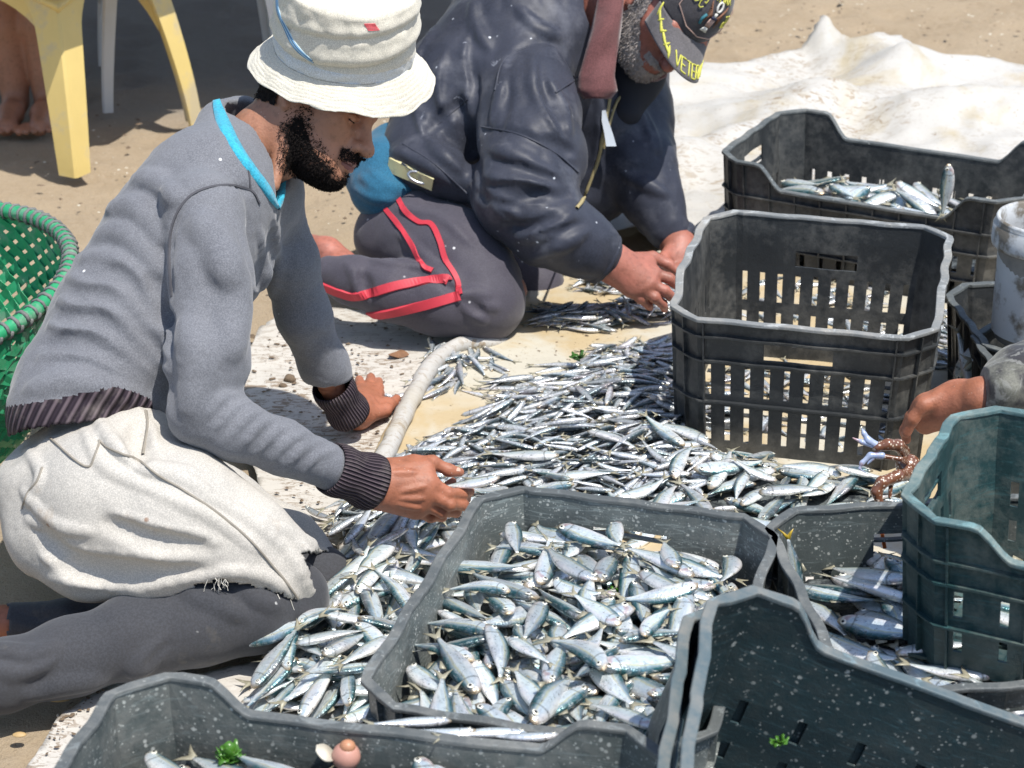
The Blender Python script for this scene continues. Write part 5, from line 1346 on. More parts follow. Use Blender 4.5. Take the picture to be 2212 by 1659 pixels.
kn2 = (tx > np.interp(ty, [1195, 1240, 1290, 1350], [650, 668, 684, 690]) + tear * .4) & (ty > 1192 + tear * .5 + np.maximum(0, tx - 715) * .7)
keep = ~(cutn | kn2)
tr = mesh_obj('trousers', Vt, Ft[keep], M['trouser_beige'], man)
md = tr.modifiers.new('thickness', 'SOLIDIFY'); md.thickness = .0022; md.offset = 1
mb = MB(); surf_ribbon(mb, ft, [(215, 955), (300, 1000), (380, 1050), (480, 1120), (560, 1190), (640, 1290)], .0030, 50, .0044); surf_ribbon(mb, ft, [(312, 890), (320, 930), (310, 985)], .004, 20, .0044)
surf_ribbon(mb, ft, [(92, 1012), (82, 1040), (62, 1068), (50, 1100)], .003, 24, .0036); surf_ribbon(mb, ft, [(110, 950), (190, 1010), (215, 955)], .003, 24, .0044)
mb.build('seam', M['trouser_seam'], man, smooth=True)
# frayed threads
simple('thread_pale', (.66, .63, .56), .8, .05, 90)
mb = MB()
for i in range(46):
    x = random.choice((470, 560, 600, 655, 690)) + random.gauss(0, 14); e = np.interp(x, [430, 480, 560, 600, 650, 690, 700], [1262, 1255, 1285, 1290, 1310, 1355, 1370]) + random.uniform(-6, 6); h_ = ft.hit(x, e - 6)
    if h_ is None: continue
    g_ = ft.grad(h_[None])[0]; L_ = random.uniform(.004, .018); d_ = np.array([random.uniform(-.6, .6), -.1, -1]); pts = [h_ + g_ * .003, h_ + g_ * .004 + d_ * L_ * .5 + RGT * random.uniform(-.003, .003), h_ + g_ * .003 + d_ * L_]
    mb.tube(pts, .0005, 3)
o = mb.build('frayed_threads', M['thread_pale'], man); o['kind'] = 'stuff'

# --- dark leggings
fg = Field(*bounds([(-260, 1480, 2.6, 60), (790, 1180, 3.1, 60), (500, 1500, 2.6, 40)], .06), .0042)
p_, r_ = c2w([(560, 1230, 2.76, 62), (632, 1290, 2.765, 66), (560, 1318, 2.74, 80), (430, 1342, 2.72, 86), (300, 1372, 2.70, 82), (150, 1420, 2.67, 74), (0, 1462, 2.64, 68), (-190, 1482, 2.62, 52)]); fg.chain(p_, r_, .03)
p_, r_ = c2w([(600, 1225, 2.92, 74), (676, 1266, 2.91, 84), (560, 1310, 2.87, 74), (350, 1345, 2.86, 56), (150, 1345, 2.85, 44), (30, 1348, 2.86, 44)]); fg.chain(p_, r_, .02)
for f_ in ([(350, 1395), (310, 1430), (290, 1450)], [(0, 1400), (60, 1420), (120, 1400)], [(0, 1450), (60, 1445), (110, 1420)], [(480, 1250), (540, 1280), (600, 1310)], [(400, 1280), (470, 1300), (520, 1330)], [(60, 1500), (140, 1480), (220, 1470)]): fg.fold(f_, .008, .3, .016, 10)
for f_ in ([(0, 1425), (60, 1432), (115, 1412)], [(365, 1390), (320, 1440)], [(30, 1320), (80, 1335), (140, 1330)]): fg.fold(f_, .005, .5, .01, 10, 'sub')
Vg, Fg = fg.mesh(); n3 = fg.grad(Vg); Vg = Vg + n3 * (.0018 * fbm(Vg, 24, 3, 34))[:, None]; Vg[:, 2] = np.maximum(Vg[:, 2], .008)
lx, ly = px_of(Vg[Fg].mean(1)); lz = (Vg[Fg].mean(1) - CAM) @ FWD
lg = mesh_obj('leggings', Vg, Fg[~((lx < 18) & (lz > 2.78))], M['legging_dark'], man); md = lg.modifiers.new('thickness', 'SOLIDIFY'); md.thickness = .002; md.offset = 1
# belt glimpse at the back
simple('belt_brown', (.16, .05, .03), .5, .2, 40)

# ------------------------------------------------------------------ man in the padded jacket
mat_cloth('jacket_dark', (.026, .029, .041), (.044, .048, .066), nsc=8, weave=300, bump=.12, rough=.5, dirt=((.15, .155, .18), 9, .54, .45), spots=((.62, .65, .70), 42, .60), sheen=.05, big=.35, streak=((.42, .44, .50), 7, .665), bigd=.02)
mat_cloth('track_pants', (.050, .046, .060), (.066, .060, .075), nsc=8, weave=500, bump=.12, rough=.65, dirt=((.20, .18, .15), 8, .62, .4), spots=((.6, .6, .6), 40, .64))
mat_cloth('shirt_blue', (.018, .105, .18), (.014, .08, .14), nsc=14, weave=500, bump=.15)
mat_cloth('collar_brown', (.115, .046, .045), (.09, .035, .034), nsc=30, weave=500, bump=.2, spots=((.5, .45, .42), 60, .66))
mat_cloth('cap_grey', (.105, .098, .102), (.085, .08, .083), nsc=30, weave=500, bump=.2, spots=((.6, .6, .6), 60, .66))
mat_cloth('cap_dark', (.055, .052, .057), (.045, .042, .046), nsc=30, weave=500, bump=.2)
simple('undershirt', (.012, .014, .022), .8, .2, 60)
simple('stripe_red', (.52, .035, .055), .6, .15, 60)
simple('tape_yellow', (.62, .56, .30), .6, .12, 50, dirt=((.35, .3, .2), 30, .55)); simple('zip_tan', (.34, .28, .14), .6, .2, 90); simple('thread_yellow', (.60, .58, .09), .6, .15, 120, .3)
simple('beard_grey', (.34, .30, .275), .7, .35, 140, .3); simple('tag_white', (.55, .60, .66), .4, .1, 30); simple('metal_ring', (.5, .52, .55), .3, .1, 30, metal=.8)
simple('emblem_brown', (.20, .09, .05), .7, .3, 160); simple('emblem_white', (.68, .67, .62), .7, .1, 160); simple('emblem_teal', (.03, .16, .20), .7, .2, 160); simple('emblem_navy', (.015, .02, .06), .7, .2, 160); simple('piping_pink', (.50, .34, .28), .6, .1, 100)
base2 = G(950, 720, 0); base2[2] = .012
m2 = thing('person', 'grey-bearded man in a dark padded jacket and embroidered cap kneeling behind the fish', 'person', loc=tuple(base2))
# jacket
fj = Field(*bounds([(760, 300, 4.0, 40), (1500, 560, 4.1, 40), (1200, -260, 4.1, 80), (1300, 640, 3.6, 40)], .14), .0062)
def C(f, pts, k):
    p_, r_ = c2w(pts); f.chain(p_, r_, k)
C(fj, [(890, 370, 3.90, 62), (930, 330, 3.95, 95), (1020, 210, 4.0, 150), (1140, 90, 4.05, 165), (1230, -30, 4.1, 135)], .06)
C(fj, [(900, 350, 3.86, 46), (960, 372, 3.84, 50), (1010, 395, 3.83, 46)], .03)
C(fj, [(930, 380, 4.12, 90), (1100, 260, 4.2, 130), (1300, 130, 4.25, 130), (1330, 10, 4.2, 90)], .06)
C(fj, [(1200, 120, 4.10, 120), (1290, 260, 4.15, 110), (1270, 380, 4.18, 95), (1180, 440, 4.18, 90)], .06)
C(fj, [(1130, 150, 3.93, 100), (1140, 240, 3.86, 108), (1150, 340, 3.80, 112), (1130, 420, 3.77, 105), (1190, 490, 3.76, 86), (1262, 532, 3.78, 66), (1290, 548, 3.79, 58)], .03)
C(fj, [(1340, 130, 4.22, 98), (1372, 250, 4.18, 80), (1380, 350, 4.12, 78), (1410, 430, 4.10, 62), (1442, 492, 4.08, 50)], .03)
fo = fj.fold
for f_ in ([(1070, 190), (1120, 110), (1200, 95), (1240, 170)], [(1040, 280), (1120, 290), (1200, 330), (1240, 360)], [(1030, 420), (1090, 450), (1150, 420), (1230, 400)], [(1080, 500), (1140, 470), (1230, 420)]): fo(f_, .006, .15, .012, 18, 'sub', False)
for f_ in ([(1090, 130), (1080, 200), (1060, 260)], [(1150, 120), (1160, 210), (1210, 290)], [(1060, 320), (1120, 340), (1210, 380)], [(1050, 380), (1130, 400), (1230, 400)], [(1060, 440), (1120, 470), (1200, 450)], [(1110, 520), (1180, 500), (1240, 460)], [(1150, 560), (1210, 530), (1270, 500)],
           [(1180, 170), (1220, 230), (1230, 290)], [(960, 110), (950, 200), (990, 270)], [(1010, 80), (1000, 180), (1020, 260)], [(880, 200), (920, 270), (960, 320)], [(900, 260), (950, 330), (1000, 370)], [(1020, 0), (1030, 60), (1060, 110)], [(1120, 20), (1160, 60), (1210, 80)], [(850, 320), (910, 350), (980, 400)],
           [(1370, 200), (1400, 270), (1420, 330)], [(1350, 380), (1400, 400), (1440, 420)], [(1290, 200), (1300, 280), (1280, 360)], [(940, 50), (900, 130), (860, 220)]):
    fo(f_, .011, .5, .012, 14)
for f_ in ([(1100, 160), (1095, 230), (1075, 290)], [(1170, 140), (1185, 220), (1225, 300)], [(1060, 345), (1140, 365), (1220, 400)], [(1055, 400), (1130, 425), (1235, 425)], [(1075, 455), (1130, 490), (1210, 470)], [(1020, 60), (1015, 130), (1035, 200)], [(900, 240), (940, 290), (985, 330)], [(960, 140), (965, 220), (1005, 290)], [(1390, 220), (1415, 290), (1425, 350)], [(1300, 240), (1310, 300), (1290, 370)], [(920, 90), (895, 170), (880, 230)], [(1130, 520), (1200, 500), (1260, 480)]): fo(f_, .007, .4, .008, 14, 'sub')
for f_ in ([(920, 290), (960, 250), (1000, 220)], [(1000, 130), (990, 210), (1010, 300), (1020, 400)], [(1030, 180), (1025, 300), (1040, 420)], [(1180, 300), (1240, 330)], [(1080, 400), (1180, 420)]): fo(f_, .008, .4, .014, 14, 'sub')
fj.cutplane(P(830, 352, 3.9), np.array([-.62, 0, -.78]))
fj.chain([P(1330, -120, 4.0), P(1335, 30, 3.98), P(1345, 150, 3.98)], [.085, .078, .045], .01, 'sub')
Vj, Fj = fj.mesh(); n3 = fj.grad(Vj); Vj = Vj + n3 * (.0055 * (np.abs(vnoise(Vj * np.array([9, 9, 13.]) + .4 * fbm(Vj, 8, 2, 47)[:, None], 46)) - .35) + .0035 * (np.abs(vnoise(Vj * np.array([26, 22, 19.]), 48)) - .35) + .0014 * fbm(Vj, 55, 2, 45))[:, None]
jk = mesh_obj('padded_jacket', Vj, Fj, M['jacket_dark'], m2)
mb = MB()
for f_ in ([(1068, 195), (1085, 135), (1130, 105), (1190, 100), (1240, 165)], [(1030, 272), (1120, 290), (1200, 330), (1250, 372)], [(945, 270), (980, 240), (1010, 215)], [(870, 310), (940, 355), (1010, 420)], [(1260, 160), (1200, 200)]): surf_ribbon(mb, fj, f_, .0035, 40, .0012)
mb.build('seam', M['jacket_dark'], m2, smooth=True)
cuff(P(1262, 534, 3.782), P(1308, 560, 3.80), .051, .052, m2, 'jacket_dark', 30)
cuff(P(1434, 485, 4.08), P(1470, 520, 4.09), .040, .041, m2, 'jacket_dark', 30)
mb = MB(); surf_ribbon(mb, fj, [(842, 356), (880, 373), (936, 398)], .030, 20, .004); mb.build('hem_tape', M['tape_yellow'], m2)
mb = MB(); h_ = P(905, 384, 3.80)
pt = [fj.hit(x, y) for x, y in ((868, 360), (885, 372), (895, 380))]; pt = [p + (-FWD + UPV) * .006 for p in pt if p is not None]
if len(pt) > 1: mb.tube(pt, .0022, 6); mb.build('drawcord', M['jacket_dark'], m2, smooth=True)
hh = fj.hit(905, 384); hh = hh if hh is not None else P(905, 384, 3.85)
mb = MB(); mb.tube([hh + (-FWD) * .006 + RGT * .020 * math.cos(a) + UPV * .010 * math.sin(a) - UPV * .006 * math.cos(a) for a in np.linspace(0, 2 * math.pi, 24)], .0028, 6, cap=False); mb.build('toggle_ring', M['metal_ring'], m2, smooth=True)
for w_, a in ((.006, [(1318, 205), (1310, 250), (1300, 300), (1290, 350), (1262, 425), (1245, 450)]), (.004, [(1400, 185), (1360, 190), (1335, 215), (1318, 260), (1303, 320)])):
    mb = MB(); surf_ribbon(mb, fj, a, w_, 40, .004); 
    if mb.V: mb.build('zip', M['zip_tan'], m2, smooth=True)
zt = fj.hit(1308, 268); zt = zt if zt is not None else P(1308, 268, 4.0)
mb = MB(); V = []
for i, (px_, py_, w2) in enumerate(((1304, 240, 4), (1306, 262, 7), (1314, 290, 9), (1320, 318, 11))):
    c_ = zt + ((px_ - 1308) * RGT - (py_ - 268) * UPV) * 4.0 / FPX - FWD * .012; s_ = w2 * 4.0 / FPX; V += [c_ - RGT * s_, c_ + RGT * s_ - FWD * .002, c_ + RGT * s_ + FWD * .001, c_ - RGT * s_ + FWD * .001]
mb.add(V, [(i * 4 + k, (i + 1) * 4 + k, (i + 1) * 4 + (k + 1) % 4, i * 4 + (k + 1) % 4) for i in range(3) for k in range(4)] + [(0, 1, 2, 3), (15, 14, 13, 12)]); mb.build('zip_tag', M['tag_white'], m2)
# dark undershirt and brown collar lapels
fc_ = Field(P(1360, 100, 4.0) - .26, P(1360, 100, 4.0) + .26, .005)
C(fc_, [(1360, 60, 4.08, 66), (1372, 160, 4.08, 60), (1352, 240, 4.06, 36)], .03)
V_, F_ = fc_.mesh(); mesh_obj('undershirt', V_, F_, M['undershirt'], m2)
def lapel(rows, name):
    n = 60; m_ = 9; R_ = np.array(rows, float); ys = np.linspace(R_[0, 0], R_[-1, 0], n); V = []
    for y in ys:
        a, b_, z = [np.interp(y, R_[:, 0], R_[:, k]) for k in (1, 2, 3)]
        for j in range(m_):
            u = j / (m_ - 1); V.append(P(a + (b_ - a) * u, y, z - .016 * math.sin(math.pi * u) + .006 * math.sin(y / 23 + u * 4)))
    F = [(i * m_ + j, i * m_ + j + 1, (i + 1) * m_ + j + 1, (i + 1) * m_ + j) for i in range(n - 1) for j in range(m_ - 1)]
    o = mesh_obj(name, V, F, M['collar_brown'], m2); md = o.modifiers.new('thickness', 'SOLIDIFY'); md.thickness = .006; md.offset = 0
lapel([(-120, 1310, 1360, 3.93), (0, 1292, 1346, 3.90), (60, 1280, 1340, 3.88), (120, 1264, 1332, 3.87), (165, 1251, 1326, 3.86), (195, 1247, 1332, 3.86), (212, 1262, 1318, 3.865)], 'collar')
lapel([(138, 1438, 1442, 4.05), (150, 1400, 1442, 4.04), (165, 1372, 1438, 4.04), (182, 1362, 1400, 4.05), (190, 1362, 1372, 4.05)], 'collar')
# head: face turned to the ground
hf2 = .15 * Rv - .85 * Uv + .50 * Vv; hf2 /= np.linalg.norm(hf2)
hu2 = .70 * Rv + .45 * Uv + .55 * Vv; hu2 = hu2 - hf2 * (hu2 @ hf2); hu2 /= np.linalg.norm(hu2); hl2 = np.cross(hu2, hf2); HM2 = np.array([hf2, hl2, hu2])
HO2 = P(1447, 24, 3.96)
def H2(x, y, z): return HO2 + x * hf2 + y * hl2 + z * hu2
f2 = Field(HO2 - .24, HO2 + .22, .0028)
E2 = lambda c, r, k=.012, op='add': f2.ell(H2(*c), r, HM2, k, op)
E2((-.012, 0, .035), (.098, .076, .088), 0); E2((.030, 0, -.020), (.062, .062, .085), .03); E2((.050, 0, -.070), (.046, .046, .045), .03)
for s in (-1, 1):
    f2.cap(H2(0, s * .052, -.045), H2(.062, s * .025, -.092), .022, .020, .03); E2((.050, s * .044, -.012), (.026, .022, .022), .03); f2.cap(H2(.080, s * .045, .026), H2(.092, s * .010, .020), .010, .010, .018)
    E2((.085, s * .030, .001), (.017, .018, .013), .014, 'sub'); E2((.074, s * .030, -.001), (.0125, .0155, .0115), .004)
    E2((-.012, s * .077, -.006), (.019, .010, .033), .006); E2((-.010, s * .087, .0), (.010, .007, .016), .004, 'sub'); E2((-.006, s * .080, -.036), (.009, .008, .012), .006)
E2((.083, 0, -.097), (.018, .022, .017), .02); f2.cap(H2(.088, 0, .012), H2(.114, 0, -.030), .009, .012, .012); E2((.115, 0, -.036), (.015, .014, .012), .01); E2((.092, 0, -.060), (.014, .026, .014), .012)
f2.cap(H2(.110, 0, -.069), H2(.094, -.026, -.0695), .002, .0012, .002, 'sub')
f2.chain([H2(-.022, 0, -.035), H2(-.060, 0, -.09), P(1322, 30, 4.02)], [.056, .058, .066], .03)
for q in range(4): f2.cap(H2(-.02 - .02 * q, -.055, -.05 - .01 * q), H2(.0 - .02 * q, -.05, -.085 - .012 * q), .005, .004, .006, 'sub')
V2h, F2h = f2.mesh(); VV = [V2h]; FF = [F2h]; nb = len(V2h)
# hands
f3 = Field(P(1400, 590, 3.80) - np.array([.15, .14, .12]), P(1400, 590, 3.80) + np.array([.18, .42, .20]), .0024); Zr = 3.80
C(f3, [(1270, 540, 3.79, 42), (1318, 562, Zr, 40)], .02)
for (mx, my, dz, rr) in ((1402, 566, .03, 15), (1412, 590, .012, 17), (1404, 612, 0, 18), (1385, 624, -.004, 17), (1360, 628, -.004, 14)): C(f3, [(1320, 568, Zr, 30), (mx, my, Zr + dz, rr)], .02)
add_finger(f3, [(1370, 560, Zr + .03), (1410, 556, Zr + .045), (1445, 572, Zr + .05), (1468, 590, Zr + .05)], [16, 13, 11, 9], .006)
add_finger(f3, [(1410, 590, Zr + .012), (1446, 602, Zr + .012), (1470, 622, Zr + .03), (1480, 640, Zr + .04)], [14, 12, 10.5, 8.5], .004)
add_finger(f3, [(1402, 612, Zr), (1436, 628, Zr), (1456, 646, Zr + .018), (1462, 658, Zr + .03)], [14, 12, 10.5, 8.5], .004)
add_finger(f3, [(1386, 624, Zr - .004), (1414, 643, Zr - .004), (1432, 658, Zr + .015), (1436, 667, Zr + .03)], [13.5, 11.5, 10, 8.5], .004)
add_finger(f3, [(1362, 628, Zr - .004), (1384, 646, Zr), (1400, 658, Zr + .015), (1404, 664, Zr + .025)], [12, 10.5, 9.5, 8], .004)
C(f3, [(1440, 500, 4.08, 34), (1466, 530, 4.07, 33)], .02)
for (mx, my, dz, rr) in ((1440, 560, -.02, 15), (1462, 575, -.01, 16), (1485, 572, 0, 15), (1500, 560, .01, 13)): C(f3, [(1468, 535, 4.06, 28), (mx, my, 4.03 + dz, rr)], .02)
for (a, b_, c_, d_) in ((1440, 562, 1446, 585), (1462, 577, 1462, 600), (1485, 574, 1480, 598), (1500, 562, 1496, 588)): add_finger(f3, [(a, b_, 4.01), ((a + c_) / 2, (b_ + d_) / 2, 3.99), (c_, d_, 3.99)], [13, 11, 9], .004)
add_finger(f3, [(1450, 535, 4.04), (1434, 556, 4.0), (1436, 574, 3.97)], [14, 12, 9.5], .005)
V_, F_ = f3.mesh(); VV.append(V_); FF.append(F_ + nb); nb += len(V_)
f4 = Field(*bounds([(640, 600, 3.6, 60), (1480, 300, 4.3, 60), (1200, 0, 4.1, 60)], .05), .009)
C(f4, [(860, 430, 4.0, 80), (1020, 220, 4.05, 90), (1200, 60, 4.1, 85), (1310, 20, 4.05, 55)], .05); C(f4, [(1150, 160, 3.95, 60), (1140, 400, 3.8, 55), (1280, 545, 3.79, 38)], .03); C(f4, [(1350, 130, 4.2, 55), (1385, 350, 4.12, 45), (1445, 500, 4.08, 32)], .03)
C(f4, [(880, 450, 3.95, 75), (1070, 640, 3.80, 62), (860, 630, 3.76, 48), (730, 585, 3.78, 34)], .03)
C(f4, [(745, 570, 3.80, 30), (705, 545, 3.82, 32), (672, 535, 3.86, 30)], .015)
V_, F_ = f4.mesh(); VV.append(V_); FF.append(F_ + nb)
mesh_obj('body', np.vstack(VV), np.vstack(FF), M['skin_old'], m2)
# grey beard and sideburn
loc2 = lambda v: (v - HO2) @ HM2.T
def b2(v):
    q = loc2(v); x, y, z = q[:, 0], q[:, 1], q[:, 2]; e = .006 * vnoise(v * 110, 5)
    top = np.interp(x, [-.01, .015, .04, .07, .09, .12], [.045, .020, -.020, -.050, -.070, -.078])
    return (x > -.002 + e) & (z < top + e) & (z > -.14) & (x > -.02 + (-.05 - z) * .5 + e) & ~((x > .086) & (np.abs(y) < .022) & (z < -.06) & (z > -.08)) | ((x > .08) & (z < -.048) & (z > -.062) & (np.abs(y) < .034))
sv = fh; fh = f2
patch('beard', V2h, F2h, b2, .002, M['beard_grey'], m2, .0012, 8)
strands('beard_hairs', b2, 4500, .010, M['beard_grey'], m2, 3, wid=.0006, curl=.5, V=V2h, F=F2h, field=f2)
fh = sv
# cap: crown + visor
def cap_pt(a, u): # u 0 band .. 1 top
    r = math.cos(u * 1.45) ** .62; return H2(-.008 + .106 * r * math.cos(a), .086 * r * math.sin(a), .030 + .105 * math.sin(u * 1.5) + .004 * math.sin(a * 3) * u)
na, nu_ = 72, 20; V = [cap_pt(2 * math.pi * j / na, i / (nu_ - 1)) for i in range(nu_) for j in range(na)]
F = [(i * na + j, i * na + (j + 1) % na, (i + 1) * na + (j + 1) % na, (i + 1) * na + j) for i in range(nu_ - 1) for j in range(na)]
cp = mesh_obj('cap', V, F, M['cap_dark'], m2); md = cp.modifiers.new('thickness', 'SOLIDIFY'); md.thickness = .002
def vis_pt(s, t):   # s -1..1 across, t 0..1 outwards
    a = s * 1.12; r0 = np.array([-.008 + .107 * math.cos(a), .087 * math.sin(a)]); yy = .087 * math.sin(a) * (1 - .06 * t); xo = r0[0] + t * (.082 * (1 - abs(s) ** 2.6 * .82)); return H2(xo, yy, .033 - .030 * t - .55 * (yy ** 2) * 10 * .30 * t - .010 * abs(s) ** 2 * t)
ns_, nt_ = 33, 12; V = [vis_pt(-1 + 2 * i / (ns_ - 1), j / (nt_ - 1)) for i in range(ns_) for j in range(nt_)]
F = [(i * nt_ + j, i * nt_ + j + 1, (i + 1) * nt_ + j + 1, (i + 1) * nt_ + j) for i in range(ns_ - 1) for j in range(nt_ - 1)]
vz = mesh_obj('visor', V, F, M['cap_grey'], m2); md = vz.modifiers.new('thickness', 'SOLIDIFY'); md.thickness = .003; md.offset = 0
# embroidery: strokes laid on the visor / crown
FONT = {'V': [[(0, 1), (.5, 0), (1, 1)]], 'E': [[(1, 1), (0, 1), (0, 0), (1, 0)], [(0, .5), (.8, .5)]], 'T': [[(0, 1), (1, 1)], [(.5, 1), (.5, 0)]], 'R': [[(0, 0), (0, 1), (.8, 1), (1, .75), (.8, .5), (0, .5)], [(.5, .5), (1, 0)]], 'A': [[(0, 0), (.5, 1), (1, 0)], [(.2, .4), (.8, .4)]],
        'N': [[(0, 0), (0, 1), (1, 0), (1, 1)]], 'D': [[(0, 0), (0, 1), (.6, 1), (1, .7), (1, .3), (.6, 0), (0, 0)]], 'G': [[(1, .8), (.7, 1), (.3, 1), (0, .7), (0, .3), (.3, 0), (.8, 0), (1, .3), (1, .5), (.6, .5)]], 'M': [[(0, 0), (.1, 1), (.5, .3), (.9, 1), (1, 0)]], 'Y': [[(0, 1), (.5, .5), (1, 1)], [(.5, .5), (.5, 0)]],
        'L': [[(0, 1), (0, 0), (1, 0)]], '9': [[(.9, .55), (.2, .5), (0, .75), (.2, 1), (.8, 1), (1, .8), (.9, .2), (.5, 0), (.1, .1)]], '5': [[(1, 1), (.1, 1), (0, .55), (.6, .6), (1, .35), (.7, 0), (0, .05)]], 'B': [[(0, 0), (0, 1), (.7, 1), (.85, .75), (.7, .53), (0, .53)], [(.7, .53), (1, .27), (.75, 0), (0, 0)]], 'I': [[(.5, 0), (.5, 1)]], 'C': [[(1, .8), (.7, 1), (.3, 1), (0, .7), (0, .3), (.3, 0), (.7, 0), (1, .2)]]}
def text_on(fn, txt, s0, s1, t0, t1, mat, name, parent, r=.0014, flip=False, gap=.22):
    mb = MB(); n = len(txt); wd = (s1 - s0) / n
    for i, ch in enumerate(txt):
        for st in FONT.get(ch, []):
            pts = []
            for k in range(len(st) - 1):
                for u in np.linspace(0, 1, 6)[: 6 if k == len(st) - 2 else 5]:
                    x = st[k][0] + (st[k + 1][0] - st[k][0]) * u; y = st[k][1] + (st[k + 1][1] - st[k][1]) * u
                    pts.append(fn(s0 + wd * (i + x * (1 - gap)), t0 + (t1 - t0) * y))
            mb.tube(pts, r * .8, 5)
    return mb.build(name, M[mat], parent, smooth=True)
def vis_top(s, t): return vis_pt(s, t) + hu2 * .0028
SG = -1   # his right side (s<0) is the one towards the camera
text_on(lambda a, b_: vis_top(a, b_), 'VETERAN', -.50, .62, .90, .52, 'thread_yellow', 'lettering', m2, .0019) if False else None
text_on(lambda a, b_: vis_top(a, b_), 'VETERAN', -.42, .66, .93, .58, 'thread_yellow', 'visor_lettering', m2, .0020)
mb = MB()
for (s_, t_, an, ln) in ((-.93, .22, 1.5, .030), (-.88, .35, .9, .022), (-.84, .40, 2.3, .022), (-.80, .52, 1.0, .026), (-.74, .55, 2.4, .024), (-.70, .66, .8, .026), (-.63, .72, 2.3, .026), (-.56, .82, 1.5, .026), (-.60, .80, .5, .022)):
    c_ = vis_top(s_, t_); e1 = vis_top(s_ + .02, t_) - c_; e1 /= np.linalg.norm(e1); e2_ = vis_top(s_, t_ + .02) - c_; e2_ /= np.linalg.norm(e2_); d_ = e1 * math.cos(an) + e2_ * math.sin(an)
    mb.tube([c_ + d_ * ln * u for u in (-.5, -.25, 0, .25, .5)], [.001, .0024, .0031, .0024, .0008], 7)
mb.tube([vis_top(s_, t_) for s_, t_ in ((-.95, .12), (-.86, .38), (-.74, .58), (-.62, .78), (-.54, .9))], .0016, 5); mb.build('leaf_embroidery', M['thread_yellow'], m2, smooth=True)
def crown(a, b_): 
    p = cap_pt(a, b_); c_ = H2(-.008, 0, .04); d_ = p - c_; return p + d_ / np.linalg.norm(d_) * .0026
text_on(lambda a, b_: crown(a, b_), 'DDG', -.95, -.42, .62, .42, 'thread_yellow', 'crown_lettering', m2, .0013)
text_on(lambda a, b_: crown(a, b_), 'ARMY', -.30, .40, .86, .66, 'thread_yellow', 'crown_lettering', m2, .0013)
text_on(lambda a, b_: crown(a, b_), '95', .38, .62, .50, .32, 'thread_yellow', 'crown_lettering', m2, .0013)
mb = MB(); mb.tube([crown(a, b_) for a, b_ in ((-1.15, .95), (-1.0, .5), (-.85, .22), (-.4, .12), (.0, .10), (.4, .12), (.75, .22), (.85, .5), (.9, .9))], .0012, 5); mb.build('crown_piping', M['piping_pink'], m2, smooth=True)
# eagle-like emblem: wings, shield, tail, round seal
mb = MB()
for s in (-1, 1):
    for k in range(7): mb.tube([crown(-.02 + s * (.04 + .01 * k), .42), crown(-.02 + s * (.14 + .022 * k), .46 + .02 * k), crown(-.02 + s * (.20 + .018 * k), .30 + .055 * k)], [.0012, .002, .0008], 5)
mb.build('emblem_wings', M['emblem_brown'], m2, smooth=True)
mb = MB()
for k in range(5): mb.tube([crown(-.09 + .035 * k, .40), crown(-.085 + .0325 * k, .28)], .0013, 5)
mb.build('emblem_shield', M['piping_pink'], m2, smooth=True)
mb = MB(); mb.tube([crown(-.10, .42), crown(.06, .42)], .003, 6); mb.build('emblem_shield_top', M['emblem_navy'], m2, smooth=True)
mb = MB()
for k in range(7): mb.tube([crown(-.06 + .013 * k, .27), crown(-.11 + .03 * k, .20)], .0011, 5)
mb.tube([crown(-.02 + .085 * math.cos(a), .60 + .075 * math.sin(a)) for a in np.linspace(0, 2 * math.pi, 20)], .0022, 6, cap=False); mb.tube([crown(-.02, .50), crown(-.02, .44)], .003, 6)
mb.build('emblem_seal', M['emblem_white'], m2, smooth=True)
mb = MB(); mb.tube([crown(-.25, .42), crown(-.28, .34), crown(-.24, .26)], .003, 6); mb.build('emblem_branch', M['emblem_teal'], m2, smooth=True)
# track pants
fp = Field(*bounds([(680, 560, 3.7, 60), (1140, 740, 3.7, 40), (850, 360, 4.1, 60)], .10), .0055)
C(fp, [(852, 510, 3.92, 88), (905, 515, 3.90, 104), (985, 572, 3.84, 116), (1032, 634, 3.80, 96), (1045, 655, 3.79, 84)], .03)
C(fp, [(1040, 655, 3.79, 80), (950, 648, 3.765, 76), (850, 628, 3.76, 66), (760, 605, 3.77, 50), (712, 592, 3.78, 40)], .018)
C(fp, [(900, 450, 4.10, 100), (1050, 560, 4.10, 90), (1150, 620, 4.08, 70)], .03)
for f_ in ([(995, 640), (1030, 655), (1075, 665)], [(995, 645), (1020, 675), (1050, 695)], [(990, 635), (1020, 630), (1060, 640)], [(860, 560), (920, 585), (985, 620)], [(800, 560), (850, 575), (900, 580)], [(750, 570), (770, 600), (775, 640)], [(860, 450), (950, 470), (1020, 530)], [(860, 500), (900, 540), (960, 590)]): fp.fold(f_, .008, .35, .012, 12)
for f_ in ([(985, 628), (940, 600), (880, 578), (820, 572)], [(1000, 650), (1040, 672)], [(780, 590), (800, 640)]): fp.fold(f_, .008, .35, .012, 12, 'sub')
Vp, Fp = fp.mesh(); Vp = Vp + fp.grad(Vp) * (.003 * fbm(Vp, 22, 3, 64))[:, None]; Vp[:, 2] = np.maximum(Vp[:, 2], .016); mesh_obj('track_pants', Vp, Fp, M['track_pants'], m2)
mb = MB()
for w_, a in ((.011, [(858, 425), (875, 455), (905, 480), (932, 485), (950, 520), (962, 560), (985, 600), (993, 636)]), (.010, [(833, 452), (860, 485), (890, 530), (912, 572), (935, 585)]),
              (.018, [(688, 615), (735, 634), (775, 640), (860, 616), (955, 602), (968, 606)]), (.019, [(765, 668), (812, 681), (900, 664), (994, 638)])): surf_ribbon(mb, fp, a, w_, 70, .0034)
mb.build('red_stripe', M['stripe_red'], m2, smooth=False)
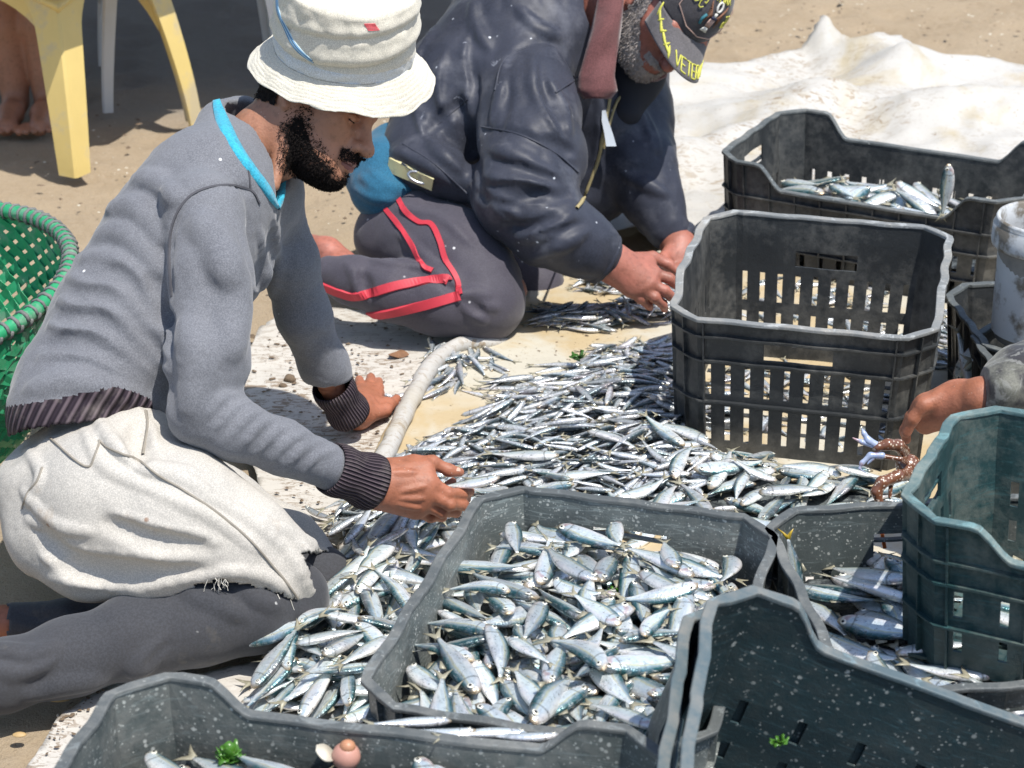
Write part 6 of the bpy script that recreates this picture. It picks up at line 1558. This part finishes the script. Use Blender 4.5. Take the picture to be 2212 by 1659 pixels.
# blue shirt tail
f5 = Field(P(820, 410, 3.95) - .22, P(820, 410, 3.95) + .22, .005)
C(f5, [(850, 330, 4.02, 66), (828, 380, 3.93, 76), (826, 408, 3.90, 66)], .03); C(f5, [(868, 400, 3.90, 40), (830, 425, 3.87, 40)], .04)
for f_ in ([(780, 380), (820, 410), (870, 420)], [(770, 410), (810, 430), (850, 430)], [(800, 370), (840, 400), (890, 410)]): f5.fold(f_, .007, .4, .012, 10)
V_, F_ = f5.mesh(); V_ = V_ + f5.grad(V_) * (.003 * fbm(V_, 26, 2, 74))[:, None]; mesh_obj('blue_shirt', V_, F_, M['shirt_blue'], m2)

# ------------------------------------------------------------------ third person: arm reaching in from the right
mat_cloth('sleeve_camo', (.12, .12, .10), (.16, .16, .13), nsc=16, weave=400, bump=.25, rough=.6, dirt=((.03, .028, .032), 17, .44, .95), streak=((.24, .24, .22), 15, .55), big=.5)
b3 = G(2330, 1010, 0); b3[2] = 0
m3 = thing('person', 'person at the right edge, only a wrinkled sleeve and hand reaching to a crab', 'person', loc=tuple(b3))
f6 = Field(P(2180, 850, 2.92) - np.array([.30, .22, .22]), P(2180, 850, 2.92) + np.array([.42, .22, .30]), .004)
C(f6, [(2135, 862, 2.86, 52), (2200, 830, 2.88, 78), (2330, 780, 2.95, 95), (2600, 640, 3.1, 100), (2680, 560, 3.15, 105)], .02)
for q in range(7): f6.fold([(2135 + q * 14, 790 - q * 6), (2150 + q * 13, 840), (2165 + q * 14, 900)], .009, .45, .010, 9)
f6.cutplane(P(2122, 862, 2.86), -RGT * .93 + UPV * .1)
V_, F_ = f6.mesh(); V_ = V_ + f6.grad(V_) * (.004 * fbm(V_, 22, 3, 84))[:, None]; mesh_obj('sleeve', V_, F_, M['sleeve_camo'], m3)
f7 = Field(P(2050, 900, 2.90) - np.array([.16, .16, .16]), P(2080, 880, 2.90) + np.array([.16, .16, .16]), .0025); Zt = 2.90
C(f7, [(2180, 850, 2.88, 42), (2120, 862, 2.87, 42), (2070, 868, Zt, 40)], .02)
for (mx, my, dz, rr) in ((2000, 868, 0, 18), (1990, 884, .01, 19), (1990, 902, .02, 19), (2000, 920, .03, 18)): C(f7, [(2070, 872, Zt, 34), (mx, my, Zt + dz, rr)], .022)
add_finger(f7, [(2030, 862, Zt - .01), (1995, 875, Zt - .015), (1972, 905, Zt - .01), (1958, 935, Zt)], [20, 16, 13, 11], .006)
for k in range(1): add_finger(f7, [(1998, 880 + 14 * k, Zt + .01 * k), (1968 + 3 * k, 900 + 16 * k, Zt + .02 + .01 * k), (1955 + 4 * k, 930 + 14 * k, Zt + .03 + .01 * k), (1958 + 4 * k, 950 + 12 * k, Zt + .035 + .01 * k)], [15, 13, 12, 10], .004)
V_, F_ = f7.mesh(); VV = [V_]; FF = [F_]
f8 = Field(*bounds([(2150, 860, 2.86, 60), (2900, 1000, 3.0, 200), (2750, 300, 3.2, 200)], .05), .012)
C(f8, [(2160, 855, 2.875, 36), (2330, 790, 2.95, 48), (2640, 600, 3.12, 60), (2760, 640, 3.2, 120), (2780, 900, 3.1, 150), (2700, 1050, 3.0, 110)], .05); f8.ell(P(2700, 420, 3.1), (.08, .1, .12), None, .04)
V_, F_ = f8.mesh(); VV.append(V_); FF.append(F_ + len(VV[0])); mesh_obj('body', np.vstack(VV), np.vstack(FF), M['skin_hand'], m3)

# ------------------------------------------------------------------ bare legs behind the yellow table
gl_ = G(60, 250, 0); m4 = thing('person', 'barefoot person in the shade behind the yellow table, only shins and feet showing', 'person', loc=tuple(gl_))
f9 = Field(G(60, 240, 0) - np.array([.35, .35, .02]), G(60, 240, 0) + np.array([.3, .45, .75]), .006)
for (fx_, top) in ((28, -150), (98, -110)):
    g0 = G(fx_, 228, .035); kn_ = g0 + np.array([-.02, .10, .44]); f9.chain([g0 + np.array([0, .03, .03]), g0 + np.array([-.01, .05, .20]), kn_], [.036, .046, .055], .02)
    f9.chain([g0 + np.array([0, .05, -.005]), g0 + np.array([.005, -.05, -.008]), g0 + np.array([.01, -.13, -.018])], [.032, .030, .024], .02)
    for k in range(5): f9.cap(g0 + np.array([-.028 + .015 * k, -.12, -.018]), g0 + np.array([-.034 + .018 * k, -.165 + .006 * abs(k - 1), -.022]), .010, .008 + .003 * (k == 0), .004)
    f9.chain([kn_, kn_ + np.array([-.02, .30, .03])], [.06, .08], .03)
V_, F_ = f9.mesh(); mesh_obj('body', V_, F_, M['skin_dark'], m4)
# ================================================================== BASKET, BUCKET, CRAB, SMALL THINGS
t = NT('basket_green'); n_ = t.noise(40, 4); c = t.mix(n_, (.015, .22, .085), (.05, .42, .20)); c = t.mix(t.ramp(t.noise(22, 6, .7), [(.52, 0), (.66, .6)]), c, (.28, .36, .30)); t.set(c, .28, 0, .6); t.bump(n_, .3, .002); M['basket_green'] = t.m
simple('basket_wrap', (.17, .175, .17), .75, .4, 60, .5)
gb = G(-285, 860, 0)
bk = thing('woven_basket', 'big green woven plastic basket with a grey wrapped rim behind the sitting man', 'basket', loc=tuple(gb))
bc = np.array([gb[0], gb[1], 0]); cen = P(-262, 628, 3.22); Rtop = .31
tl = math.radians(-6); ax_ = np.array([math.sin(tl), -.10, math.cos(tl)]); ax_ /= np.linalg.norm(ax_); ex_ = np.cross([0, 1, 0], ax_); ex_ /= np.linalg.norm(ex_); ey_ = np.cross(ax_, ex_); Hb = cen[2] - .015
def bpt(a, u, o=0.0):    # u 0 bottom .. 1 rim
    r = (.55 + .45 * math.sin(u * math.pi / 2) ** .9) * Rtop + o; return cen - ax_ * Hb * (1 - u) * .98 + (ex_ * math.cos(a) + ey_ * math.sin(a)) * r
NB = 46
mb = MB()
for fam in (1, -1):
    for k in range(NB):
        a0 = 2 * math.pi * k / NB; pts = []; nn = 26; V = []
        for i in range(nn):
            u = i / (nn - 1); a = a0 + fam * u * 1.35; o = .0028 * math.sin(i * math.pi * .9 + k * math.pi) * fam
            p = bpt(a, u, o); q = bpt(a + .01, u + .01 / 1.35 * fam, o); tdir = bpt(a + fam * .0135, min(1, u + .01), o) - p; tdir /= np.linalg.norm(tdir) + 1e-9; rad = p - cen; rad -= ax_ * (rad @ ax_); rad /= np.linalg.norm(rad); sd = np.cross(tdir, rad); w2 = .0085
            V += [p - sd * w2 - rad * .0005, p + sd * w2 - rad * .0005, p + sd * w2 + rad * .0007, p - sd * w2 + rad * .0007]
        mb.add(V, [(i * 4 + j, (i + 1) * 4 + j, (i + 1) * 4 + (j + 1) % 4, i * 4 + (j + 1) % 4) for i in range(nn - 1) for j in range(4)])
mb.build('weave', M['basket_green'], bk)
mb = MB(); mb.tube([bpt(a, 1.0) for a in np.linspace(0, 2 * math.pi, 90)], .0125, 10, cap=False); mb.build('rim', M['basket_green'], bk, smooth=True)
mb = MB()
for k in range(96):
    a = 2 * math.pi * k / 96; pts = [];
    for q in np.linspace(0, 2 * math.pi, 9):
        aa = a + .018 * q / 6.28; p = bpt(aa, 1.0); rad = p - cen; rad -= ax_ * (rad @ ax_); rad /= np.linalg.norm(rad); pts.append(p + (rad * math.cos(q) + ax_ * math.sin(q)) * .0135)
    mb.tube(pts, .0026 + .0012 * random.random(), 5)
mb.build('rim_wrapping', M['basket_wrap'], bk, smooth=True)

simple('bucket_white', (.50, .52, .53), .5, .12, 20, .2, dirt=((.17, .15, .12), 16, .50)); simple('bucket_dirty', (.23, .22, .20), .7, .35, 45, .5, dirt=((.50, .50, .48), 30, .62))
gk = P(2272, 472, 3.30); bu = thing('bucket', 'dirty white plastic bucket with a battered rim at the right edge', 'bucket', loc=(gk[0], gk[1], gk[2] - .21))
Rb = .088
def lathe(name, prof, mat, parent, c, n=48, amp=0):
    V = []
    for (r, z) in prof:
        for k in range(n):
            a = 2 * math.pi * k / n; rr = r * (1 + amp * math.sin(3 * a + z * 40)); V.append(np.array(c) + np.array([rr * math.cos(a), rr * math.sin(a), z]))
    F = [(i * n + k, i * n + (k + 1) % n, (i + 1) * n + (k + 1) % n, (i + 1) * n + k) for i in range(len(prof) - 1) for k in range(n)]
    o = mesh_obj(name, V, F, M[mat], parent); return o
cb = (gk[0], gk[1], gk[2])
lathe('bucket_wall', [(Rb * .80, -.215), (Rb * .84, -.21), (Rb * .90, -.10), (Rb * .93, -.055), (Rb * .93, -.045)], 'bucket_dirty', bu, cb, amp=.01)
lathe('bucket_rim', [(Rb * .93, -.046), (Rb * 1.06, -.046), (Rb * 1.07, -.040), (Rb * 1.06, -.012), (Rb * 1.01, -.008), (Rb * 1.02, -.002), (Rb * .99, .003), (Rb * .94, .0), (Rb * .93, -.03), (Rb * .90, -.20)], 'bucket_white', bu, cb, amp=.006)
simple('netting_green', (.03, .12, .07), .8, .3, 60, .4)
# the crate the bucket stands on is hidden; a low fish box carries it
CRB = make_crate('black crate under the white bucket, nearly hidden at the right edge', (gk[0] + .12, gk[1] + .1, .012), ang(5), UP, L=.44, W=.32, H=gk[2] - .215 - .014, low=(), mats=('crate_black', 'rim_grey'), seed=23, handles=(), zr=((.01, .02), (.03, .04)), ribz=(.03,), big=(.045, .05)) if gk[2] > .30 else None

# blue swimming crab held at the green crate
t = NT('crab_shell'); n_ = t.noise(50, 3); sp = t.ramp(t.voro(210, 'F1'), [(.22, 1), (.34, 0)]); c = t.mix(n_, (.10, .045, .03), (.22, .09, .045)); c = t.mix(sp, c, (.62, .52, .42)); t.set(c, .22, 0, .7); M['crab_shell'] = t.m
t = NT('crab_claw'); c = t.mix(t.noise(22, 3), (.55, .58, .62), (.10, .20, .48)); c = t.mix(t.ramp(t.noise(45, 3), [(.55, 0), (.7, .6)]), c, (.55, .22, .12)); t.set(c, .25, 0, .7); M['crab_claw'] = t.m
cbp = P(1985, 1010, 2.80); crb = thing('crab', 'brown speckled crab with blue-tipped claws held beside the green crate', 'crab', loc=tuple(cbp))
Zc = 2.74
fq = Field(P(1930, 1010, Zc) - .13, P(1940, 1010, Zc) + .14, .0018)
fq.ell(P(1962, 1005, 2.80), (.018, .018, .016), None, .01)
C(fq, [(1952, 975, 2.78, 14), (1940, 962, Zc + .01, 13), (1918, 960, Zc, 12), (1895, 966, Zc, 11)], .004)
C(fq, [(1955, 995, 2.78, 8), (1945, 992, Zc, 5), (1905, 985, Zc, 6)], .003)
C(fq, [(1958, 1025, 2.78, 14), (1940, 1028, Zc, 13), (1905, 1042, Zc - .01, 13), (1893, 1062, Zc - .01, 12), (1900, 1085, Zc - .01, 9)], .004); C(fq, [(1925, 1040, Zc, 6), (1922, 1075, Zc, 4)], .003)
V_, F_ = fq.mesh(); mesh_obj('shell', V_, F_, M['crab_shell'], crb)
for ch in ([(1898, 965, Zc, 9), (1876, 952, Zc, 8), (1866, 936, Zc, 5), (1862, 926, Zc, 1.5)], [(1885, 962, Zc, 6), (1862, 955, Zc, 5), (1842, 946, Zc, 1.5)], [(1905, 984, Zc, 8), (1880, 984, Zc, 7), (1862, 1000, Zc, 5), (1856, 1012, Zc, 2), (1878, 1026, Zc, 1)], [(1885, 990, Zc, 5), (1874, 1002, Zc, 2)]):
    fz = Field(P(1880, 975, Zc) - .05, P(1880, 975, Zc) + .05, .0012); C(fz, ch, .003); V_, F_ = fz.mesh()
    if len(V_): mesh_obj('claw', V_, F_, M['crab_claw'], crb)

# small things
def leafy(name, label, cat, c, r, mat, n=10, seed=1, group=None):
    rs = np.random.default_rng(seed); mb = MB()
    for k in range(n):
        a, b_ = rs.uniform(0, 6.28), rs.uniform(.1, 1.2); d = np.array([math.cos(a) * math.cos(b_), math.sin(a) * math.cos(b_), math.sin(b_)]); s = np.cross(d, [0, 0, 1]); s /= np.linalg.norm(s) + 1e-9; w2 = r * .35; V = []
        for i in range(6):
            u = i / 5; o = np.array([0, 0, .2 * r * math.sin(u * 5 + k)]); ww = w2 * math.sin(math.pi * (u * .9 + .05)) * (1 + .3 * math.sin(u * 14)); V += [c + d * r * u + o - s * ww, c + d * r * u + o * .6 + s * ww]
        mb.add(V, [(i * 2, i * 2 + 1, i * 2 + 3, i * 2 + 2) for i in range(5)])
    o = mb.build(name, M[mat], smooth=True); md = o.modifiers.new('thickness', 'SOLIDIFY'); md.thickness = .0006; return tag(o, label, cat, group)
simple('seaweed_green', (.06, .17, .02), .3, .35, 90); simple('seaweed_dark', (.04, .12, .02), .4, .35, 90)
def on(c, px, py, z): return G(px, py, z)
leafy('seaweed', 'tuft of dark green seaweed at the front rim of the main fish crate', 'seaweed', G(1175, 1520, .190), .020, 'seaweed_dark', 16, 2)
leafy('seaweed', 'small green seaweed scrap near the upper right of the main crate fish', 'seaweed', G(1332, 1280, .188), .012, 'seaweed_green', 8, 3)
leafy('seaweed', 'bright green seaweed sprig standing up in the left foreground crate', 'seaweed', G(497, 1640, .235), .020, 'seaweed_green', 18, 4)
leafy('seaweed', 'green seaweed scrap stuck inside the tilted teal crate', 'seaweed', P(1684, 1608, 2.13), .012, 'seaweed_green', 8, 5)
leafy('seaweed', 'strand of green weed on the anchovies beside the black slotted crate', 'seaweed', G(1250, 775, .05), .02, 'seaweed_dark', 8, 6)
simple('shell_apex', (.46, .22, .12), .45, .3, 70)
simple('shell_pink', (.50, .26, .20), .4, .2, 60); simple('shell_cream', (.60, .56, .46), .5, .15, 60); simple('shell_tan', (.48, .33, .15), .6, .25, 80); simple('leaf_brown', (.20, .10, .05), .8, .3, 80); simple('clod_brown', (.16, .115, .075), .95, .3, 90, .8); simple('orange_bit', (.60, .14, .03), .4, .1, 40); simple('litter_red', (.55, .14, .12), .5, .2, 20); simple('yellow_fin', (.50, .34, .03), .4, .2, 90)
c_ = G(748, 1640, .235); sh = thing('whelk', 'round pinkish whelk shell among the fish in the left foreground crate', 'shell', loc=tuple(c_))
mb = MB(); mb.ball(c_ + np.array([0, 0, .004]), (.016, .015, .016), 16, 12); mb.build('whorl', M['shell_pink'], sh, smooth=True)
mb = MB(); mb.ball(c_ + np.array([.002, -.001, .017]), (.009, .0085, .008), 14, 10); mb.build('apex', M['shell_apex'], sh, smooth=True)
mb = MB(); V = []
for i in range(9):
    u = i / 8; w2 = .013 * math.sin(math.pi * min(1, u * .8 + .1)); V += [c_ + np.array([-.012 - .020 * u, -w2, .002 + .012 * u]), c_ + np.array([-.012 - .020 * u, w2, .004 + .012 * u])]
mb.add(V, [(i * 2, i * 2 + 1, i * 2 + 3, i * 2 + 2) for i in range(8)]); o = mb.build('lip', M['shell_cream'], sh, smooth=True); md = o.modifiers.new('thickness', 'SOLIDIFY'); md.thickness = .002
def shell(label, px, py, z, r, mat, ar=.7, name='seashell'):
    c = G(px, py, z); V = []; F = []; n, m_ = 20, 6
    for i in range(m_ + 1):
        for k in range(n):
            a = 2 * math.pi * k / n; q = i / m_; V.append(c + np.array([r * q * math.cos(a) * (1 + .05 * math.cos(a * 9)), r * ar * q * math.sin(a), r * .35 * (1 - q * q)]))
    F = [(i * n + k, i * n + (k + 1) % n, (i + 1) * n + (k + 1) % n, (i + 1) * n + k) for i in range(m_) for k in range(n)]
    o = mesh_obj(name, V, F, M[mat]); md = o.modifiers.new('thickness', 'SOLIDIFY'); md.thickness = .001; return tag(o, label, 'shell')
shell('tan oval shell on the sand nearest the lower left tarp edge', 128, 1510, .002, .016, 'shell_tan', .5)
shell('tiny tan shell chip on the sand, highest of those at lower left', 100, 1452, .002, .006, 'shell_tan', .6); shell('pale shell chip on the sand right of the tiny tan one', 152, 1458, .002, .007, 'shell_tan', .5); shell('small tan shell lying lowest on the sand at lower left', 42, 1588, .002, .009, 'shell_tan', .6)
shell('ribbed brown shell half under the lower left tarp edge', 138, 1575, .004, .014, 'clod_brown', .8)
shell('cream cup-shaped shell on the anchovies beside the black slotted crate', 1405, 838, .055, .022, 'shell_cream', .8)
def clod(label, px, py, r, seed, cat='clod', mat='clod_brown', name='mud_clod'):
    c = G(px, py, r * .5 + .008); mb = MB(); mb.ball(c, (r, r * .8, r * .6), 16, 10); V = np.array(mb.V); V = c + (V - c) * (1 + .35 * vnoise(V * 120, seed))[:, None]; return tag(mesh_obj(name, V, mb.F, M[mat]), label, cat)
clod('brown mud clod on the white tarp between the two arms, larger one', 625, 818, .012, 3); clod('small brown mud clod left of the larger one on the white tarp', 611, 833, .008, 4)
clod('crumb of mud on the sand near the yellow table foot', 420, 730 - 330, .012, 5); 
mb = MB(); c_ = G(857, 765, .014); V = [c_ + np.array([.018 * math.cos(a) * (1 + .3 * math.cos(3 * a)), .014 * math.sin(a) * (1 + .2 * math.sin(2 * a)), .004 * math.sin(2 * a)]) for a in np.linspace(0, 6.1, 14)] + [c_ + np.array([0, 0, .006])]
mb.add(V, [(i, (i + 1) % 14, 14) for i in range(14)]); o = mb.build('dry_leaf', M['leaf_brown']); md = o.modifiers.new('t', 'SOLIDIFY'); md.thickness = .0006; tag(o, 'curled brown dry leaf on the white tarp', 'leaf')
mb = MB(); c_ = G(2195, 186, .012); mb.tube([c_ + np.array([-.06, 0, 0]), c_ + np.array([0, .01, .01]), c_ + np.array([.1, 0, .004])], [.004, .012, .009], 8); tag(mb.build('litter', M['litter_red'], smooth=True), 'scrap of red and white litter on the far sand', 'litter')
mb = MB(); c_ = P(1905, 1150, 2.74); mb.tube([c_ + UPV * .02 - RGT * .004, c_, c_ - UPV * .022 + RGT * .004], .003, 6); tag(mb.build('orange_twig', M['orange_bit'], smooth=True), 'thin orange twig seen through the handle of the second crate', 'twig')
# yellow-tailed fish and the one in his fingers
def special(v, mat, label, finm=None):
    s = SARD[v]; o = bpy.data.objects.new('sardine', s['body']); link(o); o.matrix_world = mat; tag(o, label, 'fish')
    for nm in ('tail_fin', 'dorsal_fin', 'eye'):
        me = s[nm]
        if nm == 'tail_fin' and finm: me = me.copy(); me.materials.clear(); me.materials.append(M[finm])
        link(bpy.data.objects.new(nm, me), o)
    return o
def frame(p, xd, zd, sc=1.0):
    X = Vector(xd).normalized(); Z = Vector(zd); Z -= X * Z.dot(X); Z.normalize(); Y = Z.cross(X); m_ = Matrix(((X.x, Y.x, Z.x), (X.y, Y.y, Z.y), (X.z, Y.z, Z.z))).to_4x4() @ Matrix.Scale(sc, 4); m_.translation = Vector(p); return m_
special(1, frame(P(1012, 1043, 2.895), RGT * .98 + UPV * .14 - FWD * .1, -FWD * .5 + UPV * .8, .78), 'blue-green sardine pinched between the thumb and finger of the reaching hand')
special(2, frame(P(1712, 1228, 2.62), (.1, -.2, -.9), (-.3, -.9, .2), .8), 'fish standing on its head with an upright yellow tail in the second crate', 'yellow_fin')
special(4, frame(P(2042, 415, 3.86), (.05, 0, 1), (0, -1, .2), .9), 'single pale fish standing upright at the right of the farthest crate')
mfish = [(2090, 780, .10, (.2, -.3, -.6)), (2110, 760, .12, (-.4, 0, -.6)), (2160, 775, .12, (.8, .2, -.1))]
for i, (px_, py_, z_, d_) in enumerate(mfish): special(i, frame(G(px_, py_, z_), d_, (0, -.6, .8), 1.1), ['grey fish tail up at the left in the small dark crate', 'fish with raised forked tail in the middle of the small dark crate', 'blue fish lying flat in the small dark crate by the sleeve'][i])
for i, (x, y) in enumerate(((880, 1560), (940, 1580), (1040, 1585), (1120, 1590))):
    anchovy(i, frame(G(x, y, .262), RGT + .2 * FWD * (-1) ** i, (0, 0, 1), 1.15), 'thin anchovy wedged between the main crate and the left foreground crate', 'anchovies wedged between two crates')

# grit, mud crumbs and shell chips scattered over sand and tarp (uncountable)
def grit(name, label, n, region, zf, rlo, rhi, mat, seed):
    rs = np.random.default_rng(seed); V = []; F = []; k = 0; pl = np.array([G(*p)[:2] for p in region]); lo, hi = pl.min(0), pl.max(0)
    ico = np.array([(0, 0, 1), (.9, 0, .2), (.28, .85, .2), (-.72, .53, .2), (-.72, -.53, .2), (.28, -.85, .2), (0, 0, -.4)]); fi = [(0, 1, 2), (0, 2, 3), (0, 3, 4), (0, 4, 5), (0, 5, 1), (6, 2, 1), (6, 3, 2), (6, 4, 3), (6, 5, 4), (6, 1, 5)]
    while k < n:
        x, y = rs.uniform(lo, hi)
        if not inpoly(np.array(x), np.array(y), pl): continue
        r = rlo + (rhi - rlo) * rs.random() ** 3; a = rs.uniform(0, 6.28); c, s_ = math.cos(a), math.sin(a); q = ico * [r * rs.uniform(.8, 2.0), r, r * rs.uniform(.3, .8)] * rs.uniform(.7, 1.2, (7, 1))
        V += [(x + c * v[0] - s_ * v[1], y + s_ * v[0] + c * v[1], zf + v[2]) for v in q]; F += [tuple(i + 7 * k for i in f) for f in fi]; k += 1
    tag(mesh_obj(name, V, F, M[mat], smooth=False), label, 'grit', kind='stuff')
sand_r = [(-60, 260), (300, 215), (700, 240), (1000, 120), (1440, 0), (2300, 0), (2300, 170), (1850, 130), (1450, 190), (1150, 300), (1100, 560), (560, 690), (500, 900), (560, 1300), (-60, 1500), (-60, 1700), (60, 1650), (200, 1480), (500, 1300), (380, 700)]
grit('sand_grit', 'dark grit and mud crumbs scattered over the sand', 550, sand_r, -.003, .0015, .009, 'clod_brown', 3)
grit('shell_grit', 'pale shell chips scattered over the sand', 450, sand_r, -.002, .0012, .006, 'shell_cream', 4)
tarp_r = [(600, 700), (1040, 690), (900, 800), (740, 1110), (640, 1180), (560, 1010), (530, 850)]
grit('tarp_dirt', 'mud crumbs on the white tarp', 420, tarp_r, .0125, .001, .0055, 'clod_brown', 5)
grit('tarp_dirt', 'mud crumbs on the lower corner of the white tarp', 130, [(190, 1490), (420, 1490), (300, 1560), (90, 1670), (120, 1570)], .0125, .001, .004, 'clod_brown', 6)
grit('scale_flecks', 'fish scales and crumbs on the stained inner tarp', 300, [(1100, 740), (1450, 660), (1300, 780), (1020, 960), (880, 1000), (980, 790)], .018, .0008, .003, 'clod_brown', 7)
